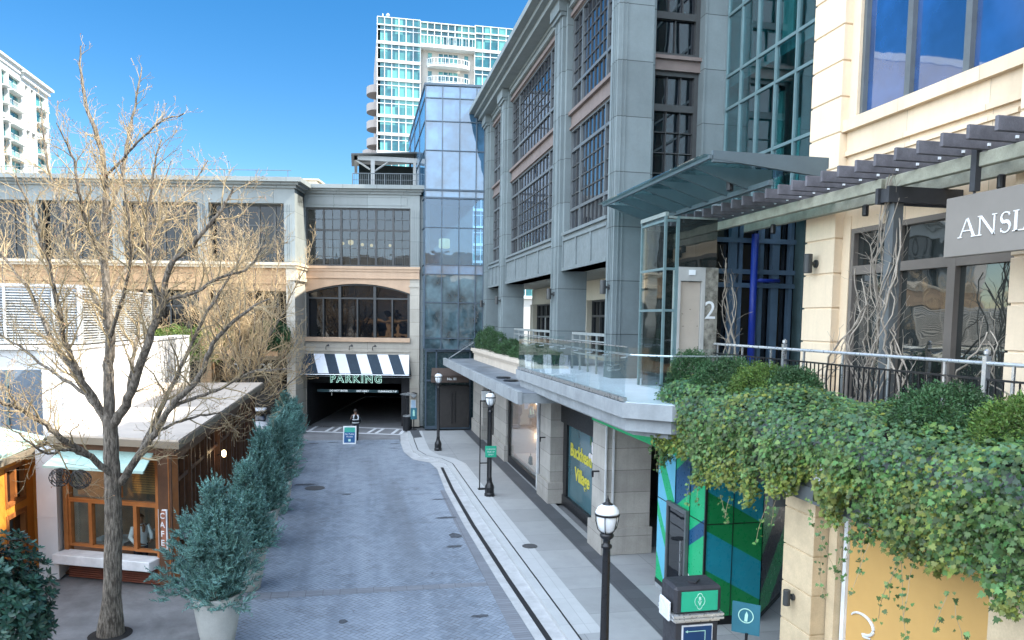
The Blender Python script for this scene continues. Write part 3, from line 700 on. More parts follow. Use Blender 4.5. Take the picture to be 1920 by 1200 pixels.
for b_, u in (('DO NOT ENTER', 2.0), ('EXIT ONLY', 3.45), ('CLEARANCE 7\'-0"', 4.95)): text(b_, .15, FL, u, 2.22, .035, m_wl, PB, name='clearance_lettering', bold=.006)
text('1', .3, FL, .85, 1.7, -3.0, m_wl, PB, name='level_number'); text('P', .3, FL, 2.6, 1.65, -5.0, m_wl, PB, name='level_number')

m_gwing = glass_opaque('wing_window_glass', (.006, .008, .01, 1), 1.38)
# left wing
LW = thing('left_wing_building', 'long grey and tan building with a tan ledge, behind the bare trees', 'building', FL.p(-9, 0, 2))
s = MB(); wl = -24
fbx(s, wl, 0, 13.05, 13.9, -8, 2.0)
cols_ = [(-.62, 0)]+[(-5.53-4.85*k, -4.9-4.85*k) for k in range(4)]
for a, b in cols_:
    fbx(s, a, b, 9.7, 13.05, 1.4, 2.0)
    for q in (.12, .24, .36): fbx(s, a+q, a+q+.04, 9.75, 13.0, 2.0, 2.03)
fbx(s, wl, -.02, 9.7, 13.05, -8, 1.39); fbx(s, -.3, 0, 9.7, 13.9, -.3, 1.4)
s.build('upper_wall', m_greyl, LW)
s = MB(); fbx(s, wl, .12, 13.9, 14.05, -8, 2.15); fbx(s, wl, .3, 14.05, 14.18, -8, 2.35); fbx(s, wl, .5, 14.18, 14.42, -8.3, 2.6)
s.build('cornice', m_greyl, LW)
m_tan = M('tan_sandstone', (.52, .32, .17, 1), .75, .12, 1.4, .05, joints=(2.4, .5, .008), fine=.2, stain=.2)
m_tanl = M('cream_stone_trim', (.62, .53, .40, 1), .7, .08, 1.4, .03, fine=.1)
s = MB(); fbx(s, wl, .25, 9.55, 9.7, -8, 2.4); fbx(s, wl, .18, 9.4, 9.55, -8, 2.25); fbx(s, -.5, .1, 8.9, 9.4, -.2, 2.14); fbx(s, -.46, .14, 8.72, 8.9, -.2, 2.18)
s.build('ledge', m_tanl, LW)
s = MB(); fbx(s, wl, -.5, 8.1, 9.4, -8, 2.0); fbx(s, wl, -.5, 8.5, 8.6, 2.0, 2.06)
for a, b in cols_[1:]: fbx(s, a, b, 0, 8.1, .8, 1.96)
fbx(s, wl, -.02, 0, 5.0, .2, .9) if False else None
s.build('tan_wall', m_tan, LW)
s = MB(); fbx(s, -.5, 0, .0, 8.72, -.2, 2.1); fbx(s, -.56, .06, 0, .9, -.2, 2.16); s.build('corner_pier', m_stoneg, LW)
window(FL, -1.3, -.62, 9.75, 13.0, 1.42, LW, m_frame, m_gwing, (), (11.6,), (), gback=.02)
for a, b in zip([c[1] for c in cols_[1:]], [c[0] for c in cols_[:-1]]):
    b2 = b if b > -.7 and False else b
    u0, u1 = a, (-1.3 if b > -.7 else b)
    w_ = (u1-u0)/4
    window(FL, u0, u1, 9.75, 13.0, 1.42, LW, m_frame, m_gwing, (u0+w_, u0+2*w_, u0+3*w_), (11.85,), [(u0, u1, 9.8, 11.8, 8, 3)], gback=.02)
    window(FL, u0+.0, u1, 5.2, 8.05, .9, LW, m_frame, m_gwing, (u0+w_, u0+2*w_, u0+3*w_), (7.2,), (), gback=.05)
    MB().fb(FL, u0, u1, 3.95, 4.4, .3, 1.5).build('planter_ledge', m_tanl, LW)
    MB().fb(FL, u0, u1, .02, 3.9, .2, .8).build('shop_front', M('dark_shop_front', (.02, .018, .016, 1), .4, .3, 2) if 'dark_shop_front' not in bpy.data.materials else bpy.data.materials['dark_shop_front'], LW)
MB().fb(FL, wl, -.5, 0, 8.1, -8, .1).build('back_wall', m_dark, LW)
text('ION', .62, FL, -3.5, 3.65, 1.55, bpy.data.materials['white_letter'], LW, name='shop_lettering', bold=.02, spacing=1.2)
text('OS', .62, FL, -1.95, 3.65, 1.55, bpy.data.materials['white_letter'], LW, name='shop_lettering', bold=.02, spacing=1.2)
MB().fb(FL, -4.6, -.6, 3.2, 4.1, 1.4, 1.53).build('sign_board', m_dark, LW)
MB().fb(FL, -3.4, -.55, 4.45, 4.75, 1.55, 3.6).build('planter_shelf', m_tan, LW)
# roof parapet, rail and roof terrace pavilion
s = MB(); fbx(s, -14, .2, 14.42, 15.1, -8, -2.2); fbx(s, -14, .3, 15.1, 15.2, -8, -2.1); s.build('roof_parapet', m_tanl, LW)
s = MB()
for k in range(13): s.tube([FL.p(-22+k*1.8, 14.42, 1.9), FL.p(-22+k*1.8, 14.9, 1.9)], .02, 5)
s.tube([FL.p(-22, 14.9, 1.9), FL.p(-.2, 14.9, 1.9)], .02, 5); s.build('roof_rail', m_framel, LW)
RP = thing('roof_pavilion', 'dark roof terrace shelter with pale beams on top of the parking bay', 'roof shelter', (2.2, 52, 14.45))
s = MB(); s.box(-.1, 4.0, 50.4, 50.55, 16.85, 17.15); s.box(-.1, .1, 50.4, 55, 16.85, 17.1); s.box(.95, 1.2, 50.4, 50.6, 14.45, 16.85); s.box(3.7, 3.88, 50.4, 50.6, 14.45, 16.85)
s.tube([(0, 50.5, 16.85), (.9, 50.5, 16.3)], .06, 4); s.tube([(2.1, 50.5, 16.85), (1.2, 50.5, 16.2)], .06, 4)
s.build('frame', M('pale_beam', (.36, .36, .34, 1), .6, .1, 2), RP)
s = MB(); s.add([(-.3, 50.2, 17.1), (4.1, 50.2, 17.45), (4.1, 56, 17.9), (-.3, 56, 17.5), (-.3, 50.2, 17.2), (4.1, 50.2, 17.55), (4.1, 56, 18.0), (-.3, 56, 17.6)], [(0, 1, 2, 3), (4, 7, 6, 5), (0, 4, 5, 1), (1, 5, 6, 2), (2, 6, 7, 3), (3, 7, 4, 0)])
s.build('roof', m_frame, RP)
MB().box(.2, 4.0, 54, 54.2, 14.45, 17.3).build('back_screen', M('dark_screen', (.02, .03, .03, 1), .4), RP)
s = MB(); s.tube([(-.2, 49.2, 15.75), (3.9, 48.3, 15.75)], .03, 5); s.tube([(-.2, 49.2, 15.35), (3.9, 48.3, 15.35)], .015, 5); s.tube([(-.2, 49.2, 14.55), (3.9, 48.3, 14.55)], .02, 5)
for k in range(34):
    x = -.2+4.1*k/33; y = 49.2-.9*k/33; s.tube([(x, y, 14.5), (x, y, 15.75)], .03 if k % 8 == 0 else .012, 4)
s.build('railing', m_framel, RP)
# ================================================================== TERRACE SLAB, CANOPY OVER THE SHOPS
TD = thing('terrace', 'projecting terrace slab with pale blue deck and glass railing over the sidewalk', 'terrace', (6.5, 20, 4.5))
m_band = M('green_hoarding_band', (.02, .40, .15, 1), .5, .05, 3)
s = MB(); s.slab([(5.4, 25.2), (5.4, 14.6), (6.2, 13.9), (10.8, 13.9), (10.8, 43.4), (7.2, 43.4), (7.2, 25.2)], 4.62, 4.93)
s.slab([(5.52, 25.0), (5.52, 14.7), (6.25, 14.05), (9, 14.05), (9, 25.0)], 4.34, 4.62)
s.slab([(5.8, 24.8), (5.8, 15.0), (6.3, 14.3), (9, 14.3), (9, 24.8)], 4.2, 4.34)
s.build('slab', m_conc, TD)
MB().slab([(5.5, 25.1), (5.5, 14.65), (6.25, 14.0), (10.7, 14.0), (10.7, 43.3), (7.3, 43.3), (7.3, 25.1)], 4.93, 4.95).build('deck', m_deck, TD)
MB().box(6.66, 6.74, 14.3, 20.5, 3.78, 4.19).build('green_fascia', m_band, TD)
MB().box(8.5, 22, 13.9, 21.5, 4.96, 4.97).build('deck_inner', m_deck, TD) if False else None
CN = thing('shop_canopy', 'long flat grey canopy above the shop windows, below the terrace', 'canopy', (6, 33, 4.2))
s = MB(); s.slab([(4.95, 22.6), (6.75, 22.6), (6.75, 43.2), (4.95, 42.9)], 4.02, 4.33); s.slab([(4.9, 22.55), (5.05, 22.55), (5.05, 42.95), (4.9, 42.95)], 4.0, 4.4); s.build('canopy_slab', m_conc, CN)
m_roofp = M('canopy_roof_membrane', (.17, .19, .21, 1), .6, .25, .9, .05, stain=.7)
MB().slab([(5.05, 22.6), (6.74, 22.6), (6.74, 43.1), (5.05, 42.9)], 4.33, 4.36).build('roof_membrane', m_roofp, CN)
for y in (27, 28.4): MB().lathe([(.25, 0), (.3, .03), (.25, .06)], (5.6, y, 4.36), 12).build('roof_drain', m_black, CN)
MB().tube([(5.2, 42.6, 4.4), (6.9, 43.3, 5.4)], .03, 6).build('tie_rod', m_steel, CN)
# stone planter with hedge on the terrace edge
PT = thing('stone_planter', 'long moulded cream stone planter on the terrace beside the grey building', 'planter', (6.9, 33, 4.4))
m_cream = M('cream_limestone', (.56, .49, .40, 1), .7, .1, 1.4, .04, fine=.12, streak=.12)
s = MB(); s.box(6.55, 7.28, 25.25, 42.0, 4.36, 4.75); s.box(6.48, 7.28, 25.2, 42.1, 4.75, 4.86); s.box(6.40, 7.28, 25.15, 42.2, 4.86, 5.02)
s.build('planter_body', m_cream, PT)

# glass railing
GR = thing('glass_railing', 'clear glass railing with steel handrail round the projecting terrace', 'railing', (5.5, 20, 4.9))
pts = [(5.48, 25.1), (5.48, 14.68), (6.22, 14.02), (7.6, 14.02)]
def seg_panels(a, b, n):
    a = Vector((*a, 0)); b = Vector((*b, 0)); d = (b-a).normalized(); q = Vector((-d.y, d.x, 0))*.008
    L = (b-a).length/n
    for k in range(n):
        p0 = a+d*(L*k+.012); p1 = a+d*(L*(k+1)-.012)
        mb = MB(); mb.slab([tuple((p0+q).xy), tuple((p1+q).xy), tuple((p1-q).xy), tuple((p0-q).xy)], 4.7, 6.08)
        mb.build('glass_panel', m_grail, GR)
seg_panels(pts[0], pts[1], 8); seg_panels(pts[1], pts[2], 1); seg_panels(pts[2], pts[3], 1); seg_panels((7.1, 25.1), (5.5, 25.1), 1)
s = MB(); hr = [(5.62, 25.0, 5.92), (5.62, 14.75, 5.92), (6.28, 14.16, 5.92), (7.6, 14.16, 5.92)]
s.tube(hr, .022, 8); 
for k in range(9): y = 24.6-k*1.2; s.tube([(5.48, y, 5.85), (5.62, y, 5.86), (5.62, y, 5.92)], .012, 5)
s.build('handrail', m_steel, GR)
s = MB(); s.box(5.46, 5.50, 14.68, 25.1, 6.08, 6.10); s.box(5.43, 5.53, 14.7, 25.1, 4.95, 5.03); s.build('edge_channel', m_steel, GR)
# white railings inside the arcade
for i, (y0, y1) in enumerate(((21.7, 25.3), (28.3, 35.2))):
    t_ = thing('terrace_railing', ('shorter white railing between the two nearest grey pillars', 'longer white railing between the second and third grey pillars')[i], 'railing', (7.45, y0, 4.95), group='white railings in the arcade')
    s = MB(); s.box(7.42, 7.48, y0, y1, 6.15, 6.24); s.box(7.43, 7.47, y0, y1, 5.5, 5.54); s.box(7.43, 7.47, y0, y1, 5.95, 5.99)
    n = int((y1-y0)/.9)
    for k in range(n+1): y = y0+(y1-y0)*k/n; s.box(7.42, 7.48, y-.02, y+.02, 4.95, 6.15)
    s.build('rail', m_greyl, t_)
for i, (x0, y0, x1, y1) in enumerate(((7.4, 21.6, 9.4, 25.0), (7.4, 28.1, 9.4, 32.5), (7.4, 38.9, 9.0, 41.5))):
    tag(MB().tube([(x0, y0, 6.9), (x1, y1, 5.1)], .028, 6).build('steel_brace', m_steel), ('nearest', 'middle', 'farthest')[i]+' of the slanting steel rods inside the grey arcade', 'brace rod', 'slanting rods in the arcade')

# ================================================================== STONE BUILDING
SB = thing('limestone_building', 'cream limestone building with grooved corner pillars and big blue windows at the right', 'building', (10, 12, 0))
m_lime = M('warm_limestone', (.76, .61, .43, 1), .72, .07, 1.1, .05, fine=.10, streak=.16, stain=.08)
m_lime2 = M('warm_limestone_trim', (.74, .585, .405, 1), .72, .07, 1.3, .05, joints=(1.9, 60, .004), fine=.1, streak=.2)
m_travl = M('lower_travertine', (.62, .49, .31, 1), .7, .14, 3, .06, fine=.25, stain=.25)
m_gsky = glass_opaque('large_blue_glass', (.01, .05, .16, 1), 2.3, wob=.006)
s = MB(); s.box(10.55, 26, -16, 15.4, 4.96, 21.2); s.box(10.9, 26, 15.4, 21.1, 21.0, 21.3)
s.build('wall', m_lime, SB)
s = MB(); s.box(9.8, 26.2, -16.2, 15.6, 21.2, 21.5); s.build('parapet', m_lime2, SB)
def rust(y0, y1, x0, x1, z0, z1, h, zoff, mat, nm, gap=.035):
    mb = MB(); z = zoff
    while z < z1:
        a, b = max(z, z0), min(z+h-gap, z1)
        if b > z0+.02: mb.box(x0, x1, y0, y1, a, b)
        z += h
    mb.box(x0+.03, x1, y0+.03, y1-.03, z0, z1)
    return mb.build(nm, mat, SB, bevel=.012)
for (a, b) in ((14.4, 15.47), (8.9, 9.95), (3.4, 4.45), (-2.1, -1.05)):
    rust(a, b, 10.0, 10.56, 4.96, 21.2, .74, 4.02, m_lime, 'corner_pillar')
def bay(a, b):
    s = MB()
    s.box(10.2, 10.54, b-.25, b, 4.96, 8.9); s.box(10.2, 10.54, b-.25, b, 10.9, 21.2); s.box(10.2, 10.54, a, a+.12, 10.9, 21.2)
    s.box(10.22, 10.54, a, b, 8.62, 10.2); s.box(10.14, 10.54, a+.005, b-.005, 10.16, 10.26); s.box(10.18, 10.54, a+.004, b-.004, 10.26, 10.70)
    s.box(10.06, 10.54, a-.004, b+.02, 10.66, 10.90)
    s.box(10.17, 10.54, a+.2, b-.3, 9.98, 10.06)
    s.box(10.2, 10.54, a, b, 15.6, 17.2)
    s.build('spandrel', m_lime2, SB)
    n = [a+(b-a)*q for q in (.32, .64)]
    window(FX, a+.12, b-.25, 10.9, 15.6, xf(10.34), SB, m_framel, m_gsky, n, (14.6,), fw=.09, bar=.07, proud=.07)
    window(FX, a+.12, b-.25, 17.2, 20.9, xf(10.34), SB, m_framel, m_gsky, n, (), fw=.09, bar=.07, proud=.07)
    window(FX, a, b-.25, 4.98, 8.62, xf(10.3), SB, M('bronze_storefront', (.16, .14, .12, 1), .4, .1, 3) if 'bronze_storefront' not in bpy.data.materials else bpy.data.materials['bronze_storefront'], m_gdark2, n, (7.75,), fw=.10, bar=.09, proud=.08, name='storefront_window')
m_gdark2 = glass_opaque('shop_front_glass', (.02, .025, .024, 1), 2.3, wob=.03)
bay(9.95, 14.4); bay(4.45, 8.9); bay(-1.05, 3.4)
# lower pillars, illuminated-style advert wall and roller beam
s = MB()
def lowpil(y0, y1, nm):
    mb = MB(); z = 3.0+.1-.62*5
    while z < 3.9:
        mb.box(6.8, 7.6, y0, y1, max(z, .1), min(z+.615-.02, 3.9)); z += .615
    mb.box(6.82, 7.58, y0+.02, y1-.02, .1, 3.9)
    return mb.build(nm, m_travl, SB, bevel=.008)
lowpil(9.95, 10.75, 'lower_pillar'); lowpil(5.2, 6.75, 'lower_pillar')
s = MB(); s.box(7.05, 7.6, 9.74, 9.93, .1, 3.95); s.build('lower_reveal', m_travl, SB)
s = MB(); s.box(7.15, 7.22, 9.64, 9.72, .1, 3.86); s.box(7.15, 7.22, 6.76, 9.72, 3.86, 3.93); af = s.build('advert_frame', bpy.data.materials['white_trim'], SB)
m_ad = M('ochre_advert_panel', (.60, .36, .115, 1), .6, .04, 2, .02)
MB().box(7.2, 7.5, 6.76, 9.64, .1, 3.86).build('advert_panel', m_ad, af)
# white brush-script flourish on the panel
mb = MB(); pts = []
for k in range(26):
    t = k/25; ang = R0(20+330*t)
    pts.append((7.185, 9.28+.24*math.cos(ang)-.03*t-(0 if t < .75 else (t-.75)*1.6), 2.28+.14*math.sin(ang)-(0 if t < .75 else (t-.75)*.5)))
mb.tube(pts, [.012+.012*math.sin(math.pi*k/25) for k in range(26)], 6); mb.build('script_flourish', m_lamp, af)
s = MB(); s.box(6.62, 7.8, 4.0, 13.2, 3.95, 4.18); s.box(6.66, 6.72, 4.0, 13.2, 4.18, 4.6); s.box(6.7, 7.9, 10.95, 11.2, 3.6, 3.95)
s.build('edge_beam', m_framel, SB)
MB().box(7.6, 12, 4, 9.9, .1, 4.5).build('lower_core', m_dark, SB)
MB().box(6.62, 7.0, 9.35, 9.75, 4.0, 4.75).build('downpipe_box', bpy.data.materials['white_conduit'], SB)

# ---- glass curtain wall of the lobby hall
CW = thing('glass_hall', 'green-blue glass hall between the grey corner pillar and the limestone building', 'building', (10.75, 18, 4.95))
m_cwg = glass_clear('teal_hall_glass', (.50, .74, .76, 1), 2.2, 1.1)
m_cwf = M('pale_teal_mullion', (.15, .23, .24, 1), .35, .1, 3, metal=.3)
m_teal = M('hall_back_wall', (.16, .30, .31, 1), .7, .25, .8)
m_blind = M('hall_pale_panel', (.60, .74, .70, 1), .6, .1, 1.5)
s = MB(); s.box(14.5, 14.7, 13.5, 21.5, 4.95, 21.2); s.box(10.8, 14.5, 21.2, 21.5, 8.6, 21.2)
for z in (9.7, 13.6, 17.6): s.box(10.9, 14.5, 15.5, 21.2, z, z+.35)
s.build('back_wall', m_teal, CW)
s = MB()
for (y, z0, z1) in ((20.6, 10.1, 13.4), (19.2, 10.2, 12.4), (18.0, 14.0, 17.4), (17.2, 10.4, 13.5), (16.3, 14.2, 17.0), (20.2, 14.0, 17.5), (18.9, 18.0, 21), (16.6, 18, 21)):
    s.box(12.2, 12.3, y-.28, y+.28, z0, z1)
s.build('hanging_panel', m_blind, CW)
s = MB()
for y in (20.7, 18.2, 15.9): s.box(11.6, 12.0, y-.2, y+.2, 4.96, 21.2)
s.build('column', M('hall_column', (.10, .16, .17, 1), .6), CW)
ys = [15.5, 16.35, 17.3, 18.25, 19.2, 20.1, 20.95]
s = MB()
for y in ys: s.box(10.70, 10.80, y-.03, y+.03, 9.6, 21.2)
zs = [9.6, 11.2, 12.9, 13.85, 15.6, 17.3, 18.2, 21.2]
for z in zs: s.box(10.71, 10.79, 15.5, 20.95, z-.04, z+.04)
s.build('mullions', m_cwf, CW)
for a, b in zip(ys[:-1], ys[1:]): MB().box(10.75, 10.765, a+.03, b-.03, 9.62, 21.15).build('pane', m_cwg, CW)
# recessed lower front of the hall with blue column
s = MB(); s.box(8.7, 12, 18.6, 18.7, 4.96, 9.5); s.build('lower_back_wall', m_dark, CW)
m_bf = M('blue_grey_frame', (.08, .13, .19, 1), .4, .15, 2, metal=.2)
s = MB()
for x, w_ in ((8.75, .05), (9.55, .09), (9.75, .05), (10.35, .05), (10.75, .10), (11.2, .05)): s.box(x-w_, x+w_, 17.9, 18.05, 4.96, 9.5)
for z in (7.6, 7.95, 8.75): s.box(8.7, 11.3, 17.86, 17.9, z-.06, z+.06)
s.build('lower_mullions', m_bf, CW)
MB().box(8.7, 11.3, 18.1, 18.12, 4.97, 9.4).build('lower_pane', m_gdark, CW)
m_blue = M('cobalt_blue_column', (.008, .028, .24, 1), .4, .1, 2)
MB().tube([(10.02, 17.7, 4.96), (10.02, 17.7, 8.9)], .09, 14).tube([(10.02, 17.7, 7.72), (10.75, 17.7, 7.72)], .05, 8).build('blue_column', m_blue, CW, smooth=True)

# ---- elevator lobby
EL = thing('elevator_lobby', 'small glass elevator lobby with steel door beside the grey corner pillar', 'elevator lobby', (8, 17.3, 4.95))
s = MB(); s.box(7.25, 7.31, 17.0, 17.06, 4.96, 9.15); s.box(7.25, 7.31, 18.5, 18.56, 4.96, 9.15); s.box(7.55, 7.62, 16.98, 17.05, 4.96, 9.15)
for z in (7.9, 6.9, 9.05): s.box(7.25, 7.3, 17.06, 18.5, z-.03, z+.03); s.box(7.31, 7.55, 17.0, 17.04, z-.03, z+.03)
s.build('corner_frame', m_cwf, EL)
MB().box(7.27, 7.28, 17.06, 18.5, 4.97, 9.1).build('side_glass', m_grail, EL)
MB().box(7.31, 7.55, 17.02, 17.03, 4.97, 9.1).build('side_glass', m_grail, EL)
s = MB(); s.box(7.62, 7.68, 16.96, 17.3, 4.96, 7.95); s.box(8.24, 8.32, 16.96, 17.3, 4.96, 7.95); s.box(7.68, 8.24, 16.96, 17.3, 7.62, 7.95)
ef = s.build('door_frame', bpy.data.materials['pale_beam'], EL)
m_stain = M('brushed_steel_door', (.50, .44, .37, 1), .35, .06, 2, metal=.35)
MB().box(7.69, 8.23, 17.05, 17.1, 4.97, 7.6).build('door', m_stain, ef)
MB().box(7.88, 8.04, 16.93, 16.958, 7.76, 7.88).build('floor_indicator', m_lamp, ef)
s = MB(); s.box(7.62, 8.62, 17.02, 17.2, 7.96, 9.1); s.build('upper_glass_panel', m_gdark2, EL)
m_pat = M('leaf_pattern_panel', (.19, .18, .15, 1), .5, .65, 7, .1)
s = MB().box(8.33, 8.66, 16.97, 17.3, 4.96, 7.95); pp = s.build('patterned_panel', m_pat, EL)
text('2', .62, FY, 8.47, 6.9, -16.965, bpy.data.materials['white_letter'], pp, name='floor_number')
s = MB(); s.box(7.25, 7.34, 17.0, 18.6, 9.155, 9.25); s.box(7.34, 8.6, 17.0, 17.08, 9.105, 9.155);
s.build('roof_beam', M('grey_green_beam', (.24, .28, .26, 1), .6, .1, 2), EL)
MB().box(7.35, 8.6, 18.4, 18.5, 4.96, 9.1).build('back_panel', m_gdark2, EL)
# glass canopy with tapered steel ribs
GC = thing('glass_canopy', 'sloping glass canopy on tapered grey steel ribs above the elevator lobby', 'canopy', (8.2, 17, 9.7))
m_cang = glass_clear('canopy_glass', (.55, .72, .72, 1), 1.6, 1.1)
m_rib = M('blue_grey_steel', (.10, .135, .15, 1), .45, .1, 2, metal=.2)
za = lambda x: 9.9+.0*(x-6.9)
s = MB(); s.box(6.86, 6.93, 14.0, 20.6, 9.86, 9.93); s.box(6.93, 9.5, 13.98, 14.05, 9.8, 10.02)
s.add([(6.93, 13.97, 9.86), (9.45, 13.97, 9.62), (9.45, 13.97, 9.98), (6.93, 13.97, 9.93), (6.93, 14.06, 9.86), (9.45, 14.06, 9.62), (9.45, 14.06, 9.98), (6.93, 14.06, 9.93)], [(0, 1, 2, 3), (4, 7, 6, 5), (0, 4, 5, 1), (3, 2, 6, 7), (1, 5, 6, 2), (0, 3, 7, 4)])
s.build('edge_beam', m_rib, GC)
for k in range(7):
    y = 14.9+k*.92; s = MB(); s.prism(FY, [(6.93, 9.87), (8.25, 9.45), (8.75, 9.45), (8.75, 9.9), (6.93, 9.9)], -y-.03, -y+.03); s.build('rib', m_rib, GC)
MB().box(8.2, 8.3, 14.05, 20.6, 9.42, 9.52).build('spine_beam', m_rib, GC)
MB().box(6.75, 9.4, 14.06, 20.7, 9.935, 9.955).build('glass_sheet', m_cang, GC)
s = MB(); s.lathe([(.06, 0), (.08, .02), (.08, .26), (.06, .28)], (7.9, 15.1, 9.45), 12); s.build('spotlight', m_black, GC)

# ================================================================== PERGOLA
PG = thing('pergola', 'weathered timber pergola with pale mossy beam in front of the limestone building', 'pergola', (9, 13, 4.95))
m_timb = M('weathered_grey_timber', (.115, .112, .125, 1), .75, .3, 5, .2, bscale=30, fine=.3, streak=.1)
m_moss = M('mossy_pale_beam', (.34, .345, .27, 1), .8, .3, 3, .1, fine=.3, stain=.5)
m_steeld = M('dark_grey_steel_beam', (.04, .043, .048, 1), .5, .15, 3)
y = 19.3; k = 0
while y > 4.5:
    MB().box(8.18, 10.05, y-.03, y+.03, 9.16, 9.36).build('slat', m_timb, PG, bevel=.01)
    MB().lathe([(.018, 0), (.018, .02), (.001, .03)], (0, 0, 0), 8) ; y -= .47; k += 1
mb = MB(); y = 19.3
while y > 4.5: mb.box(8.93, 8.97, y-.055, y-.03, 9.21, 9.25); y -= .47
mb.build('bolt_heads', m_lamp, PG)
MB().box(8.95, 9.07, 11.65, 18.6, 8.95, 9.155).build('beam', m_moss, PG, bevel=.01)
MB().box(8.95, 9.07, 4.4, 11.55, 8.95, 9.155).build('beam', m_moss, PG, bevel=.01)
MB().box(9.8, 9.92, 4.4, 18.6, 8.95, 9.155).build('beam', m_moss, PG, bevel=.01)
MB().box(8.9, 9.0, 9.55, 9.65, 8.6, 9.35).build('clamp_plate', m_steeld, PG)
for y in (18.5, 11.35, 5.6):
    s = MB(); s.box(8.75, 10.2, y-.17, y-.1, 8.68, 8.945); s.box(8.75, 10.2, y+.1, y+.17, 8.68, 8.945); s.box(8.8, 8.86, y-.1, y+.1, 8.7, 8.92); s.build('cross_beam', m_steeld, PG)
    s = MB(); s.box(8.92, 9.1, y-.1, y+.1, 4.96, 8.68); s.box(8.85, 9.17, y-.16, y+.16, 4.96, 5.06); s.build('post', m_frame if y > 15 else m_framel, PG)
# shop sign hung from the pergola
SG = thing('shop_sign', 'taupe shop sign with white serif capitals hanging from the pergola', 'sign', (8.95, 9.2, 7.65))
m_taupe = M('taupe_sign_board', (.22, .20, .175, 1), .5, .05, 2)
MB().box(8.9, 9.0, 4.9, 10.08, 7.66, 8.56).build('board', m_taupe, SG, bevel=.01)
MB().tube([(8.95, 9.6, 8.56), (8.95, 9.6, 8.95)], .02, 6).tube([(8.95, 6.0, 8.56), (8.95, 6.0, 8.95)], .02, 6).build('hanger', m_steeld, SG)
m_sgw = M('white_sign_paint', (.78, .78, .76, 1), .5, .02, 3)
LET = (-9.76, -9.40, -8.96, -8.79)
def serif_letters():
    mb = MB(); n = -8.885
    FS = FXt
    def quad(a, b, w0, w1=None):
        """stroke from a to b, horizontal width w"""
        w1 = w0 if w1 is None else w1
        mb.prism(FS, [(a[0]-w0/2, a[1]), (a[0]+w0/2, a[1]), (b[0]+w1/2, b[1]), (b[0]-w1/2, b[1])], n-.012, n)
    def serif(u, z, w): mb.prism(FS, [(u-w/2, z), (u+w/2, z), (u+w/2, z+.014), (u-w/2, z+.014)], n-.012, n+.001)
    h = .285; z0 = 7.93; k_ = 1.0
    u = LET[0]                                            # A
    quad((u, z0), (u+.12*k_, z0+h), .02); quad((u+.26*k_, z0), (u+.125*k_, z0+h), .046, .032); mb.prism(FS, [(u+.05*k_, z0+.09), (u+.2*k_, z0+.09), (u+.2*k_, z0+.105), (u+.05*k_, z0+.105)], n-.012, n+.0005)
    serif(u, z0, .08); serif(u+.26*k_, z0, .095)
    u = LET[1]                                            # N
    quad((u, z0), (u, z0+h), .02); quad((u+.25*k_, z0), (u+.25*k_, z0+h), .02); quad((u+.25*k_, z0), (u+.005, z0+h), .044); serif(u, z0, .08); serif(u+.25*k_, z0+h-.014, .08); serif(u-.01, z0+h-.014, .065)
    u = LET[2]; P = []                                     # S
    for k in range(33):
        t = k/32
        if t < .5: a = R0(30+(262-30)*t*2); cx, cz, r = u, z0+h*.73, .072
        else: a = R0(82-(t-.5)*2*222); cx, cz, r = u, z0+h*.27, .077
        P.append((cx+r*math.cos(a), cz+r*math.sin(a)))
    W_ = [.014+.032*math.exp(-((k/32-.5)/.2)**2) for k in range(33)]
    for k in range(32):
        (a, b), (c, d) = P[k], P[k+1]
        dx, dz = c-a, d-b; L = math.hypot(dx, dz)+1e-6; nx, nz = -dz/L, dx/L
        w0, w1 = W_[k]/2, W_[k+1]/2
        mb.prism(FS, [(a+nx*w0, b+nz*w0), (a-nx*w0, b-nz*w0), (c-nx*w1, d-nz*w1), (c+nx*w1, d+nz*w1)], n-.012, n+.0002*(k % 2))
    mb.prism(FS, [(u+.052, z0+h*.80), (u+.062, z0+h*.80), (u+.062, z0+h*.97), (u+.052, z0+h*.97)], n-.012, n+.001)
    mb.prism(FS, [(u-.072, z0+.008), (u-.062, z0+.008), (u-.062, z0+.06), (u-.072, z0+.06)], n-.012, n+.001)
    u = LET[3]                                            # L
    quad((u, z0), (u, z0+h), .044); mb.prism(FS, [(u, z0), (u+.155, z0), (u+.168, z0+.08), (u+.155, z0+.08), (u+.13, z0+.015), (u, z0+.015)], n-.012, n+.001)
    serif(u, z0+h-.014, .095); serif(u, z0, .095)
    return mb
serif_letters().build('lettering', m_sgw, SG)

# ================================================================== TERRACE RAIL, TROUGH, GREEN WALL
TR = thing('metal_railing', 'dark metal terrace railing with bright steel top rail above the ivy', 'railing', (8.65, 12, 4.95))
s = MB(); s.tube([(8.62, 19.0, 6.1), (8.62, 4, 6.1)], .028, 8); s.build('top_rail', M('bright_steel_rail', (.66, .68, .68, 1), .3, .1, 4, metal=.6), TR)
s = MB(); s.box(8.60, 8.64, 4, 19, 5.86, 5.89); s.box(8.60, 8.64, 4, 19, 5.02, 5.05)
y = 18.95
while y > 4: s.box(8.61, 8.63, y-.008, y+.008, 5.05, 5.86); y -= .13
s.build('bars', m_black, TR)
for y in (18.95, 13.9, 8.85):
    s = MB(); s.box(8.58, 8.66, y-.035, y+.035, 4.95, 6.2); s.lathe([(.01, 0), (.045, .03), (.045, .07), (.01, .1)], (8.62, y, 6.2), 12); s.build('rail_post', m_steel, TR)
y = 18.0
while y > 4.4: 
    MB().box(8.605, 8.635, y-.02, y+.02, 4.95, 6.08).build('rail_post', m_steel, TR) if int(y*10) % 3 == 0 else None
    y -= 1.2
TG = thing('planter_trough', 'grey planter trough hidden under the ivy along the terrace edge', 'planter', (7.4, 10, 4.4))
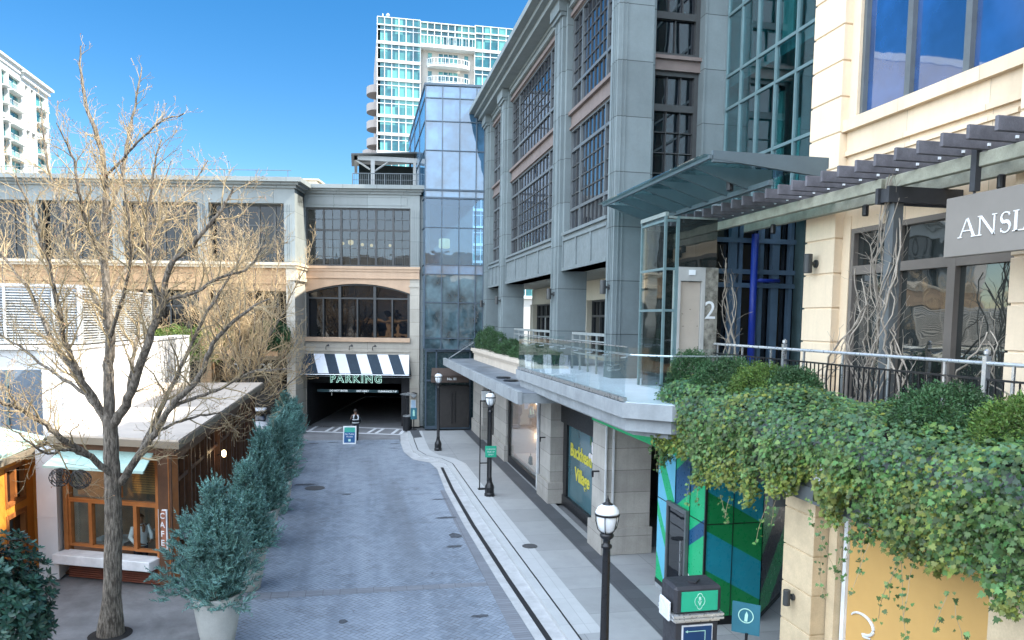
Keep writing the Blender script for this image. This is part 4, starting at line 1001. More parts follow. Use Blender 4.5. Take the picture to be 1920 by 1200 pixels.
s = MB(); s.box(6.75, 8.4, 4.0, 15.4, 4.5, 5.05); s.build('trough_body', m_conc, TG)
MB().box(6.85, 8.3, 4.1, 15.3, 5.05, 5.1).build('soil', M('planter_soil', (.03, .025, .02, 1), .9, .3, 8), TG)

GW = thing('patterned_hoarding', 'hoarding with green, teal and navy zigzag stripes round the street-corner shop', 'hoarding', (7.27, 15.6, 0))
hz = {'g': M('hoarding_emerald', (.012, .40, .16, 1), .32, .05, 3), 'dg': M('hoarding_forest_green', (.01, .20, .06, 1), .3, .08, 3), 't': M('hoarding_teal', (.015, .23, .30, 1), .3, .08, 3),
      'n': M('hoarding_navy', (.01, .075, .17, 1), .3, .08, 3), 'lb': M('hoarding_sky_blue', (.13, .46, .62, 1), .35, .05, 3), 'k': M('hoarding_black', (.004, .006, .01, 1), .3, .1, 3)}
order = ['g', 'dg', 't', 'n', 'lb', 'k']; mats_h = [hz[k] for k in order]
s = MB(); s.slab([(7.29, 17.0), (7.29, 14.43), (8.6, 14.43), (9.98, 15.74), (9.98, 17.0)], .3, 3.75); s.slab([(7.32, 16.96), (7.32, 14.46), (8.58, 14.46), (9.95, 15.77), (9.95, 16.96)], .09, .3); s.build('core', m_dark, GW)
def clip(poly, z0, z1):
    def cut(P, f, keep):
        o = []
        for i in range(len(P)):
            a, b = P[i], P[(i+1) % len(P)]
            ia, ib = keep(a), keep(b)
            if ia: o.append(a)
            if ia != ib:
                t = (f-a[1])/(b[1]-a[1]); o.append((a[0]+(b[0]-a[0])*t, f))
        return o
    P = cut(poly, z0, lambda p: p[1] >= z0)
    if len(P) > 2: P = cut(P, z1, lambda p: p[1] <= z1)
    return P if len(P) > 2 else None
def bands(F, u0, u1, slope, zs, cols, n):
    """parallel slanting bands between u0 and u1; zs are band edges at u0."""
    mb = MB()
    for (a, b, c) in zip(zs[:-1], zs[1:], cols):
        P = clip([(u0, a), (u1, a+slope*(u1-u0)), (u1, b+slope*(u1-u0)), (u0, b)], .3, 3.75)
        if P: mb.add([F.p(u, z, n) for u, z in P], [tuple(range(len(P)))], order.index(c))
    return mb
def hp(F, u0, u1, sl, zs, cols, n=0.):
    bands(F, u0, u1, sl, zs, cols, n).build('hoarding_panel', mats_h, GW, recalc=False)
FH = Frame((7.27, 0, 0), (0, -1, 0), (-1, 0, 0))
hp(FH, -17.0, -15.98, -1.35, [-.8, .5, 1.0, 1.9, 2.25, 3.15, 3.75, 5.4], ['g', 'g', 'lb', 'g', 'lb', 'g', 'lb'])
hp(FH, -15.98, -14.42, .62, [-1.8, -.7, .2, 1.15, 1.5, 2.35, 3.2, 4.4], ['g', 'dg', 'g', 'n', 'g', 'n', 'g'])
FG = Frame((0, 14.42, 0), (1, 0, 0), (0, -1, 0))
hp(FG, 7.27, 8.6, -.56, [-.9, .5, 1.35, 2.2, 3.05, 3.9, 5], ['k', 'dg', 't', 'dg', 't', 'dg'])
FA = Frame((8.6, 14.42, 0), (.72, .69, 0), (.69, -.72, 0))
s = MB(); s.slab([(8.33, 14.5), (9.35, 15.45), (9.6, 15.2), (9.6, 16), (8.3, 16)], .3, 3.75)
hp(FA, 0, 1.9, .62, [-.9, -.1, .75, 1.6, 2.45, 3.3, 4.2], ['k', 'dg', 'k', 'dg', 'k', 'dg'], .02)
s = MB()
for z in (2.33,): s.box(7.255, 7.268, 14.42, 17.0, z-.008, z+.008); s.box(7.27, 8.6, 14.405, 14.418, z-.008, z+.008)
for x in (7.9,): s.box(x-.006, x+.006, 14.405, 14.418, .3, 3.75)
for y in (15.2, 15.98): s.box(7.255, 7.268, y-.006, y+.006, .3, 3.75)
s.box(7.245, 7.29, 14.4, 14.45, .3, 3.75); s.box(7.25, 7.30, 14.43, 17.0, .2, .3)
s.build('panel_joints', m_black, GW)
MB().box(7.26, 7.31, 14.42, 17.0, .09, .2).build('plinth', m_conc, GW)
s = MB(); s.box(7.18, 7.26, 16.2, 16.28, .1, 2.42); s.box(7.18, 7.26, 15.2, 15.28, .1, 2.42); s.box(7.18, 7.26, 15.28, 16.2, 2.32, 2.42)
dr = s.build('door', m_framel, GW)
MB().box(7.215, 7.245, 15.28, 16.2, .12, 2.32).build('pane', m_gdark, dr)
MB().box(7.14, 7.18, 15.36, 15.39, .9, 1.7).build('handle', m_steel, dr)
text('A', .14, FXt, -15.75, 2.37, 7.2*-1+.025, bpy.data.materials['white_letter'], dr, name='door_number') if False else None
mb = MB()
for k in range(6): mb.prism(FH, [(-15.16+.02*k, .98-.12*k), (-14.85+.05*k, .80-.12*k), (-14.85+.05*k, .83-.12*k), (-15.16+.02*k, 1.02-.12*k)], .012, .016)
mb.build('white_caption_lines', bpy.data.materials['white_letter'], GW)
# ================================================================== CAFE PAVILION
CF = thing('cafe_pavilion', 'wood-framed cafe pavilion with flat pale roof, white serving counter and brick-red slats', 'cafe', (-4.41, 18.95, 0))
FC = Frame((-4.41, 18.95, 0), (.918, -.396, 0), (-.396, -.918, 0))
FSd = Frame((-4.36, 0, 0), (0, 1, 0), (1, 0, 0))
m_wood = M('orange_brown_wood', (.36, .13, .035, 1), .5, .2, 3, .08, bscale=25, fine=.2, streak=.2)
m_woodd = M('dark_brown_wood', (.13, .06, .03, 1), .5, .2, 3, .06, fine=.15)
m_red = M('brick_red_slats', (.19, .06, .035, 1), .6, .25, 4, fine=.2)
m_roofw = M('pale_roof_membrane', (.58, .49, .40, 1), .7, .12, .7, .05, fine=.12, stain=.45)
m_fasc = M('bronze_grey_fascia', (.22, .18, .13, 1), .55, .1, 2)
m_mint = M('mint_glass_awning', (.38, .54, .48, 1), .25, .12, 1.2)
m_render = M('white_rendered_panel', (.74, .74, .73, 1), .6, .05, .8, .02, stain=.08)
m_pinkc = M('pale_grey_column', (.62, .62, .61, 1), .6, .06, 1.2, .03, stain=.15)
s = MB(); s.slab([(-4.08, 18.5), (-7.32, 19.9), (-8.62, 24.6), (-8.62, 34.7), (-4.08, 34.7)], 3.62, 3.70); roof = s.build('roof', m_roofw, CF)
s = MB(); s.slab([(-4.05, 18.42), (-4.05, 34.75), (-4.22, 34.7), (-4.22, 18.65), (-7.3, 20.0), (-7.34, 19.82)], 3.50, 3.66); s.build('fascia', m_fasc, roof)
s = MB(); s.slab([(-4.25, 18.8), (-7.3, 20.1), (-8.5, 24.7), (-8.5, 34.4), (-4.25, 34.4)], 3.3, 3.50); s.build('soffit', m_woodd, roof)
s = MB()
s.fb(FC, -.36, 0, .1, 3.35, -.35, 0); s.fb(FC, -2.95, -.36, 3.12, 3.35, -.3, -.02); s.fb(FC, -3.0, -2.88, .4, 3.12, -.2, -.02)
s.fb(FC, -1.52, -1.36, 2.15, 3.12, -.12, -.02)
s.build('wood_frame', m_wood, CF)
# upper fixed panes, transom, four sliding panes
window(FC, -2.88, -.36, 2.02, 3.12, -.14, CF, m_wood, m_gclear, (-1.62,), (), fw=.045, bar=.03, proud=.1, name='upper_window', gback=.02)
for k in range(4):
    a = -2.88+k*.63
    window(FC, a, a+.63, .84, 2.02, -.14+(.03 if k % 2 else 0), CF, m_wood, m_gclear, (), (), fw=.06, proud=.08, name='sliding_window', gback=.02)
MB().fb(FC, -3.0, -.30, .5, .74, -.1, .38).build('serving_counter', bpy.data.materials['white_trim'], CF, bevel=.015)
s = MB()
for k in range(8): s.fb(FC, -2.9, -.36, .06+k*.055, .095+k*.055, -.06, -.03)
s.fb(FC, -2.9, -.36, .04, .5, -.12, -.07)
s.build('slat_panel', m_red, CF)
s = MB(); s.add([FC.p(-2.85, 3.34, .05), FC.p(-.35, 3.34, .05), FC.p(-.22, 2.98, .6), FC.p(-2.95, 2.98, .6)], [(0, 1, 2, 3)]); s.add([FC.p(-2.85, 3.30, .05), FC.p(-.35, 3.30, .05), FC.p(-.22, 2.94, .6), FC.p(-2.95, 2.94, .6)], [(0, 3, 2, 1)])
s.fb(FC, -2.95, -.22, 2.93, 2.99, .57, .62)
s.build('glass_awning', m_mint, CF)
# interior of the cafe
s = MB(); s.slab([(-4.6, 21.5), (-8.3, 23.2), (-8.3, 23.4), (-4.6, 21.7)], .1, 3.3)
s.build('inner_wall', M('cafe_inner_wall', (.10, .075, .05, 1), .7, .4, 1.5), CF)
s = MB()
for k in range(14): s.fb(FC, -1.3, -.4, 2.2+k*.06, 2.235+k*.06, -.4, -.37)
s.build('slatted_blind', M('ochre_blind', (.30, .18, .07, 1), .6), CF)
s = MB(); s.fb(FC, -2.7, -1.7, .75, .85, -1.2, -.5); s.fb(FC, -1.5, -.5, .85, 1.0, -1.6, -1.1); s.fb(FC, -2.5, -2.2, .86, 1.2, -1.0, -.8); s.fb(FC, -1.2, -.9, 1.0, 1.35, -1.5, -1.2)
s.build('counter_equipment', m_conc, CF)
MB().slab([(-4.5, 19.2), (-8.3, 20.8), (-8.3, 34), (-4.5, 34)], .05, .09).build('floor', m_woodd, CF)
# side wall
s = MB()
s.fb(FSd, 18.96, 19.3, .1, 3.35, -.3, 0); s.fb(FSd, 19.3, 34.4, 3.05, 3.3, -.2, -.02); s.fb(FSd, 19.3, 34.4, .08, .5, -.2, -.02)
for y in (21.2, 23.4, 25.6, 27.8, 30.0, 32.2, 34.2): s.fb(FSd, y, y+.14, .5, 3.05, -.2, -.01)
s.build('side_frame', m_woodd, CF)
for k, y in enumerate((19.3, 21.34, 23.54, 25.74, 27.94, 30.14, 32.34)):
    window(FSd, y, min(y+2.06, 34.2) if k else y+1.9, .5, 3.05, -.14, CF, m_woodd, m_gdark, (y+.68, y+1.36), (2.45,), (), proud=.08, name='side_window')
MB().slab([(-8.3, 34.3), (-4.4, 34.3), (-4.4, 34.45), (-8.3, 34.45)], .1, 3.4).build('end_wall', m_woodd, CF)
s = MB(); s.fb(FSd, 20.1, 20.14, 1.5, 2.6, .2, .25)
mcol = MB(); mcol.box(-7.66, -7.22, 19.95, 20.85, .05, 3.3); mcol.box(-7.665, -7.215, 19.94, 20.86, 1.62, 1.635); mcol.build('corner_column', m_pinkc, CF)
# vertical CAFE sign
CS = thing('cafe_sign', 'narrow vertical white-framed cafe sign on the corner post', 'sign', FC.p(-.14, 1.0, .05))
MB().fb(FC, -.27, -.03, .98, 1.96, .02, .06).build('board', bpy.data.materials['white_trim'], CS, bevel=.005)
MB().fb(FC, -.24, -.06, 1.01, 1.93, .06, .068).build('face', M('terracotta_sign_face', (.30, .12, .07, 1), .5), CS)
for k, ch in enumerate('CAFE'): text(ch, .2, FC, -.15, 1.80-k*.22, .07, bpy.data.materials['white_letter'], CS, bold=.004, extrude=.003)
# orange pavilion
OP = thing('orange_pavilion', 'bright orange timber pavilion with mint roof at the left edge', 'pavilion', (-8.1, 19, 0))
m_or = M('bright_orange_timber', (.72, .27, .035, 1), .55, .12, 1.5, .05, fine=.1, streak=.15)
FO = Frame((-8.1, 0, 0), (0, 1, 0), (1, 0, 0))
s = MB(); s.fb(FO, 17.7, 19.35, .05, 3.25, -.2, 0); s.fb(FO, 20.45, 20.9, .05, 3.25, -.2, 0); s.fb(FO, 19.35, 20.45, 2.95, 3.25, -.2, 0); s.fb(FO, 19.35, 20.45, 1.82, 2.0, -.2, 0); s.fb(FO, 19.35, 20.45, .05, .3, -.2, 0)
s.fb(FO, 16.9, 17.5, .05, 3.25, -.2, .0); s.box(-8.3, -7.8, 20.9, 21.1, .05, 3.3)
s.build('wall', m_or, OP)
window(FO, 19.35, 20.45, 2.0, 2.95, -.06, OP, m_wood, m_gdark, (19.9,), (), fw=.08, proud=.08)
window(FO, 19.35, 20.45, .3, 1.82, -.06, OP, m_wood, m_gdark, (), (), fw=.12, proud=.08, name='door')
s = MB(); s.add([(-7.85, 16.5, 3.28), (-7.85, 21.2, 3.34), (-11.5, 21.2, 4.3), (-11.5, 16.5, 4.25), (-7.85, 16.5, 3.36), (-7.85, 21.2, 3.42), (-11.5, 21.2, 4.38), (-11.5, 16.5, 4.33)], [(0, 1, 2, 3), (4, 7, 6, 5), (0, 4, 5, 1), (1, 5, 6, 2), (2, 6, 7, 3), (3, 7, 4, 0)])
for k in range(6): y = 16.9+k*.85; s.add([(-7.84, y, 3.37), (-7.84, y+.05, 3.37), (-11.5, y+.05, 4.35), (-11.5, y, 4.35), (-7.84, y, 3.43), (-7.84, y+.05, 3.43), (-11.5, y+.05, 4.41), (-11.5, y, 4.41)], [(0, 1, 2, 3), (4, 7, 6, 5), (0, 4, 5, 1), (1, 5, 6, 2), (2, 6, 7, 3), (3, 7, 4, 0)])
s.build('roof', m_mint, OP)
MB().box(-7.86, -7.8, 16.5, 21.2, 3.16, 3.30).build('gutter', m_fasc, OP)
MB().box(-11.4, -8.32, 16.9, 21.0, .05, 3.2).build('inner_wall', m_dark, OP)
# wire sphere lanterns hanging in the branches
m_wire = M('dark_wire', (.03, .025, .022, 1), .6)
def wire_ball(x, y, z, r, label):
    t_ = thing('wire_sphere', label, 'wire ornament', (x, y, z), group='wire spheres hanging in the tree')
    mb = MB()
    for k in range(7):
        ax = Vector((rnd.gauss(0, 1), rnd.gauss(0, 1), rnd.gauss(0, 1))).normalized(); a = ax.orthogonal().normalized(); b = ax.cross(a)
        mb.tube([Vector((x, y, z))+(a*math.cos(q)+b*math.sin(q))*r for q in [2*math.pi*i/16 for i in range(17)]], .008, 4, cap=False)
    mb.build('wire_rings', m_wire, t_)
wire_ball(-5.33, 14.9, 3.62, .17, 'left of the two dark wire balls hanging in front of the orange wall')
wire_ball(-5.02, 15.0, 3.55, .18, 'right of the two dark wire balls hanging in front of the column')

# ================================================================== WHITE ANNEX WITH LOUVRES
AX = thing('white_annex', 'white-panelled annex with silver roof louvres behind the cafe', 'building', (-9, 26, 0))
s = MB(); s.box(-9.25, -8.66, 24.75, 42, .1, 5.5); s.box(-18, -9.25, 25.3, 42, 4.9, 5.52)
s.build('wall', m_render, AX)
s = MB(); s.box(-9.3, -8.6, 24.7, 42.05, 5.5, 5.6); s.box(-18, -9.3, 25.1, 26, 5.52, 5.62)
for y in (24.72, 28.2, 31.4, 35.4, 41.9): s.box(-8.66, -8.62, y, y+.12, 3.6, 5.5)
s.build('coping', m_pinkc, AX)
m_bluep = M('blue_grey_glass_panel', (.16, .20, .24, 1), .2, .2, .9)
MB().box(-18, -9.25, 25.3, 25.4, .1, 4.9).build('front_glazing', m_bluep, AX)
s = MB()
for x in (-9.4, -10.4, -11.9, -13.4, -14.9): s.box(x-.03, x+.03, 25.24, 25.3, .1, 4.9)
s.build('mullions', m_cwf, AX)
m_louv = M('silver_louvre_slat', (.50, .52, .52, 1), .45, .12, 4, metal=.35)
def louv(F, u0, u1, z0, z1, posts, parent):
    mb = MB(); z = z0
    while z < z1:
        mb.add([F.p(u0, z, 0), F.p(u1, z, 0), F.p(u1, z+.05, -.07), F.p(u0, z+.05, -.07), F.p(u0, z+.012, 0), F.p(u1, z+.012, 0), F.p(u1, z+.062, -.07), F.p(u0, z+.062, -.07)], [(0, 1, 2, 3), (4, 7, 6, 5), (0, 4, 5, 1), (1, 5, 6, 2), (2, 6, 7, 3), (3, 7, 4, 0)]); z += .085
    mb.build('louvre_slats', m_louv, parent)
    mb = MB()
    for p_ in posts: mb.fb(F, p_-.035, p_+.035, z0-.05, z1+.05, -.05, .03)
    mb.fb(F, u0, u1, z1+.02, z1+.1, -.05, .025); mb.fb(F, u0, u1, z0-.1, z0-.02, -.05, .025)
    mb.build('louvre_frame', m_louv, parent)
LV = thing('roof_louvre_screen', 'silver horizontal louvre screen standing on the annex roof', 'louvre screen', (-9, 27, 5.6))
louv(Frame((0, 26.5, 0), (1, 0, 0), (0, -1, 0)), -18, -8.72, 5.75, 7.45, (-8.76, -9.5, -10.9, -12.3, -13.7, -15.1, -16.5), LV)
louv(Frame((-8.7, 0, 0), (0, 1, 0), (1, 0, 0)), 26.55, 35.1, 5.75, 7.45, (26.6, 28.2, 29.9, 31.3, 33.2, 35.0), LV)
MB().box(-17.9, -8.85, 26.65, 35.0, 5.62, 7.4).build('plant_box', m_framel, LV)

# ================================================================== FAR TOWERS
m_hw = M('white_tower_concrete', (.60, .62, .60, 1), .6, .05, .1)
m_hb = M('cream_tower_stucco', (.46, .43, .38, 1), .7, .06, .1)
m_hg = glass_opaque('teal_tower_glass', (.01, .10, .12, 1), 1.6, wob=.0, var=.3, blinds=.75)
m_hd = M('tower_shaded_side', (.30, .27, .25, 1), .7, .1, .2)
HT = thing('glass_hotel_tower', 'tall white and teal glass residential tower in the background', 'tower', (18, 150, 0))
X0, X1, X2, X3, YF, ZT = 3.8, 11.45, 21.4, 36, 140, 60.4
MB().box(X0+.5, X1, YF+.3, 175, 0, ZT-1.4).box(X1, X2, YF+.9, 175, 0, ZT-1.4).box(X2, X3, YF+.3, 175, 0, ZT-1.4).build('wall', m_hb, HT)
nf = 10
FH_ = Frame((0, YF, 0), (1, 0, 0), (0, -1, 0))
for (a, b, nn) in ((X0, X1, 6), (X2, X3, 10)):
    for k in range(nf+6):
        zt = ZT-1.5-3.2*k
        if zt < 12: break
        w_ = (b-a)/nn; mb = MB()
        for j in range(nn+1): mb.fb(FH_, a+j*w_-.07, a+j*w_+.07, zt-2.75, zt-.05, -.1, .12)
        mb.fb(FH_, a, b, zt-.85, zt-.72, -.1, .115)
        w = mb.build('window_band', m_hw, HT)
        MB().fb(FH_, a, b, zt-2.75, zt-.05, -.02, .0).build('pane', m_hg, w)
    mb = MB()
    for k in range(nf+6):
        zt = ZT-1.5-3.2*k
        if zt > 12: mb.fb(FH_, a-.1, b+.1, zt-3.25, zt-2.75, -.5, .3)
    mb.fb(FH_, a-.1, b+.1, ZT-1.55, ZT-1.35, -.5, .3); mb.build('floor_slab_edges', m_hw, HT)
    mb = MB(); mb.fb(FH_, a, b, ZT-.12, ZT, -.1, .1)
    for j in range(nn+1): mb.fb(FH_, a+j*(b-a)/nn-.07, a+j*(b-a)/nn+.07, ZT-1.35, ZT-.12, -.1, .1)
    mb.build('parapet_frame', m_hw, HT); MB().fb(FH_, a, b, ZT-1.35, ZT-.12, -.04, 0).build('parapet_glass', m_hg, HT)
# central section: glazed top storey, balconied storeys under it
mb = MB(); mb.fb(FH_, X1, X2, ZT-4.9, ZT-4.3, -.9, 1.0); mb.fb(FH_, X1, X2, ZT-.6, ZT-.45, -.2, .75); mb.fb(FH_, X1, X2, ZT-1.9, ZT-1.65, -.2, .75); mb.fb(FH_, X1, X2, ZT-2.9, ZT-2.75, .9, 1.0)
for j in range(9): mb.fb(FH_, X1+j*(X2-X1)/8-.07, X1+j*(X2-X1)/8+.07, ZT-4.3, ZT-.6, .5, .7)
for j in range(18): mb.fb(FH_, X1+j*(X2-X1)/17-.03, X1+j*(X2-X1)/17+.03, ZT-4.3, ZT-2.9, .93, .98)
mb.build('top_storey_frame', m_hw, HT); MB().fb(FH_, X1, X2, ZT-4.3, ZT-.6, .35, .4).build('top_storey_glass', m_hg, HT)
for k in range(8):
    z = ZT-8.1-3.2*k
    if z < 14: break
    cx = (X1+X2)/2+.2; mb = MB(); P = []
    for i in range(17):
        t = math.pi*i/16; P.append((cx+3.9*math.cos(t), YF-1.9*math.sin(t)**.7 + .6))
    mb.slab(P, z, z+.35)
    for i in range(17): mb.box(P[i][0]-.04, P[i][0]+.04, P[i][1]-.04, P[i][1]+.04, z+.35, z+1.45)
    for i in range(16):
        mb.slab([P[i], P[i+1], (P[i+1][0], P[i+1][1]+.06), (P[i][0], P[i][1]+.06)], z+1.4, z+1.5)
        mb.slab([P[i], P[i+1], (P[i+1][0], P[i+1][1]+.06), (P[i][0], P[i][1]+.06)], z+.5, z+.58)
    b_ = mb.build('balcony', m_hw, HT)
    m2 = MB(); 
    for (a, b) in ((-1.8, 1.8), (-3.7, -3.0), (3.0, 3.7)): m2.box(cx+a, cx+b, YF+.84, YF+.88, z+.4, z+2.75)
    m2.build('balcony_window', m_hg, HT)
    m2 = MB(); m2.box(cx-1.8, cx+1.8, YF+.78, YF+.84, z+2.1, z+2.22)
    for q in (-1.8, -.9, 0, .9, 1.8): m2.box(cx+q-.05, cx+q+.05, YF+.78, YF+.84, z+.4, z+2.75)
    m2.build('window_bars', m_hw, HT)
# shaded west side with rounded balconies
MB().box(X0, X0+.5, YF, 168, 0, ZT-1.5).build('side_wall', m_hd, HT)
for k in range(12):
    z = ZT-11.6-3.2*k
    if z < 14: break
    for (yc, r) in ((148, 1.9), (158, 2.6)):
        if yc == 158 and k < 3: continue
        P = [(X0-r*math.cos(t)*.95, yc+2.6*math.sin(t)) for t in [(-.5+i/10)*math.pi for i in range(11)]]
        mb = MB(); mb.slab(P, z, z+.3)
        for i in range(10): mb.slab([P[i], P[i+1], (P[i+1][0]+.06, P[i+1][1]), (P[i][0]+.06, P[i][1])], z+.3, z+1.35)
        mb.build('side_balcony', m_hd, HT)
MB().tube([(X0+1, 141, ZT), (X0+1, 141, ZT+.9)], .1, 6).lathe([(.1, 0), (.4, .3), (.1, .6)], (X0+1.9, 141, ZT+.4), 10).tube([(X0+1.9, 141, ZT-1.3), (X0+1.9, 141, ZT+.5)], .08, 6).build('roof_antenna', m_hw, HT)

WT = thing('white_balcony_tower', 'white apartment block with stacked balconies at the far left', 'tower', (-70, 160, 0))
FWt = Frame((-65, 0, 0), (0, 1, 0), (1, 0, 0))
MB().box(-95, -65.4, 120, 181, 0, 53.6).build('wall', m_hb, WT)
mb = MB(); mb.fb(FWt, 120, 170, 53.5, 54.4, -30, .6); mb.fb(FWt, 120, 170.2, 54.4, 54.8, -30, 1.1); mb.fb(FWt, 168, 181.3, 53.0, 54.0, -31, .9); mb.fb(FWt, 167.5, 181.8, 54.0, 54.5, -31, 1.5)
mb.build('cornice', m_hw, WT)
mb = MB()
for y, w_ in ((158.5, 1.2), (162.0, .7), (168.0, 1.8), (171.5, 1.0), (174.2, .8), (180.0, 1.4), (154, 1.2), (150, 1)): mb.fb(FWt, y, y+w_, 0, 53.5, -.4, .35)
mb.fb(FWt, 140, 181, 52.2, 53.5, -.4, .3); mb.fb(FWt, 140, 181, 43.4, 44.2, -.4, .45)
mb.build('piers', m_hw, WT)
for k in range(14):
    z = 49.3-3.2*k
    if z < 14: break
    for a, b in ((159.7, 162.0), (162.7, 168.0), (175.0, 180.0), (151, 154)):
        mb = MB(); mb.fb(FWt, a, b, z-.15, z+.1, -.4, 1.1); mb.fb(FWt, a, b, z+1.05, z+1.12, 1.0, 1.08)
        q = a
        while q < b: mb.fb(FWt, q, q+.05, z+.1, z+1.05, 1.02, 1.06); q += .45
        b_ = mb.build('balcony', m_hw, WT)
        MB().fb(FWt, a, b, z+.1, z+2.8, -.38, -.3).build('balcony_glazing', m_hg, b_)
# low buildings behind the camera: they close the street and are what the windows mirror
OB = thing('street_end_building', 'cream shop building with a pitched roof closing the other end of the street', 'building', (0, -30, 0))
s = MB(); s.box(-52, 12, -42, -30, 0, 13); s.box(-52, -8, -44, -30.2, 13, 15.2); s.add([(-52, -30, 13), (12, -30, 13), (12, -42, 13), (-52, -42, 13), (-48, -36, 17.5), (8, -36, 17.5)], [(0, 1, 5, 4), (2, 3, 4, 5), (1, 2, 5), (0, 4, 3), (0, 3, 2, 1)])
s.build('wall', m_cream, OB)
s = MB()
for k in range(9): s.box(-28+k*4.4, -25.5+k*4.4, -30.05, -29.95, 5, 8); s.box(-28+k*4.4, -25+k*4.4, -30.05, -29.95, .4, 3.6)
s.build('windows', m_gdark, OB)
OC = thing('tan_row_building', 'tan two-storey row with arched openings on the far left side of the street', 'building', (-19, -5, 0))
s = MB(); s.box(-30, -19, -28, 12, 0, 6.2); s.box(-30.3, -18.6, -28.3, 12.3, 6.2, 6.6)
s.build('wall', m_tan, OC)
s = MB()
for k in range(8): s.box(-19.02, -18.95, -26+k*4.7, -23+k*4.7, 4.3, 5.8); s.box(-19.02, -18.95, -26+k*4.7, -22.8+k*4.7, .4, 3.8)
s.build('windows', m_gdark, OC)
# ================================================================== VEGETATION
def np_mesh(name, verts, faces, mats, parent=None, mi=None, smooth=False):
    """verts (N,3) array, faces (M,k) array of equal-size polygons."""
    me = bpy.data.meshes.new(name)
    verts = np.asarray(verts, dtype=np.float32); faces = np.asarray(faces, dtype=np.int32)
    k = faces.shape[1]
    me.vertices.add(len(verts)); me.vertices.foreach_set('co', verts.ravel())
    me.loops.add(faces.size); me.loops.foreach_set('vertex_index', faces.ravel())
    me.polygons.add(len(faces)); me.polygons.foreach_set('loop_start', np.arange(0, faces.size, k, dtype=np.int32)); me.polygons.foreach_set('loop_total', np.full(len(faces), k, dtype=np.int32))
    for m in (mats if isinstance(mats, (list, tuple)) else [mats]): me.materials.append(m)
    if mi is not None: me.polygons.foreach_set('material_index', np.asarray(mi, dtype=np.int32))
    me.update(calc_edges=True); me.validate()
    if smooth: me.polygons.foreach_set('use_smooth', [True]*len(me.polygons))
    o = bpy.data.objects.new(name, me); COL.objects.link(o)
    if parent is not None:
        o.parent = parent; o.matrix_parent_inverse = world_of(parent).inverted()
    return o

def unit(a): return a/np.maximum(np.linalg.norm(a, axis=-1, keepdims=True), 1e-6)

def leaves(pos, nrm, size, shape, tip=None, curl=.15):
    """one n-gon per leaf: shape is a list of (x, y) in leaf space; returns verts, faces."""
    n = len(pos); k = len(shape)
    nrm = unit(nrm); 
    if tip is None: tip = NR.normal(size=(n, 3))
    t = tip - nrm*np.sum(tip*nrm, 1, keepdims=True); t = unit(t); b = np.cross(nrm, t)
    sh = np.array(shape)
    v = pos[:, None, :] + size[:, None, None]*(sh[None, :, 0, None]*b[:, None, :] + sh[None, :, 1, None]*t[:, None, :]) - size[:, None, None]*curl*np.abs(sh[None, :, 0, None])*nrm[:, None, :]*2
    return v.reshape(-1, 3), np.arange(n*k).reshape(n, k)

IVY = [(0, 0), (.22, -.12), (.5, .1), (.3, .32), (.36, .62), (.12, .55), (0, 1.0), (-.12, .55), (-.36, .62), (-.3, .32), (-.5, .1), (-.22, -.12)]
HEART = [(0, 0), (.28, -.1), (.46, .2), (.3, .6), (0, 1.0), (-.3, .6), (-.46, .2), (-.28, -.1)]
OVAL = [(0, 0), (.16, .25), (.2, .55), (.1, .85), (0, 1.0), (-.1, .85), (-.2, .55), (-.16, .25)]

def leaf_mat(name, col, var=.35, rough=.45, trans=.25, yellow=None, yfac=.0, isl=.45):
    return M(name, col, rough, var, 1.4, island=isl, trans=trans)

def tubes_np(chains):
    """chains: list of (pts Nx3, radii N, sides) -> quads"""
    V = []; F = []; off = 0
    for pts, rad, sd in chains:
        pts = np.asarray(pts, float); n = len(pts)
        d = np.gradient(pts, axis=0); d = unit(d)
        ref = np.array([.3, .2, 1.0]) if abs(d[0][2]) < .9 else np.array([1., .1, 0])
        a = unit(np.cross(d, ref)); b = np.cross(d, a)
        an = np.linspace(0, 2*np.pi, sd, endpoint=False)
        ring = pts[:, None, :] + np.asarray(rad)[:, None, None]*(a[:, None, :]*np.cos(an)[None, :, None] + b[:, None, :]*np.sin(an)[None, :, None])
        V.append(ring.reshape(-1, 3))
        i = np.arange(n-1)[:, None]*sd; k = np.arange(sd)[None, :]; k2 = (k+1) % sd
        F.append((np.stack([i+k, i+k2, i+sd+k2, i+sd+k], -1)).reshape(-1, 4)+off); off += n*sd
    return np.concatenate(V), np.concatenate(F)

def rot_dir(d, ang, rs):
    d = Vector(d).normalized(); a = d.orthogonal().normalized(); b = d.cross(a); q = rs.random()*2*math.pi
    return (d*math.cos(ang) + (a*math.cos(q)+b*math.sin(q))*math.sin(ang)).normalized()

def twig_chain(p, d, L, r, rs, wob=.18, up=.06, nseg=None):
    nseg = nseg or max(3, int(L/.16)); pts = [Vector(p)]; d = Vector(d)
    for i in range(nseg):
        d = (d + Vector((rs.gauss(0, wob), rs.gauss(0, wob), rs.gauss(0, wob)+up))).normalized()
        pts.append(pts[-1]+d*(L/nseg))
    return pts, [max(r*(1-.85*i/nseg), .0032) for i in range(nseg+1)]

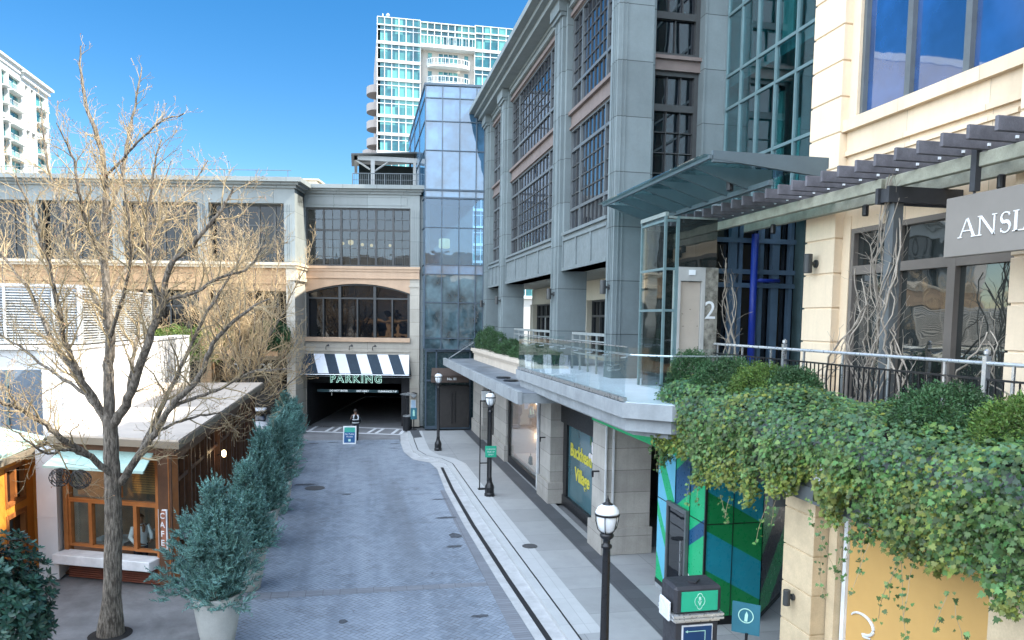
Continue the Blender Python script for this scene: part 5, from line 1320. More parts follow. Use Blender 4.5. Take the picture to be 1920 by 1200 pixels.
def sprout(pts, rad, level, out, rs, dens, L0, maxlev, ang=(.5, 1.0), up=.06, start=.25):
    """children along a chain; recursion fills `out` with thin chains."""
    n = len(pts); tot = sum((pts[i+1]-pts[i]).length for i in range(n-1))
    cnt = max(1, int(tot*dens))
    for c in range(cnt):
        t = start+(1-start)*(c+rs.random())/cnt; x = t*(n-1); i = min(int(x), n-2); f = x-i
        p = pts[i].lerp(pts[i+1], f); r = rad[i]*(1-f)+rad[i+1]*f
        d = rot_dir(pts[i+1]-pts[i], ang[0]+(ang[1]-ang[0])*rs.random(), rs); d.z += .22; d.normalize()
        L = L0*(.55+.7*rs.random())*(1.15-.5*t)*(1. if p.z < 9 else max(.45, 1-(p.z-9)*.3))
        cp, cr = twig_chain(p, d, L, min(r*.6, .010*L/.5+.003), rs, up=up)
        out.append((cp, cr, 5 if cr[0] > .012 else 3))
        if level < maxlev: sprout(cp, cr, level+1, out, rs, dens*1.25, L0*.55, maxlev, ang, up, .15)

m_bark = M('grey_tree_bark', (.30, .26, .21, 1), .85, .3, 5, 1.0, bscale=30, fine=.3, stain=.3, streak=.3, vb=.16)
m_twig = M('golden_brown_twigs', (.34, .265, .155, 1), .75, .22, 3, 0)
m_twig2 = M('tan_twigs', (.46, .34, .19, 1), .75, .22, 3, 0)
m_bud = M('dry_buds', (.30, .17, .09, 1), .7, .3, 3, island=.3)

LIMBS = {'A':[(-5.01,16.4,-0.07),(-4.95,16.4,1.0),(-4.9,16.4,2.12),(-4.89,16.4,2.9),(-4.89,16.4,3.57),(-4.9,16.4,4.12),(-4.91,16.4,4.55)],
'B':[(-4.91,16.4,4.55),(-4.91,16.4,5.42),(-4.86,16.45,6.28),(-4.93,16.5,6.93),(-4.95,16.5,7.78),(-4.9,16.4,8.61),(-4.83,16.3,9.33),(-4.95,16.2,10.12),(-5.17,16.3,10.84),(-5.25,16.4,11.82)],
'B2':[(-4.91,16.4,8.51),(-4.68,16.7,9.25),(-4.56,16.9,10.2),(-4.42,17.0,10.93),(-4.32,17.1,11.71)],
'B3':[(-4.83,16.3,9.33),(-4.2,15.9,9.84),(-3.67,15.7,10.28),(-3.19,15.5,10.41)],
'C':[(-4.91,16.4,4.28),(-4.54,16.2,4.79),(-4.19,15.9,5.56),(-3.9,15.7,6.31),(-3.65,15.5,6.82),(-3.46,15.3,7.53),(-3.02,15.1,7.92),(-2.5,14.9,8.51),(-2.2,14.8,9.0)],
'C2':[(-4.5,16.2,4.88),(-4.51,16.6,5.63),(-4.45,17.0,6.5),(-4.29,17.2,7.63),(-4.19,17.3,8.76),(-3.87,17.4,9.91)],
'C3':[(-3.66,15.5,6.8),(-3.87,15.5,7.53),(-3.87,15.4,8.32),(-3.71,15.2,9.09),(-3.53,15.1,9.85)],
'C4':[(-3.64,15.5,6.86),(-2.99,15.4,7.09),(-2.55,15.2,7.34),(-1.96,15.0,7.55),(-1.64,14.8,8.14)],
'D':[(-4.74,16.4,3.18),(-4.33,16.0,3.72),(-3.87,15.6,4.31),(-3.5,15.3,4.86),(-2.9,15.0,5.47),(-2.62,14.8,6.09),(-2.11,14.6,6.62),(-1.56,14.4,6.94)],
'D2':[(-3.5,15.3,4.86),(-2.72,15.3,5.14),(-2.01,15.2,5.51),(-1.25,15.1,5.62)],
'D3':[(-3.87,15.6,4.31),(-3.46,16.0,4.48),(-2.92,16.4,4.59),(-2.44,16.7,4.48)],
'D4':[(-4.33,16.0,3.72),(-4.03,16.7,4.62),(-3.72,17.3,5.47),(-3.34,17.7,6.52),(-2.8,17.9,7.48),(-2.36,18.1,8.35)],
'E':[(-4.84,16.4,3.26),(-5.14,16.0,3.78),(-5.43,15.5,4.21),(-5.69,15.2,4.6),(-5.92,14.9,4.88),(-6.13,14.6,5.06),(-6.43,14.2,5.45)],
'E2':[(-5.14,16.0,3.78),(-5.33,15.4,4.03),(-5.55,15.0,4.05),(-5.69,14.6,4.32),(-5.97,14.2,4.76)],
'F':[(-4.97,16.4,4.45),(-5.39,16.7,4.94),(-5.77,16.9,5.5),(-6.15,17.1,6.04),(-6.57,17.3,6.91),(-6.95,17.5,7.47),(-7.61,17.7,8.23)],
'F2':[(-5.01,16.4,4.61),(-5.3,16.0,5.43),(-5.44,15.7,6.09),(-5.47,15.4,6.89),(-5.55,15.2,7.65),(-5.7,15.1,8.4),(-5.86,14.9,9.02)],
'F3':[(-5.39,16.7,4.94),(-6.34,17.3,5.47),(-7.18,17.7,6.01),(-8.0,18.0,6.45)],
'G':[(-4.88,16.45,6.23),(-5.33,16.9,7.15),(-5.71,17.2,7.81),(-6.08,17.5,8.93),(-6.37,17.7,9.83),(-6.53,17.9,11.08)],
'H':[(-4.94,16.5,7.73),(-5.07,16.0,8.24),(-5.07,15.6,8.79),(-5.09,15.4,9.44),(-5.3,15.2,10.05)],
'I':[(-4.9,16.45,6.07),(-4.41,15.7,6.92),(-4.11,15.2,7.7),(-4.03,14.8,8.53),(-4.08,14.6,9.33)],
'J':[(-4.91,16.5,6.93),(-4.6,17.2,7.85),(-4.2,17.8,8.6),(-3.72,18.2,9.38),(-3.3,18.4,10.15)]
}
def spline(P, k=4):
    P = [Vector(p) for p in P]; out = []
    Q = [P[0]*2-P[1]]+P+[P[-1]*2-P[-2]]
    for i in range(1, len(Q)-2):
        for j in range(k):
            t = j/k; a, b, c, d = Q[i-1], Q[i], Q[i+1], Q[i+2]
            out.append(.5*((2*b)+(-a+c)*t+(2*a-5*b+4*c-d)*t*t+(-a+3*b-3*c+d)*t**3))
    out.append(P[-1]); return out
RAD = {'A': (.185, .15), 'B': (.13, .012), 'B2': (.055, .01), 'B3': (.035, .008), 'C': (.115, .014), 'C2': (.055, .01), 'C3': (.05, .01), 'C4': (.045, .01), 'D': (.10, .014), 'D2': (.045, .01), 'D3': (.04, .008), 'D4': (.07, .01),
       'E': (.085, .014), 'E2': (.04, .01), 'F': (.085, .014), 'F2': (.075, .012), 'F3': (.045, .01), 'G': (.065, .01), 'H': (.05, .01), 'I': (.045, .01), 'J': (.05, .01)}
TR1 = thing('bare_tree', 'tall bare tree in front of the cafe, its grey trunk rising from a round pit', 'tree', (-5.0, 16.4, 0))
rs = random.Random(21); chains = []; main = []
for k, P in LIMBS.items():
    sp = spline(P, 5); a, b = RAD[k]; n = len(sp)
    sp = [p+Vector((rs.gauss(0, 1), rs.gauss(0, 1), rs.gauss(0, 1)))*(.012 if k != 'A' else .004) for p in sp]
    a *= 1 if k == 'A' else .84
    rad = [a*(1-i/(n-1))**.8+b*(i/(n-1))+.0 for i in range(n)] if k != 'A' else [a*(1-.28*i/(n-1))+(.10*max(0, 1-i/4) if i < 5 else 0) for i in range(n)]
    main.append((sp, rad, 12 if a > .09 else 8))
    if k != 'A': sprout(sp, rad, 1, chains, rs, 5.6, .95, 3, up=.05, start=.15)
v, f = tubes_np([([tuple(p) for p in c[0]], c[1], c[2]) for c in main])
np_mesh('trunk', v, f, m_bark, TR1, smooth=True)
v, f = tubes_np([([tuple(p) for p in c[0]], c[1], c[2]) for c in chains])
cr = np_mesh('crown', v, f, m_twig, TR1)
tips = np.array([tuple(c[0][-1]) for c in chains]+[tuple(c[0][len(c[0])//2]) for c in chains])
tips = tips[NR.rand(len(tips)) < .6]
lv_, lf_ = leaves(tips, NR.normal(size=tips.shape), NR.uniform(.015, .04, len(tips)), OVAL)
np_mesh('buds', lv_, lf_, m_bud, cr)
st(MB().lathe([(.42, 0), (.42, .004)], (-5.0, 16.35, .008), 28).build('tree_pit', M('dark_pit_soil', (.02, .018, .016, 1), .9), smooth=False))

def bushy_bare(name, label, x, y, h, rad, seed, zsp=1.6, mat=None, n=16, dens=3.0, L0=1.2):
    t_ = thing(name, label, 'tree', (x, y, 0), group='bare street trees'); rs = random.Random(seed); ch = []; mainc = []
    tp, tr = twig_chain((x, y, 0), (0, 0, 1), zsp+1.2, .16, rs, wob=.03, up=.3, nseg=8); tr = [.15-.05*i/8 for i in range(9)]
    mainc.append((tp, tr, 9))
    for k in range(n):
        a = 2*math.pi*k/n+rs.random()*.4; el = .45+.9*rs.random(); st_ = tp[int(4+4*rs.random())]
        d = Vector((math.cos(a)*math.cos(el), math.sin(a)*math.cos(el), math.sin(el)))
        L = (h-zsp)*(.55+.45*math.sin(el)) if el > .9 else rad*(1.0+.3*rs.random())
        cp, cr_ = twig_chain(st_, d, L, .055, rs, wob=.09, up=.09, nseg=12); mainc.append((cp, cr_, 6)); sprout(cp, cr_, 1, ch, rs, dens, L0, 3, up=.08, start=.2)
    v, f = tubes_np([([tuple(p) for p in c[0]], c[1], c[2]) for c in mainc]); np_mesh('trunk', v, f, m_bark, t_, smooth=True)
    v, f = tubes_np([([tuple(p) for p in c[0]], [q*1.5 for q in c[1]], c[2]) for c in ch]); np_mesh('crown', v, f, mat or m_twig2, t_)
bushy_bare('bare_tree', 'dense golden-twigged bare tree left of the parking awning', -5.0, 36.6, 12.2, 3.6, 5, 3.2, n=24, dens=3.9, L0=1.15)
bushy_bare('bare_tree', 'golden bare tree behind the roof louvres at the far left edge', -17.0, 40, 12.6, 4.2, 9, 3.0, n=18, dens=2.6, L0=1.4)

# ---- blue-green junipers in pots
m_jun = leaf_mat('blue_green_juniper', (.17, .33, .30, 1), .3, .6, .25, isl=.6)
m_pot = M('pale_concrete_pot', (.42, .43, .40, 1), .75, .12, 3, .08, fine=.2, stain=.25, streak=.2)
def juniper_mesh(seed, h, rmax, nspray, name):
    R_ = np.random.RandomState(seed)
    # several leaning plumes give an uneven outline
    nl = 9; lead = [(np.array([R_.normal(0, rmax*.30), R_.normal(0, rmax*.30)]), h*R_.uniform(.55, .93), rmax*R_.uniform(.45, .75)) for _ in range(nl)]
    lead[0] = (np.array([0., 0.]), h, rmax*.62)
    # plumes: arching sprays that leave the leaders and carry feathery side blades
    npl = nspray//13; V = []
    for i in range(npl):
        c, hh, rr_ = lead[R_.randint(nl)] if R_.rand() > .25 else lead[0]
        t = R_.rand()**.75; z = hh*t; prof = (min(1, .5+t*2.6))*(1-t)**.62
        a = R_.rand()*2*np.pi; r2 = rr_*prof*(.35+.55*np.sqrt(R_.rand()))
        p0 = np.array([c[0]*(1-.3*t)+r2*np.cos(a), c[1]*(1-.3*t)+r2*np.sin(a), z-.15])
        a2 = a+R_.normal(0, .35); d = np.array([np.cos(a2), np.sin(a2), .25+.9*t+R_.normal(0, .3)]); d /= np.linalg.norm(d)
        L = R_.uniform(.22, .48)*(1-.35*t); m = 15; u = np.linspace(0, 1, m)[:, None]
        sag = np.array([0, 0, R_.uniform(-.10, .16)])*L*4
        ax = p0+d*L*u+sag*u*u
        for sgn in range(3):
            side = np.cross(d, [0, 0, 1.])+R_.normal(0, .45, 3); side /= np.linalg.norm(side)
            if sgn == 1: side = -side
            if sgn == 2: side = np.cross(side, d)
            bl = (L*.42*(1.05-u)*R_.uniform(.7, 1.2, (m, 1))+.02); bd = side+d*1.1+R_.normal(0, .22, (m, 3)); bd /= np.linalg.norm(bd, axis=1, keepdims=True)
            w = np.cross(bd, R_.normal(size=(m, 3))); w /= np.linalg.norm(w, axis=1, keepdims=True); w = w*.010
            V.append(np.stack([ax-w*.8, ax+w*.8, ax+bd*bl*.6+w, ax+bd*bl], 1))
    V = np.concatenate(V).reshape(-1, 3); F = np.arange(len(V)).reshape(-1, 4)
    me = np_mesh(name, V, F, m_jun)
    return me
def pot_mesh(): 
    pr = [(.27, 0), (.30, .04), (.36, .35), (.425, .75), (.455, 1.0), (.47, 1.08), (.45, 1.11), (.40, 1.10), (.39, 1.02), (.02, 1.0)]
    return MB().lathe(pr, (0, 0, 0), 32)
potdat = [(-2.72, 15.35, 1.0, 2.3, 1.10), (-2.60, 18.6, .92, 2.1, 1.12), (-2.66, 22.1, 1.14, 2.3, 1.12), (-2.6, 25.9, 1.0, 2.25, 1.15), (-2.8, 29.4, .92, 2.2, 1.12), (-2.85, 32.8, .95, 1.9, 1.15), (-2.9, 36.4, .93, 1.9, 1.05), (-3.6, 39.8, .8, 1.8, 1.0)]
plab = ['potted juniper nearest the camera, in a full pale tapered pot', 'potted juniper second from the camera, close behind the nearest one', 'potted juniper third from the camera beside the cafe side wall', 'potted juniper fourth from the camera, its pot bulging onto the paving', 'potted juniper fifth from the camera along the street edge', 'potted juniper sixth from the camera along the street edge', 'potted juniper seventh from the camera, near the end of the cafe', 'farthest potted juniper, beside the pillar of the parking awning']
pm = None; variants = {}
for i, (x, y, sc, hh, rm) in enumerate(potdat):
    root = thing('potted_juniper', plab[i], 'potted conifer', (0, 0, 0), group='potted junipers along the left edge of the street')
    if i in (0, 1, 3, 5):
        nspr = 15000 if i < 2 else 7500
        o = juniper_mesh(30+i, hh, rm*(.82 if i == 0 else .62), nspr, 'foliage'); variants[i] = o
        o.parent = root; o.location = (0, 0, 1.05)
    else:
        src = variants[{2: 1, 4: 3, 6: 5, 7: 3}[i]]
        o = src.copy(); COL.objects.link(o); o.parent = root; o.location = (0, 0, 1.05); o.scale = (1.0, 1.0, sc)
    if pm is None:
        pm = pot_mesh().build('pot', m_pot, root, smooth=True)
        stem = MB().tube([(0, 0, .95), (.02, .01, 1.9), (0, 0, 2.8)], [.05, .035, .012], 7).build('stem', m_bark, root)
    else:
        for srcp in (pm, stem):
            q = srcp.copy(); COL.objects.link(q); q.parent = root
    root.location = (x, y, .01); root.rotation_euler = (0, 0, i*1.9); root.scale = (1, 1, 1)

# ---- broad-leaved shrub in the lower left corner
m_rho = leaf_mat('dark_glossy_leaf', (.028, .075, .055, 1), .3, .32, .12, isl=.5)
def rosette_shrub(x, y, z0, rx, ry, h, n, size, mat, label, name='leafy_shrub'):
    t_ = thing(name, label, 'shrub', (x, y, z0))
    R_ = np.random.RandomState(int(abs(x*100))+3)
    th = R_.rand(n)*2*np.pi; ph = np.arccos(R_.uniform(-.35, 1, n)); rr_ = (.62+.4*R_.rand(n)**.5)*(1+.13*np.sin(4*th+2*ph)+.1*np.sin(7*th))
    c = np.stack([x+rx*rr_*np.sin(ph)*np.cos(th), y+ry*rr_*np.sin(ph)*np.sin(th), z0+h*.45+h*.55*rr_*np.cos(ph)], 1)
    out = unit(c-np.array([x, y, z0+h*.3]))
    V = []; F = []; o = 0
    for k in range(9):
        a = 2*np.pi*k/9+R_.rand(n)*.5; t1 = unit(np.cross(out, np.array([[.2, .1, 1.]]))); t2 = np.cross(out, t1)
        dirn = unit(t1*np.cos(a)[:, None]+t2*np.sin(a)[:, None]+out*R_.uniform(.1, .9, (n, 1))); nr = unit(out-dirn*.3+R_.normal(0, .15, out.shape))
        v, f = leaves(c+dirn*.01, nr, R_.uniform(.8, 1.2, n)*size, OVAL, tip=dirn); V.append(v); F.append(f+o); o += len(v)
    np_mesh('foliage', np.concatenate(V), np.concatenate(F), mat, t_)
    mb = MB()
    for k in range(9):
        a = k*.7; mb.tube([(x, y, z0-.02), (x+rx*.4*math.cos(a), y+ry*.4*math.sin(a), z0+h*.45), (x+rx*.75*math.cos(a), y+ry*.75*math.sin(a), z0+h*.75)], [.035, .022, .008], 6)
    mb.build('stems', m_bark, t_)
rosette_shrub(-6.35, 13.9, 0, 1.15, 1.1, 2.75, 1500, .12, m_rho, 'dark glossy broad-leaved shrub in the lower left corner')

# ---- clipped evergreen shrubs
def clipped(name, label, x, y, z0, r, h, n, mat, size=.03, sq=1.0, group=None, ry=None):
    t_ = thing(name, label, 'shrub', (x, y, z0), group=group); R_ = np.random.RandomState(int(abs(x*37+y*91))+5); ry = ry or r
    th = R_.rand(n)*2*np.pi; ph = np.arccos(R_.uniform(-.7, 1, n)); q = (.80+.26*R_.rand(n))*(1+.10*np.sin(5*th+3*ph)+.07*np.sin(9*th-4*ph))
    c = np.stack([x+r*q*np.sin(ph)*np.cos(th), y+ry*q*np.sin(ph)*np.sin(th), z0+h*.42+h*.58*q*np.cos(ph)], 1)
    out = unit(c-np.array([x, y, z0+h*.25])); V = []; F = []; o = 0
    for k in range(4):
        d = unit(out+R_.normal(0, .55, out.shape)); v, f = leaves(c+d*.02*k, unit(R_.normal(size=out.shape)+out*.5), R_.uniform(.7, 1.5, n)*size, OVAL, tip=d); V.append(v); F.append(f+o); o += len(v)
    np_mesh('foliage', np.concatenate(V), np.concatenate(F), mat, t_)
    MB().tube([(x, y, z0-.05), (x, y, z0+h*.5)], [.03, .015], 6).build('stem', m_bark, t_)
m_yew = leaf_mat('dark_yew_green', (.04, .10, .035, 1), .3, .6, .2, isl=.45)
m_yewy = leaf_mat('yellowish_yew_green', (.085, .155, .03, 1), .3, .6, .25, isl=.45)
for (x, y, r, h, m_, lab) in ((7.35, 15.55, .42, .72, m_yew, 'small round evergreen at the far corner of the ivy planter'), (7.5, 14.1, .60, .66, m_yew, 'dark rounded evergreen second along the ivy planter'),
        (7.5, 12.75, .50, .62, m_yewy, 'yellowish-green rounded evergreen in the middle of the ivy planter'), (7.75, 12.2, .42, .6, m_yew, 'low dark evergreen right behind the yellowish one'),
        (7.55, 8.35, .56, .62, m_yew, 'broad dark evergreen below the dark steel railing near the pillar'), (7.45, 6.95, .5, .62, m_yewy, 'evergreen at the right edge of the picture above the ivy')):
    clipped('evergreen_shrub', lab, x, y, 5.05, r*1.08, h*1.2, 4200, m_, .036, group='rounded evergreens in the ivy planter', ry=r*1.1)
for i, y in enumerate((26.4, 28.2, 29.8, 31.5, 33.3, 35.0, 36.9, 39.2, 41.2)):
    clipped('hedge_shrub', '%s boxwood hedge plant counted from the near end of the cream stone planter' % ['first', 'second', 'third', 'fourth', 'fifth', 'sixth', 'seventh', 'eighth', 'ninth'][i], 6.95, y, 5.02, .42, .45+.25*(i % 3 == 1)+.5*(i in (6, 7, 8)), 1500, m_yew, .05, group='boxwood in the stone planter', ry=.8)
# wing hedges and round boxwood
m_hedge = leaf_mat('yellow_green_hedge', (.14, .21, .05, 1), .35, .55, .25, isl=.45)
p_ = FL.p(-1.0, 0, 3.0); clipped('round_boxwood', 'dark round boxwood ball beside the corner pier left of the awning', p_.x, p_.y, 4.7, .95, 1.6, 3000, m_yew, .07)
p_ = FL.p(-2.6, 0, 2.7); clipped('round_boxwood', 'dark shaded boxwood left of the round boxwood ball', p_.x, p_.y, 4.7, .8, 1.3, 2500, m_yew, .07)
for i in range(5):
    p_ = FL.p(-3.9-1.5*i, 0, 1.9); clipped('balcony_hedge', ['first', 'second', 'third', 'fourth', 'fifth'][i]+' yellow-green hedge plant from the right on the tan building ledge', p_.x, p_.y, 4.0, .95, 2.0, 2200, m_hedge, .075, group='hedge plants on the tan ledge')

# ---- ivy hanging over the terrace edge (uncountable leaves)
m_ivy = leaf_mat('ivy_dark_green', (.085, .165, .045, 1), .35, .42, .22, isl=.55)
m_ivyy = leaf_mat('ivy_yellow_green', (.20, .25, .05, 1), .3, .42, .3, isl=.4)
m_ivyd = leaf_mat('ivy_blue_green', (.055, .13, .055, 1), .3, .4, .15, isl=.45)
def ivy():
    n = 38000; R_ = np.random.RandomState(77)
    y = R_.uniform(5.2, 15.75, n)
    s = R_.rand(n)                                        # 0 top-back .. 1 bottom tip of the curtain
    bot = 3.58+.10*np.sin(y*1.9)+.10*np.sin(y*4.7+1)+.06*np.sin(y*11)+np.where(y < 9, .20, 0)+np.where(y < 7.2, .16, 0)+np.where((y > 8.4) & (y < 10.9), .62-.18*np.sin(y*5), 0)+np.where((y > 11.3), .18, 0)+np.where((y > 13.2), .12, 0)-np.where((y > 15.0), .25, 0)
    top = 5.28+.08*np.sin(y*2.3)
    fold = .16*np.sin(y*3.1)+.11*np.sin(y*7.3+2)
    # cross-section: back of the planter -> rounded shoulder -> curtain
    t = s**.95
    L_top, L_sh = .34, .16
    x = np.where(t < L_top, 8.15-(8.15-6.75)*(t/L_top), 0.); z = np.where(t < L_top, top+.16*np.sin(t/L_top*3.1), 0.)
    k = (t-L_top)/L_sh; m_ = (t >= L_top) & (t < L_top+L_sh)
    x = np.where(m_, 6.75-.42*np.sin(np.clip(k, 0, 1)*np.pi/2), x); z = np.where(m_, top-.42*(1-np.cos(np.clip(k, 0, 1)*np.pi/2)), z)
    q = np.clip((t-L_top-L_sh)/(1-L_top-L_sh), 0, 1); m2 = t >= L_top+L_sh
    x = np.where(m2, 6.33+.12*q-fold*(.4+.5*q)+.05*np.sin(z*9), x); z = np.where(m2, top-.42-(top-.42-bot)*q**.9, z)
    x += R_.normal(0, .07, n); z += R_.normal(0, .03, n); yy = y+R_.normal(0, .03, n)
    end = np.clip((yy-14.9)/.9, 0, 1); x += end*.5*(1-(t < L_top)); 
    nx = np.where(t < L_top, -.25, np.where(m_, -.8, -1.0)); nz = np.where(t < L_top, 1.0, np.where(m_, .8, .38))
    nrm = unit(np.stack([nx, -.30+end*1.0+0*x, nz], 1)+R_.normal(0, .38, (n, 3)))
    tip = np.stack([-.25+R_.normal(0, .4, n), R_.normal(0, .55, n), -1+0*x], 1)
    size = R_.uniform(.04, .10, n)*np.where(R_.rand(n) < .3, .55, 1)
    keep = np.ones(n, bool)
    # ragged gaps in the curtain
    g = np.sin(y*5.3+z*3)*np.sin(y*2.1-z*6+1)
    keep &= ~((q > .55) & (g > .62) & (R_.rand(n) < .8)); keep &= ~((np.abs(y-9.55) < .22) & (z < 4.75) & (R_.rand(n) < .93))
    keep &= ~((np.abs(y-10.9) < .18) & (z < 5.0) & (z > 4.3) & (R_.rand(n) < .9))
    idx = np.where(keep)[0]
    v, f = leaves(np.stack([x, yy, z], 1)[idx], nrm[idx], size[idx]*.98, IVY, tip=tip[idx], curl=.10)
    yel = (np.sin(y*2.7+1)*.25+np.sin(z*4+y)*.25+.25+.9*(q-.4)); dk = (t < .5)
    rr_ = R_.rand(n); mi = np.where(rr_ < np.clip(yel, .04, .8), 1, np.where(dk & (R_.rand(n) < .55), 2, 0))[idx]
    o = np_mesh('hanging_ivy', v, f, [m_ivy, m_ivyy, m_ivyd], None, mi=mi)
    tag(o, 'dense green and yellow ivy hanging over the edge of the terrace', 'ivy', kind='stuff')
    return o
ivy()
# loose trailing strands
rs = random.Random(3)
strands = [((6.35, 9.2, 3.95), 1.25), ((6.3, 8.6, 3.9), .7), ((6.28, 7.6, 3.7), .75), ((6.28, 7.3, 3.7), .95), ((6.3, 7.9, 3.75), .6), ((6.3, 6.5, 3.55), .5), ((6.4, 15.2, 3.6), .35), ((6.5, 15.7, 3.7), .3), ((6.3, 12.9, 3.4), .45), ((6.3, 12.0, 3.4), .4), ((6.35, 10.4, 3.75), .7)]
V = []; F = []; o_ = 0; ch = []
for (p, L) in strands:
    for r_ in range(2):
        cp, cr_ = twig_chain((p[0]+rs.gauss(0, .05), p[1]+rs.gauss(0, .18), p[2]+.15), (-.1, rs.gauss(0, .25), -1), L*(.6+.5*rs.random()), .005, rs, wob=.13, up=-.12)
        ch.append(([tuple(q) for q in cp], [.004]*len(cp), 3)); pp_ = np.array([tuple(q) for q in cp for _ in range(3)])+NR.normal(0, .03, (len(cp)*3, 3))
        v, f = leaves(pp_, unit(NR.normal(0, .5, pp_.shape)+np.array([-1, -.4, .4])), NR.uniform(.035, .075, len(pp_)), IVY, tip=NR.normal(0, .5, pp_.shape)+np.array([0, 0, -1]))
        V.append(v); F.append(f+o_); o_ += len(v)
IT = thing('trailing_ivy_strands', 'loose thin ivy strands trailing below the main curtain in front of the ochre panel', 'ivy', (6.3, 9, 3.8))
IT['kind'] = 'stuff'
np_mesh('strand_leaves', np.concatenate(V), np.concatenate(F), m_ivy, IT)
v, f = tubes_np(ch); np_mesh('strand_stems', v, f, m_twig, IT)

# ---- bare vines climbing the pergola posts
m_vine = M('bare_vine_stem', (.30, .26, .21, 1), .8, .3, 6, .2)
def vine(x, y, z0, z1, n, seed, label, spread=.3, lean=0.):
    t_ = thing('bare_vine', label, 'vine', (x, y, z0), group='leafless vines on the pergola posts'); rs = random.Random(seed); ch = []; side = []
    for k in range(n):
        a = rs.random()*6.28; sp = spread*(.3+rs.random()); bx, by = x+math.cos(a)*sp*.6, y+math.sin(a)*sp*1.6; pts = []; m = 16; ph = rs.random()*6; tw = 1.5+rs.random()*3
        zt = z0+(z1-z0)*(.65+.4*rs.random())
        for i in range(m+1):
            t = i/m; q = ph+tw*t*2; rr_ = .08+.16*rs.random()*math.sin(t*3.1)
            pts.append(Vector((bx*(1-t)+(x-.05)*t+math.cos(q)*rr_*.7, by*(1-t)+y*t+math.sin(q)*rr_*1.6+lean*t, z0+(zt-z0)*t)))
        r0 = .012+.014*rs.random(); rad = [r0*(1-.5*i/m) for i in range(m+1)]; ch.append((pts, rad, 6)); sprout(pts, rad, 1, side, rs, 2.2, .55, 2, up=.02, start=.05)
    v, f = tubes_np([([tuple(p) for p in c[0]], c[1], c[2]) for c in ch+side]); np_mesh('stems', v, f, m_vine, t_)
vine(8.9, 16.8, 5.0, 8.6, 5, 23, 'bare vine just right of the patterned panel with the floor number', .16)
vine(9.0, 11.35, 5.0, 9.1, 15, 5, 'pale bare vine tangled round the middle pergola post', .42)
vine(9.0, 12.6, 5.0, 7.6, 5, 8, 'thin bare vine spreading in front of the limestone pillar', .7, -.5)
vine(8.95, 18.5, 5.0, 8.9, 7, 12, 'bare vine round the far pergola post beside the elevator', .25)
vine(9.0, 9.3, 5.0, 6.6, 3, 17, 'short bare vine in front of the shop window under the sign', .5)
# ================================================================== STREET LAMPS
m_lampb = M('lamp_post_black', (.010, .011, .013, 1), .33, .25, 8, .05)
def make_lamp():
    r = thing('street_lamp', 'x', 'street lamp', (0, 0, 0))
    s = MB(); s.lathe([(.19, 0), (.19, .10), (.17, .14), (.175, .34), (.15, .42), (.10, .52), (.085, .62), (.075, .66)], (0, 0, 0), 8); s.build('base', m_lampb, r)
    s = MB(); s.lathe([(.085, .62), (.085, .7), (.075, .72), (.062, 3.0), (.060, 3.12), (.085, 3.13), (.085, 3.17), (.055, 3.2), (.055, 3.26), (.1, 3.3), (.115, 3.34), (.09, 3.38)], (0, 0, 0), 16); s.build('pole', m_lampb, r, smooth=True)
    g = MB().lathe([(.07, 3.38), (.12, 3.43), (.155, 3.52), (.168, 3.60), (.172, 3.66), (.165, 3.67)], (0, 0, 0), 24).build('lamp_globe', m_lamp, r, smooth=True)
    s = MB()
    for k in range(6):
        a = math.pi*k/3; s.tube([(.09*math.cos(a), .09*math.sin(a), 3.38), (.15*math.cos(a), .15*math.sin(a), 3.44), (.185*math.cos(a), .185*math.sin(a), 3.58), (.185*math.cos(a), .185*math.sin(a), 3.68)], .008, 5)
    s.lathe([(.176, 3.665), (.196, 3.67), (.196, 3.70), (.176, 3.705)], (0, 0, 0), 24); s.build('cage', m_lampb, r)
    MB().lathe([(.19, 3.70), (.185, 3.73), (.15, 3.80), (.09, 3.845), (.07, 3.85)], (0, 0, 0), 24).build('dome', m_lamp, r, smooth=True)
    MB().lathe([(.085, 3.845), (.085, 3.86), (.05, 3.875), (.03, 3.90), (.035, 3.92), (.012, 3.96), (.004, 4.0)], (0, 0, 0), 12).build('finial', m_lampb, r, smooth=True)
    return r
lamp = make_lamp()
for i, (x, y, sc, lab) in enumerate(((3.83, 10.9, .975, 'nearest black street lamp with white globe, its base below the picture'), (4.83, 26.9, 1.0, 'black street lamp carrying the small green sign beside the shop window'), (3.98, 36.8, 1.0, 'farthest black street lamp, in front of the brown door'), (3.72, 46.2, .62, 'x'))[:3]):
    o = lamp if i == 0 else copy_tree(lamp)
    o.location = (x, y, .09); o.scale = (1, 1, sc if i else .955); o['label'] = lab; o['group'] = 'black street lamps on the sidewalk'
# green sign strapped to the middle lamp
m_gsign = M('green_sign_face', (.02, .36, .22, 1), .5, .05, 4)
t_ = thing('lamp_sign', 'small bright green sign strapped to the middle street lamp', 'sign', (4.83, 26.8, 1.6))
MB().box(4.63, 5.05, 26.76, 26.79, 1.57, 1.99).build('plate', m_gsign, t_, bevel=.006)
for k, tx in enumerate(('CURBSIDE', 'PICK UP', 'ONLY')): text(tx, .075, FY, 4.84, 1.87-k*.1, -26.755, bpy.data.materials['white_letter'], t_, extrude=.002)
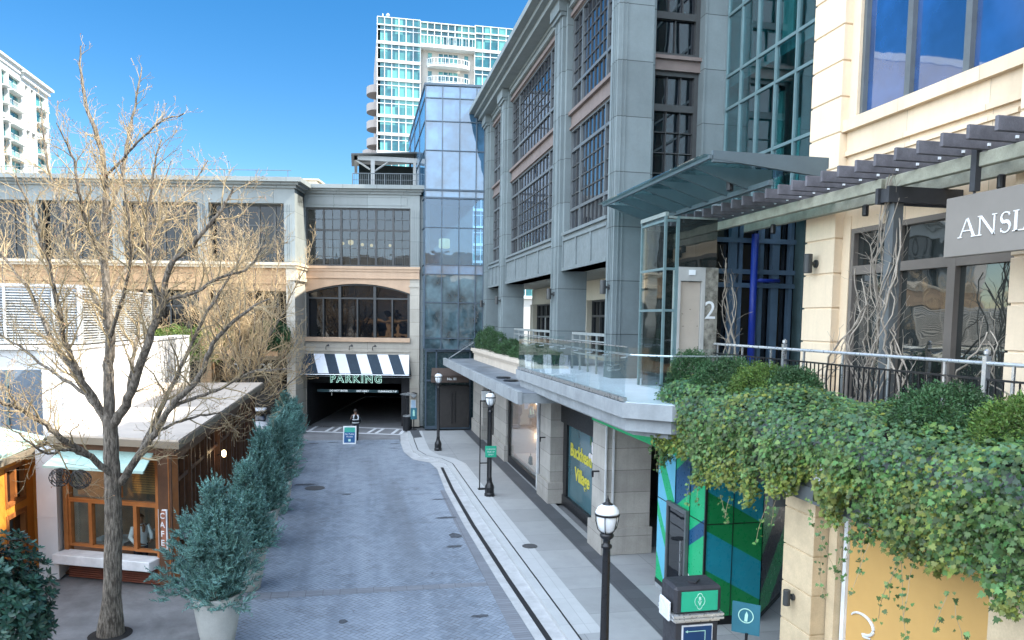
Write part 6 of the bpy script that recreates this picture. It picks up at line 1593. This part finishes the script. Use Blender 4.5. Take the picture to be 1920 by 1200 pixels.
# tall bracket with framed panel left of the lamp
t_ = thing('banner_frame', 'tall thin black banner frame standing left of the middle street lamp', 'banner frame', (4.68, 28.0, .1))
MB().box(4.62, 4.66, 28.0, 28.03, .1, 3.55).box(4.92, 4.96, 28.0, 28.03, .1, 3.55).box(4.62, 4.96, 28.0, 28.03, 3.5, 3.55).box(4.62, 4.96, 28.0, 28.03, 1.1, 1.14).box(4.58, 5.0, 27.9, 28.13, .095, .13).build('frame', m_lampb, t_)
t_ = thing('blade_sign', 'square white blade sign sticking out from the far shop pier', 'sign', (6.45, 36.6, 2.5))
MB().box(6.12, 6.68, 36.57, 36.65, 2.55, 3.08).build('board', m_lamp, t_, bevel=.01)
MB().box(6.1, 6.8, 36.59, 36.62, 3.09, 3.12).build('arm', m_black, t_)
text('co', .2, FY, 6.38, 2.83, -36.565, m_gsign, t_, extrude=.003)

# wall lights (cylinder uplighters)
def wall_light(x, y, z, lab, big=1., n=(-1, 0), grp='cylinder lights on the pillars'):
    t_ = thing('wall_light', lab, 'wall light', (x, y, z), group=grp); cx, cy = x+n[0]*.2*big, y+n[1]*.2*big
    MB().lathe([(.085*big, -.2*big), (.09*big, -.19*big), (.09*big, .19*big), (.085*big, .2*big), (.06*big, .19*big)], (cx, cy, z), 18).build('cylinder', m_frame, t_, smooth=False)
    MB().tube([(x, y, z), (cx, cy, z)], .04*big, 8).tube([(x+n[0]*.0, y, z), (x+n[0]*.035, y+n[1]*.035, z)], .085*big, 14).build('bracket', m_frame, t_)
wall_light(7.3, 21.1, 7.62, 'cylinder light on the nearest grey pillar'); wall_light(7.3, 27.4, 7.62, 'cylinder light on the second grey pillar'); wall_light(7.3, 38.1, 7.62, 'cylinder light on the third grey pillar')
wall_light(7.3, 43.0, 7.55, 'cylinder light on the farthest grey pillar')
wall_light(10.0, 15.0, 7.95, 'cylinder light on the limestone corner pillar above the railing', 1.05)
wall_light(6.8, 10.4, 2.28, 'cylinder light on the lower travertine pillar beside the zigzag hoarding', .62)
for (x, y, z, lab) in ((6.75, 20.0, 2.35, 'small black hooked bracket on the stone pier nearest the hoarding'), (6.75, 26.2, 2.35, 'small black hooked bracket on the stone pier right of the display window')):
    t_ = thing('pier_bracket', lab, 'bracket', (x, y, z), group='black hooked brackets'); MB().box(x-.22, x, y-.03, y+.03, z, z+.04).box(x-.22, x-.17, y-.03, y+.03, z-.14, z).build('hook', m_black, t_)
t_ = thing('security_spotlight', 'small black spotlights hanging below the pergola beams', 'spotlight', (9.6, 12.6, 8.8))
for (x, y) in ((9.6, 12.9), (9.6, 9.8), (9.5, 16)): MB().lathe([(.05, 0), (.06, .02), (.06, .2), (.04, .22)], (x, y, 8.7), 12).build('lamp_can', m_black, t_)

# ================================================================== DIRECTORY KIOSK
m_kiosk = M('charcoal_kiosk_metal', (.035, .036, .042, 1), .5, .15, 4, .05)
KS = thing('directory_kiosk', 'charcoal directory kiosk with green emblem panel near the zigzag hoarding', 'kiosk', (5.72, 11.7, .09))
s = MB(); s.box(5.28, 6.15, 11.5, 12.1, 1.64, 2.12); s.build('upper_box', m_kiosk, KS, bevel=.05)
s = MB(); s.box(5.32, 6.11, 11.54, 12.06, .1, 1.52); s.box(5.24, 6.19, 11.46, 12.14, .09, .2); s.build('lower_box', m_kiosk, KS, bevel=.015)
MB().box(5.25, 6.18, 11.46, 12.12, 1.60, 1.64).box(5.25, 6.18, 11.46, 12.12, 1.54, 1.575).box(5.3, 6.12, 11.5, 12.08, 1.5, 1.62).build('steel_bands', bpy.data.materials['bright_steel_rail'], KS)
gp = MB().box(5.40, 6.06, 11.48, 11.5, 1.70, 2.04).build('green_panel', M('kiosk_green_panel', (.02, .42, .24, 1), .4, .05, 3), KS)
m_pale = M('pale_mint_print', (.45, .75, .62, 1), .5)
s = MB(); Q = []
for k in range(48):
    a = 2*math.pi*k/48; r = .88+.20*abs(math.cos(2*a))**.7; Q.append((5.73+.09*r*math.cos(a)*(1-.12*abs(math.sin(a))), 1.87+.135*r*math.sin(a)))
for k in range(48):
    (a, b), (c, d) = Q[k], Q[(k+1) % 48]; f_ = .90
    s.prism(FY, [(a, b), (c, d), (5.73+(c-5.73)*f_, 1.87+(d-1.87)*f_), (5.73+(a-5.73)*f_, 1.87+(b-1.87)*f_)], -11.479, -11.475)
s.box(5.69, 5.77, 11.474, 11.479, 1.868, 1.873); s.build('emblem', m_pale, gp)
text('B', .085, FY, 5.73, 1.915, -11.475, m_pale, gp, bold=.004, extrude=.002); text('V', .085, FY, 5.73, 1.825, -11.475, m_pale, gp, bold=.004, extrude=.002)
bp = MB().box(5.44, 6.0, 11.51, 11.54, .6, 1.44).build('map_panel', bpy.data.materials['white_trim'], KS)
mp_ = MB().box(5.46, 5.98, 11.5, 11.51, .62, 1.42).build('map_face', M('navy_map_face', (.01, .05, .14, 1), .4), bp)
s = MB(); s.box(5.52, 5.86, 11.493, 11.499, 1.335, 1.345); s.box(5.85, 5.86, 11.493, 11.499, .9, 1.335); s.prism(FY, [(5.49, 1.34), (5.535, 1.365), (5.535, 1.315)], -11.499, -11.493); s.build('route_arrow', m_pale, mp_)
MB().box(5.19, 5.24, 11.55, 11.95, 1.52, 1.86).build('side_tablet', m_lamp, KS, bevel=.015)
MB().slab([(5.6, 11.7), (5.72, 11.62), (5.86, 11.78), (5.74, 11.88)], 2.13, 2.16).build('top_latch', m_kiosk, KS)
t_ = thing('pedestrian_sign_post', 'blue-green pedestrian sign on a short post between kiosk and pillar', 'sign', (6.55, 11.3, .1))
MB().tube([(6.55, 11.35, .1), (6.55, 11.35, 1.3)], .025, 8).build('post', m_black, t_)
m_pblue = M('pedestrian_sign_blue', (.03, .15, .20, 1), .4, .1, 4)
pl = MB().slab([(6.38, 11.55), (6.74, 11.25), (6.725, 11.23), (6.365, 11.53)], 1.28, 1.82).build('plate', m_pblue, t_)
FP = Frame((6.365, 11.53, 0), (.768, -.64, 0), (-.64, -.768, 0))
s = MB()
for k in range(24):
    a, b = 2*math.pi*k/24, 2*math.pi*(k+1)/24; s.prism(FP, [(.235+.13*math.cos(a), 1.6+.13*math.sin(a)), (.235+.13*math.cos(b), 1.6+.13*math.sin(b)), (.235+.115*math.cos(b), 1.6+.115*math.sin(b)), (.235+.115*math.cos(a), 1.6+.115*math.sin(a))], .003, .008)
s.prism(FP, [(.21, 1.5), (.26, 1.5), (.27, 1.62), (.245, 1.68), (.22, 1.62)], .003, .008); s.build('pictogram', m_pale, pl)

# ================================================================== FAR STREET FURNITURE
t_ = thing('sandwich_board', 'white-framed blue and green sandwich board standing in the street', 'sandwich board', (-.37, 39.8, 0), rz=0)
FB = Frame((-.37, 39.75, 0), (1, -.1, 0), (-.1, -1, 0))
s = MB()
for (z, q) in ((0, .0),):
    s.add([FB.p(-.34, .01, .0), FB.p(.34, .01, .0), FB.p(.34, .93, -.22), FB.p(-.34, .93, -.22), FB.p(-.34, .01, -.04), FB.p(.34, .01, -.04), FB.p(.34, .93, -.26), FB.p(-.34, .93, -.26)], [(0, 1, 2, 3), (4, 7, 6, 5), (0, 4, 5, 1), (1, 5, 6, 2), (2, 6, 7, 3), (3, 7, 4, 0)])
    s.add([FB.p(-.34, .01, -.55), FB.p(.34, .01, -.55), FB.p(.34, .93, -.27), FB.p(-.34, .93, -.27), FB.p(-.34, .01, -.58), FB.p(.34, .01, -.58), FB.p(.34, .93, -.30), FB.p(-.34, .93, -.30)], [(0, 1, 2, 3), (4, 7, 6, 5), (0, 4, 5, 1), (1, 5, 6, 2), (2, 6, 7, 3), (3, 7, 4, 0)])
fr = s.build('frame', bpy.data.materials['white_trim'], t_)
def slope(u0, u1, z0, z1, e): f_ = lambda z: -.22*(z-.01)/.92+e; return [FB.p(u0, z0, f_(z0)), FB.p(u1, z0, f_(z0)), FB.p(u1, z1, f_(z1)), FB.p(u0, z1, f_(z1))]
MB().add(slope(-.28, .28, .08, .62, .006), [(0, 1, 2, 3)]).build('blue_poster', M('poster_blue', (.01, .10, .26, 1), .5), fr, recalc=False)
MB().add(slope(-.28, .28, .62, .87, .006), [(0, 1, 2, 3)]).build('green_poster', M('poster_green', (.03, .34, .26, 1), .5), fr, recalc=False)
FB2 = Frame(FB.o, FB.u, FB.n)
for tx, z, sz in (('No Public', .52, .12), ('Access', .40, .12)):
    vs, fs = text_mesh(tx, sz, FB, 0, z, 0, extrude=.001); vs = [v+FB.n*(-.22*(v.z-.01)/.92+.012) for v in vs]; MB().add(vs, fs).build('lettering', bpy.data.materials['white_letter'], fr, recalc=False)
MB().add(slope(-.06, .06, .15, .27, .011), [(0, 1, 2, 3)]).build('printed_square', m_pale, fr, recalc=False)

t_ = thing('patio_heater', 'black column patio heater beside the parking entrance', 'patio heater', (2.95, 44.2, 0))
MB().lathe([(.27, 0), (.27, .9), (.1, .95), (.05, 1.0), (.05, 1.9), (.12, 1.92), (.12, 2.1)], (2.95, 44.2, .0), 16).build('body', m_black, t_)
MB().lathe([(.12, 2.12), (.42, 2.16), (.44, 2.2), (.1, 2.28)], (2.95, 44.2, 0), 20).build('reflector_hood', m_steel, t_)
MB().lathe([(.27, .86), (.28, .87), (.28, .93), (.1, .97)], (2.95, 44.2, 0), 16).build('rim', m_steel, t_)
t_ = thing('entrance_sign', 'teal pedestrian sign on a thin pole right of the parking entrance', 'sign', (3.3, 43.9, .1))
MB().tube([(3.3, 43.9, .1), (3.3, 43.9, .8)], .03, 6).lathe([(.2, 0), (.2, .04), (.03, .08)], (3.3, 43.9, .1), 12).build('pole', m_black, t_)
pl = MB().box(3.12, 3.48, 43.87, 43.91, .72, 1.4).build('plate', m_pblue, t_, bevel=.01)
MB().box(3.24, 3.36, 43.85, 43.868, .92, 1.2).lathe([(.04, 0), (.05, .04), (.02, .09)], (3.3, 43.855, 1.2), 8).build('pictogram', m_pale, pl)
t_ = thing('wall_globe_lamp', 'small half-globe wall lamp on the pillar right of the parking entrance', 'wall lamp', (3.55, 45.0, 2.0))
MB().lathe([(.02, -.22), (.14, -.12), (.19, 0), (.19, .02)], (3.38, 45.0, 2.1), 14).build('globe', m_lamp, t_, smooth=True)
MB().lathe([(.2, .02), (.2, .07), (.05, .12)], (3.38, 45.0, 2.1), 14).build('cap', m_black, t_)
t_ = thing('notice_plate', 'pale notice plate on the stone pillar right of the parking entrance', 'notice', (3.45, 45.2, 1.2))
MB().fb(FL, 6.36, 6.68, 1.1, 1.75, .07, .09).build('plate', bpy.data.materials['white_trim'], t_); MB().fb(FL, 6.40, 6.64, 1.14, 1.71, .09, .095).build('print', M('pale_blue_print', (.4, .55, .7, 1), .5), t_)
t_ = thing('side_wall_sconce', 'small lit sconce on the dark side wall of the cafe', 'wall light', (-4.3, 24.9, 2.2))
MB().tube([(-4.36, 24.9, 2.2), (-4.2, 24.9, 2.25)], .02, 6).build('bracket', m_black, t_); MB().lathe([(.04, -.1), (.06, -.05), (.06, .05), (.04, .1)], (-4.14, 24.9, 2.25), 10).build('bulb', m_bulb, t_, smooth=True)

# ================================================================== PARKED CAR (behind the junipers)
CR = thing('parked_car', 'silver-white car mostly hidden behind the farthest junipers', 'car', (-5.6, 43.6, 0))
def car_sections(secs, mat, name, par):
    mb = MB(); n = 12; rings = []
    for (x, w, zb, zt, rd) in secs:
        ring = []
        for k in range(n):
            a = 2*math.pi*k/n+math.pi/n; ca, sa = math.cos(a), math.sin(a)
            px_ = w*(abs(ca)**.55)*(1 if ca > 0 else -1); pz = (zt+zb)/2+(zt-zb)/2*(abs(sa)**.6)*(1 if sa > 0 else -1); ring.append((-5.6+px_, 43.6+x, pz))
        rings.append(ring)
    vs = [p for r in rings for p in r]; fs = []
    for i in range(len(rings)-1):
        for k in range(n): fs.append((i*n+k, i*n+(k+1) % n, (i+1)*n+(k+1) % n, (i+1)*n+k))
    fs.append(tuple(range(n-1, -1, -1))); fs.append(tuple((len(rings)-1)*n+k for k in range(n)))
    return mb.add(vs, fs).build(name, mat, par, smooth=True)
m_car = M('pearl_car_paint', (.62, .64, .66, 1), .25, .03, 1, ior=1.6)
car_sections([(-2.2, .70, .35, .75, 0), (-2.05, .84, .25, .88, 0), (-1.2, .90, .22, .95, 0), (0, .92, .22, .97, 0), (1.3, .90, .22, .98, 0), (2.05, .84, .28, .92, 0), (2.2, .7, .4, .8, 0)], m_car, 'body', CR)
car_sections([(-1.2, .74, .9, 1.0, 0), (-.5, .70, .9, 1.40, 0), (.3, .69, .9, 1.46, 0), (1.0, .68, .9, 1.40, 0), (1.8, .72, .9, 1.0, 0)], m_gdark, 'windows', CR)
car_sections([(-.45, .60, 1.36, 1.45, 0), (.3, .63, 1.38, 1.50, 0), (1.0, .58, 1.36, 1.44, 0)], m_car, 'roof_panel', CR)
for sx_ in (-1, 1):
    for yy in (-1.35, 1.35):
        w = MB().tube([(-5.6+sx_*.72, 43.6+yy, .33), (-5.6+sx_*.92, 43.6+yy, .33)], .33, 20).build('wheel', m_black, CR); MB().tube([(-5.6+sx_*.92, 43.6+yy, .33), (-5.6+sx_*.935, 43.6+yy, .33)], .2, 12).build('rim', m_steel, w)
    MB().box(-5.6+sx_*.62-.14, -5.6+sx_*.62+.14, 41.4, 41.5, .62, .76).build('headlight', m_lamp, CR, bevel=.02)

# ================================================================== PEOPLE AND MANNEQUINS
def skinned(name, joints, edges, mats, parent, levels=2):
    """joints: list of (x,y,z,radius); one continuous surface grown with a skin modifier."""
    me = bpy.data.meshes.new(name); me.from_pydata([j[:3] for j in joints], edges, [])
    o = bpy.data.objects.new(name, me); COL.objects.link(o)
    md = o.modifiers.new('s', 'SKIN'); me.skin_vertices
    if not me.skin_vertices:
        bpy.context.view_layer.objects.active = o
    sv = me.skin_vertices[0].data
    for i, j in enumerate(joints): r = j[3]; sv[i].radius = (r, r) if not hasattr(r, '__len__') else r
    sv[0].use_root = True
    sb = o.modifiers.new('b', 'SUBSURF'); sb.levels = levels; sb.render_levels = levels
    bpy.context.view_layer.update(); dg = bpy.context.evaluated_depsgraph_get()
    m2 = bpy.data.meshes.new_from_object(o.evaluated_get(dg)); bpy.data.objects.remove(o)
    for m in (mats if isinstance(mats, (list, tuple)) else [mats]): m2.materials.append(m)
    m2.polygons.foreach_set('use_smooth', [True]*len(m2.polygons))
    r = bpy.data.objects.new(name, m2); COL.objects.link(r)
    if parent is not None: r.parent = parent; r.matrix_parent_inverse = world_of(parent).inverted()
    return r
def figure(root, X, Y, Z, H, ang, pose, matf, legs=True, name='body'):
    """standing figure; pose gives arm joints in body space (right, forward, up) as fractions of height."""
    ca, sa = math.cos(ang), math.sin(ang)
    def P(r, f, u): return (X+(r*ca-f*sa)*H, Y+(r*sa+f*ca)*H, Z+u*H)
    J = [P(0, 0, .52)+((.092*H, .062*H),), P(0, 0, .60)+((.078*H, .055*H),), P(0, .005, .70)+((.088*H, .06*H),), P(0, 0, .79)+((.085*H, .05*H),), P(0, 0, .845)+(.034*H,), P(0, .01, .875)+(.036*H,), P(0, .012, .93)+((.048*H, .056*H),), P(0, .008, .975)+((.036*H, .042*H),)]
    E = [(0, 1), (1, 2), (2, 3), (3, 4), (4, 5), (5, 6), (6, 7)]
    def chain(start, pts):
        a = start
        for p in pts: J.append(P(*p[:3])+(p[3]*H,)); E.append((a, len(J)-1)); a = len(J)-1
        return a
    for s_, arm in ((-1, pose['L']), (1, pose['R'])):
        hand = chain(3, [(s_*.105, 0, .795, .036)]+[(a[0], a[1], a[2], r) for a, r in zip(arm, (.026, .019, .0165))])
        hx, hf, hu = arm[-1]
        dx, df, du = [arm[-1][i]-arm[-2][i] for i in range(3)]; L = math.sqrt(dx*dx+df*df+du*du); dx, df, du = dx/L, df/L, du/L
        for q in range(4):
            o_ = (q-1.5)*.0095; ln = (.040, .046, .043, .034)[q]
            chain(hand, [(hx+dx*.03, hf+df*.03+o_, hu+du*.03, .0062), (hx+dx*(.03+ln*.6)-s_*.006, hf+df*(.03+ln*.6)+o_, hu+du*(.03+ln*.6), .0052), (hx+dx*(.03+ln)-s_*.014, hf+df*(.03+ln)+o_, hu+du*(.03+ln), .0045)])
        chain(hand, [(hx-s_*.008, hf+.02, hu+du*.02, .0065), (hx-s_*.012, hf+.03, hu+du*.036, .0055)])
    if legs:
        for s_ in (-1, 1):
            f0 = pose.get('step', 0)*s_
            chain(0, [(s_*.052, 0, .47, .055), (s_*.055, f0*.5, .28, .036), (s_*.055, f0, .05, .022), (s_*.058, f0+.05, .018, .020), (s_*.06, f0+.09, .014, .014)])
    b = skinned(name, J, E, matf, root)
    return b, P
m_skin = M('brown_skin', (.22, .12, .08, 1), .55, .05, 8); m_skinl = M('light_skin', (.46, .29, .21, 1), .55, .05, 8)
m_hair = M('dark_hair', (.015, .012, .01, 1), .6, .2, 20)
m_cl_dark = M('black_jacket_cloth', (.012, .013, .016, 1), .8, .3, 8); m_cl_white = M('white_shirt_cloth', (.70, .72, .74, 1), .8, .06, 6)
m_refl = M('reflective_stripe', (.75, .78, .80, 1), .4, .05, 6); m_denim = M('dark_trousers_cloth', (.02, .022, .03, 1), .8, .2, 8)
def face(P, H, par, skin, ang):
    mb = MB()
    for s_ in (-1, 1): mb.lathe([(.002, -.004*H), (.006*H, 0), (.002, .004*H)], P(s_*.017, .055, .935), 8)
    o1 = mb.build('eyes', m_hair, par)
    a, b = P(0, .05, .932), P(0, .07, .915); MB().tube([a, b], [.004*H, .008*H], 6).build('nose', skin, par)
    MB().tube([P(-.014, .052, .893), P(.014, .052, .893)], .003*H, 5).build('mouth', M('lips', (.3, .1, .09, 1), .5) if 'lips' not in bpy.data.materials else bpy.data.materials['lips'], par)
    for s_ in (-1, 1): MB().lathe([(.004*H, -.014*H), (.008*H, 0), (.004*H, .014*H)], P(s_*.052, .005, .928), 8).build('ear', skin, par)
def torso_cloth(P, H, par, mat, name='shirt', z0=.50, z1=.835, grow=1.12, arms=None):
    prof = [(z0, .098, .068), (.56, .09, .064), (.62, .085, .062), (.70, .098, .068), (.76, .112, .064), (.80, .112, .056), (.83, .06, .045), (z1+.01, .042, .042)]
    vs = []; fs = []; n = 18
    for z, a, b in prof:
        for k in range(n): t = 2*math.pi*k/n; vs.append(P(a*grow*math.cos(t), b*grow*math.sin(t), z))
    for i in range(len(prof)-1):
        for k in range(n): fs.append((i*n+k, i*n+(k+1) % n, (i+1)*n+(k+1) % n, (i+1)*n+k))
    o = MB().add(vs, fs).build(name, mat, par, smooth=True)
    if arms:
        for s_, arm, L in arms:
            pts = [P(s_*.095, 0, .80)]+[P(*a) for a in arm[:L]]
            MB().tube(pts, [.043*H, .036*H, .026*H, .023*H][:len(pts)], 10).build('sleeve', mat, par, smooth=True)
    return o
def hair(P, H, par, long=False):
    vs = []; fs = []; n = 14; m = 7
    for i in range(m+1):
        ph = math.pi*.60*i/m
        for k in range(n):
            t = 2*math.pi*k/n; back = .5-.5*math.sin(t); zz = math.cos(ph*(.62+.48*back))
            rr_ = math.sin(ph*(.62+.48*back)); vs.append(P(.056*rr_*math.cos(t), .008+.062*rr_*math.sin(t), .942+.062*zz))
    for i in range(m):
        for k in range(n): fs.append((i*n+k, i*n+(k+1) % n, (i+1)*n+(k+1) % n, (i+1)*n+k))
    MB().add(vs, fs).build('hair', m_hair, par, smooth=True)
# attendant behind the sandwich board, seen from behind
PS = thing('person', 'person in black with white reflective stripes standing behind the sandwich board, back to the camera', 'person', (-.05, 40.9, 0))
arms = {'L': [(-.15, .01, .64), (-.13, .09, .53), (-.10, .14, .52)], 'R': [(.15, .01, .64), (.13, .09, .53), (.10, .14, .52)], 'step': .02}
b, P = figure(PS, -.05, 40.9, .01, 1.72, .15, arms, m_skin)
torso_cloth(P, 1.72, PS, m_cl_dark, 'jacket', arms=[(-1, arms['L'], 2), (1, arms['R'], 2)])
for s_ in (-1, 1):
    MB().tube([P(s_*.05, 0, .53), P(s_*.056, s_*.01, .28), P(s_*.056, s_*.02, .04)], [.11, .078, .06], 10).build('trouser_leg', m_denim, PS, smooth=True)
    MB().tube([P(s_*.056, s_*.02-.02, .02), P(s_*.058, s_*.02+.09, .018)], [.05, .04], 8).build('shoe', m_black, PS, smooth=True)
vs = MB()
for k in range(18):
    a, b2 = 2*math.pi*k/18, 2*math.pi*(k+1)/18
    for z in (.56, .66):
        g = 1.2; vs.add([P(.094*g*math.cos(a), .068*g*math.sin(a), z), P(.094*g*math.cos(b2), .068*g*math.sin(b2), z), P(.094*g*math.cos(b2), .068*g*math.sin(b2), z+.022), P(.094*g*math.cos(a), .068*g*math.sin(a), z+.022)], [(0, 1, 2, 3)])
for s_ in (-1, 1): vs.tube([P(s_*.06, -.085, .66), P(s_*.075, -.088, .74), P(s_*.05, -.06, .825)], .03, 6)
vs.build('reflective_stripes', m_refl, PS)
hair(P, 1.72, PS); face(P, 1.72, PS, m_skin, 0)
# barista behind the serving window
PC = thing('person', 'dark-haired person in a white shirt leaning behind the cafe serving window', 'person', (-5.35, 19.95, .1))
arms = {'L': [(-.15, .05, .67), (-.11, .16, .60), (-.06, .24, .60)], 'R': [(.16, .04, .66), (.13, .15, .58), (.08, .23, .58)]}
b, P = figure(PC, -5.35, 20.0, .0, 1.62, math.pi+.6, arms, m_skin)
torso_cloth(P, 1.62, PC, m_cl_white, 'shirt', arms=[(-1, arms['L'], 2), (1, arms['R'], 2)])
for s_ in (-1, 1): MB().tube([P(s_*.05, 0, .53), P(s_*.056, 0, .28), P(s_*.056, 0, .04)], [.1, .075, .055], 10).build('trouser_leg', m_denim, PC, smooth=True)
hair(P, 1.62, PC); face(P, 1.62, PC, m_skin, 0)
# mannequins in the display window
m_man = M('grey_mannequin', (.20, .19, .18, 1), .4, .05, 4); m_lime_c = M('lime_green_top', (.38, .50, .26, 1), .8, .1, 5); m_gryc = M('grey_wool', (.14, .15, .16, 1), .9, .15, 6); m_skirt = M('white_trousers', (.62, .63, .62, 1), .8, .08, 5)
for i, (x, y, top_, low_, lab) in enumerate(((7.5, 29.4, m_cl_white, m_gryc, 'shop mannequin in a white top and grey trousers, left of the pair'), (7.35, 28.3, m_lime_c, m_skirt, 'shop mannequin in a lime green top and white trousers, right of the pair'))):
    t_ = thing('mannequin', lab, 'mannequin', (x, y, .5), group='mannequins in the display window')
    arms = {'L': [(-.15, -.01, .65), (-.14, .05, .53), (-.13, .09, .50)], 'R': [(.15, -.01, .65), (.14, .05, .53), (.13, .09, .50)]}
    b, P = figure(t_, x, y, .5, 1.8, math.pi/2+.3, arms, m_man)
    torso_cloth(P, 1.8, t_, top_, 'top', arms=[(-1, arms['L'], 2), (1, arms['R'], 2)])
    for s_ in (-1, 1): MB().tube([P(s_*.05, 0, .53), P(s_*.056, 0, .28), P(s_*.056, 0, .03)], [.12, .1, .08], 10).build('trouser_leg', low_, t_, smooth=True)
    MB().lathe([(.3, 0), (.3, .02)], (x, y, .50), 18).build('stand', m_steel, t_)
for i, (x, y) in enumerate(((7.4, 29.0), (7.3, 28.0), (7.25, 30.6))):
    t_ = thing('display_bag', ['black triangular bag between the mannequins', 'black bag at the right end of the display', 'black bag at the left of the display'][i], 'bag', (x, y, .5), group='bags on the display floor')
    MB().prism(Frame((x, y, 0), (0, -1, 0), (-1, 0, 0)), [(-.2, .51), (.2, .51), (.06, .85), (-.06, .85)], -.06, .06).build('bag_body', m_cl_dark, t_, bevel=.01)
    MB().tube([(x, y-.05, .85), (x, y-.04, .97), (x, y+.04, .97), (x, y+.05, .85)], .01, 5).build('handle', m_black, t_)

# ================================================================== LIGHT, SKY, CAMERA
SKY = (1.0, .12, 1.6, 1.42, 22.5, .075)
SDX, SDY, EL_ = .93, -.37, R0(46)
hz_ = math.atan2(SDX, SDY)
sun = bpy.data.lights.new('sun', 'SUN'); sun.energy = 4.6; sun.angle = R0(.5); sun.color = (1, .93, .82)
so = bpy.data.objects.new('sun', sun); COL.objects.link(so)
L_ = math.hypot(SDX, SDY); dvec = Vector((SDX/L_*math.cos(EL_), SDY/L_*math.cos(EL_), math.sin(EL_)))
so.rotation_euler = dvec.to_track_quat('Z', 'Y').to_euler(); so.location = (0, 0, 60)
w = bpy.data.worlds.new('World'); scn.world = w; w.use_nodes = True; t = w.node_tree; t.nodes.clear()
sk = t.nodes.new('ShaderNodeTexSky'); sk.sky_type = 'NISHITA'; sk.sun_disc = False; sk.sun_elevation = EL_; sk.sun_rotation = hz_; sk.altitude = 200; sk.air_density = 1.0; sk.dust_density = .25; sk.ozone_density = 2.2
sk.air_density = SKY[0]; sk.dust_density = SKY[1]; sk.ozone_density = SKY[2]
hs = t.nodes.new('ShaderNodeHueSaturation'); hs.inputs['Saturation'].default_value = SKY[3]; t.links.new(sk.outputs[0], hs.inputs['Color'])
# glow added to the sky behind and left of the camera to fill the shade (the clear northern half stays deep blue)
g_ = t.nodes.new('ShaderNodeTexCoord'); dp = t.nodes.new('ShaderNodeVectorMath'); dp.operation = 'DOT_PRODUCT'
fill_dir = Vector((-.72, -.5, .48)).normalized(); dp.inputs[1].default_value = tuple(fill_dir); t.links.new(g_.outputs['Generated'], dp.inputs[0])
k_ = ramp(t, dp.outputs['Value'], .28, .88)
fill_c = mix(t, k_, (0, 0, 0, 1), (SKY[4]*.86, SKY[4]*.95, SKY[4]*1.06, 1))
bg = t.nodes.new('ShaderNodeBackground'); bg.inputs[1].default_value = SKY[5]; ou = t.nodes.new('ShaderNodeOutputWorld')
t.links.new(mix(t, 1.0, hs.outputs[0], fill_c, 'ADD'), bg.inputs[0]); t.links.new(bg.outputs[0], ou.inputs[0])
cam = bpy.data.cameras.new('camera'); co = bpy.data.objects.new('camera', cam); COL.objects.link(co)
cam.sensor_width = 36; cam.lens = 1400/1920*36; cam.shift_y = 111.93/1920; cam.clip_start = .1; cam.clip_end = 5000
Rm = Matrix(((.97896913, -.00230954, .20399539), (-.20352142, -.08010955, .97578763), (.01408836, -.99678339, -.07889482)))
cm = Matrix(((Rm[0][0], -Rm[0][1], -Rm[0][2], 0), (Rm[1][0], -Rm[1][1], -Rm[1][2], 0), (Rm[2][0], -Rm[2][1], -Rm[2][2], 6.6), (0, 0, 0, 1)))
co.matrix_world = cm
scn.camera = co
scn.view_settings.view_transform = 'Standard'; scn.view_settings.look = 'None'; scn.view_settings.gamma = 1; scn.view_settings.exposure = 1.55
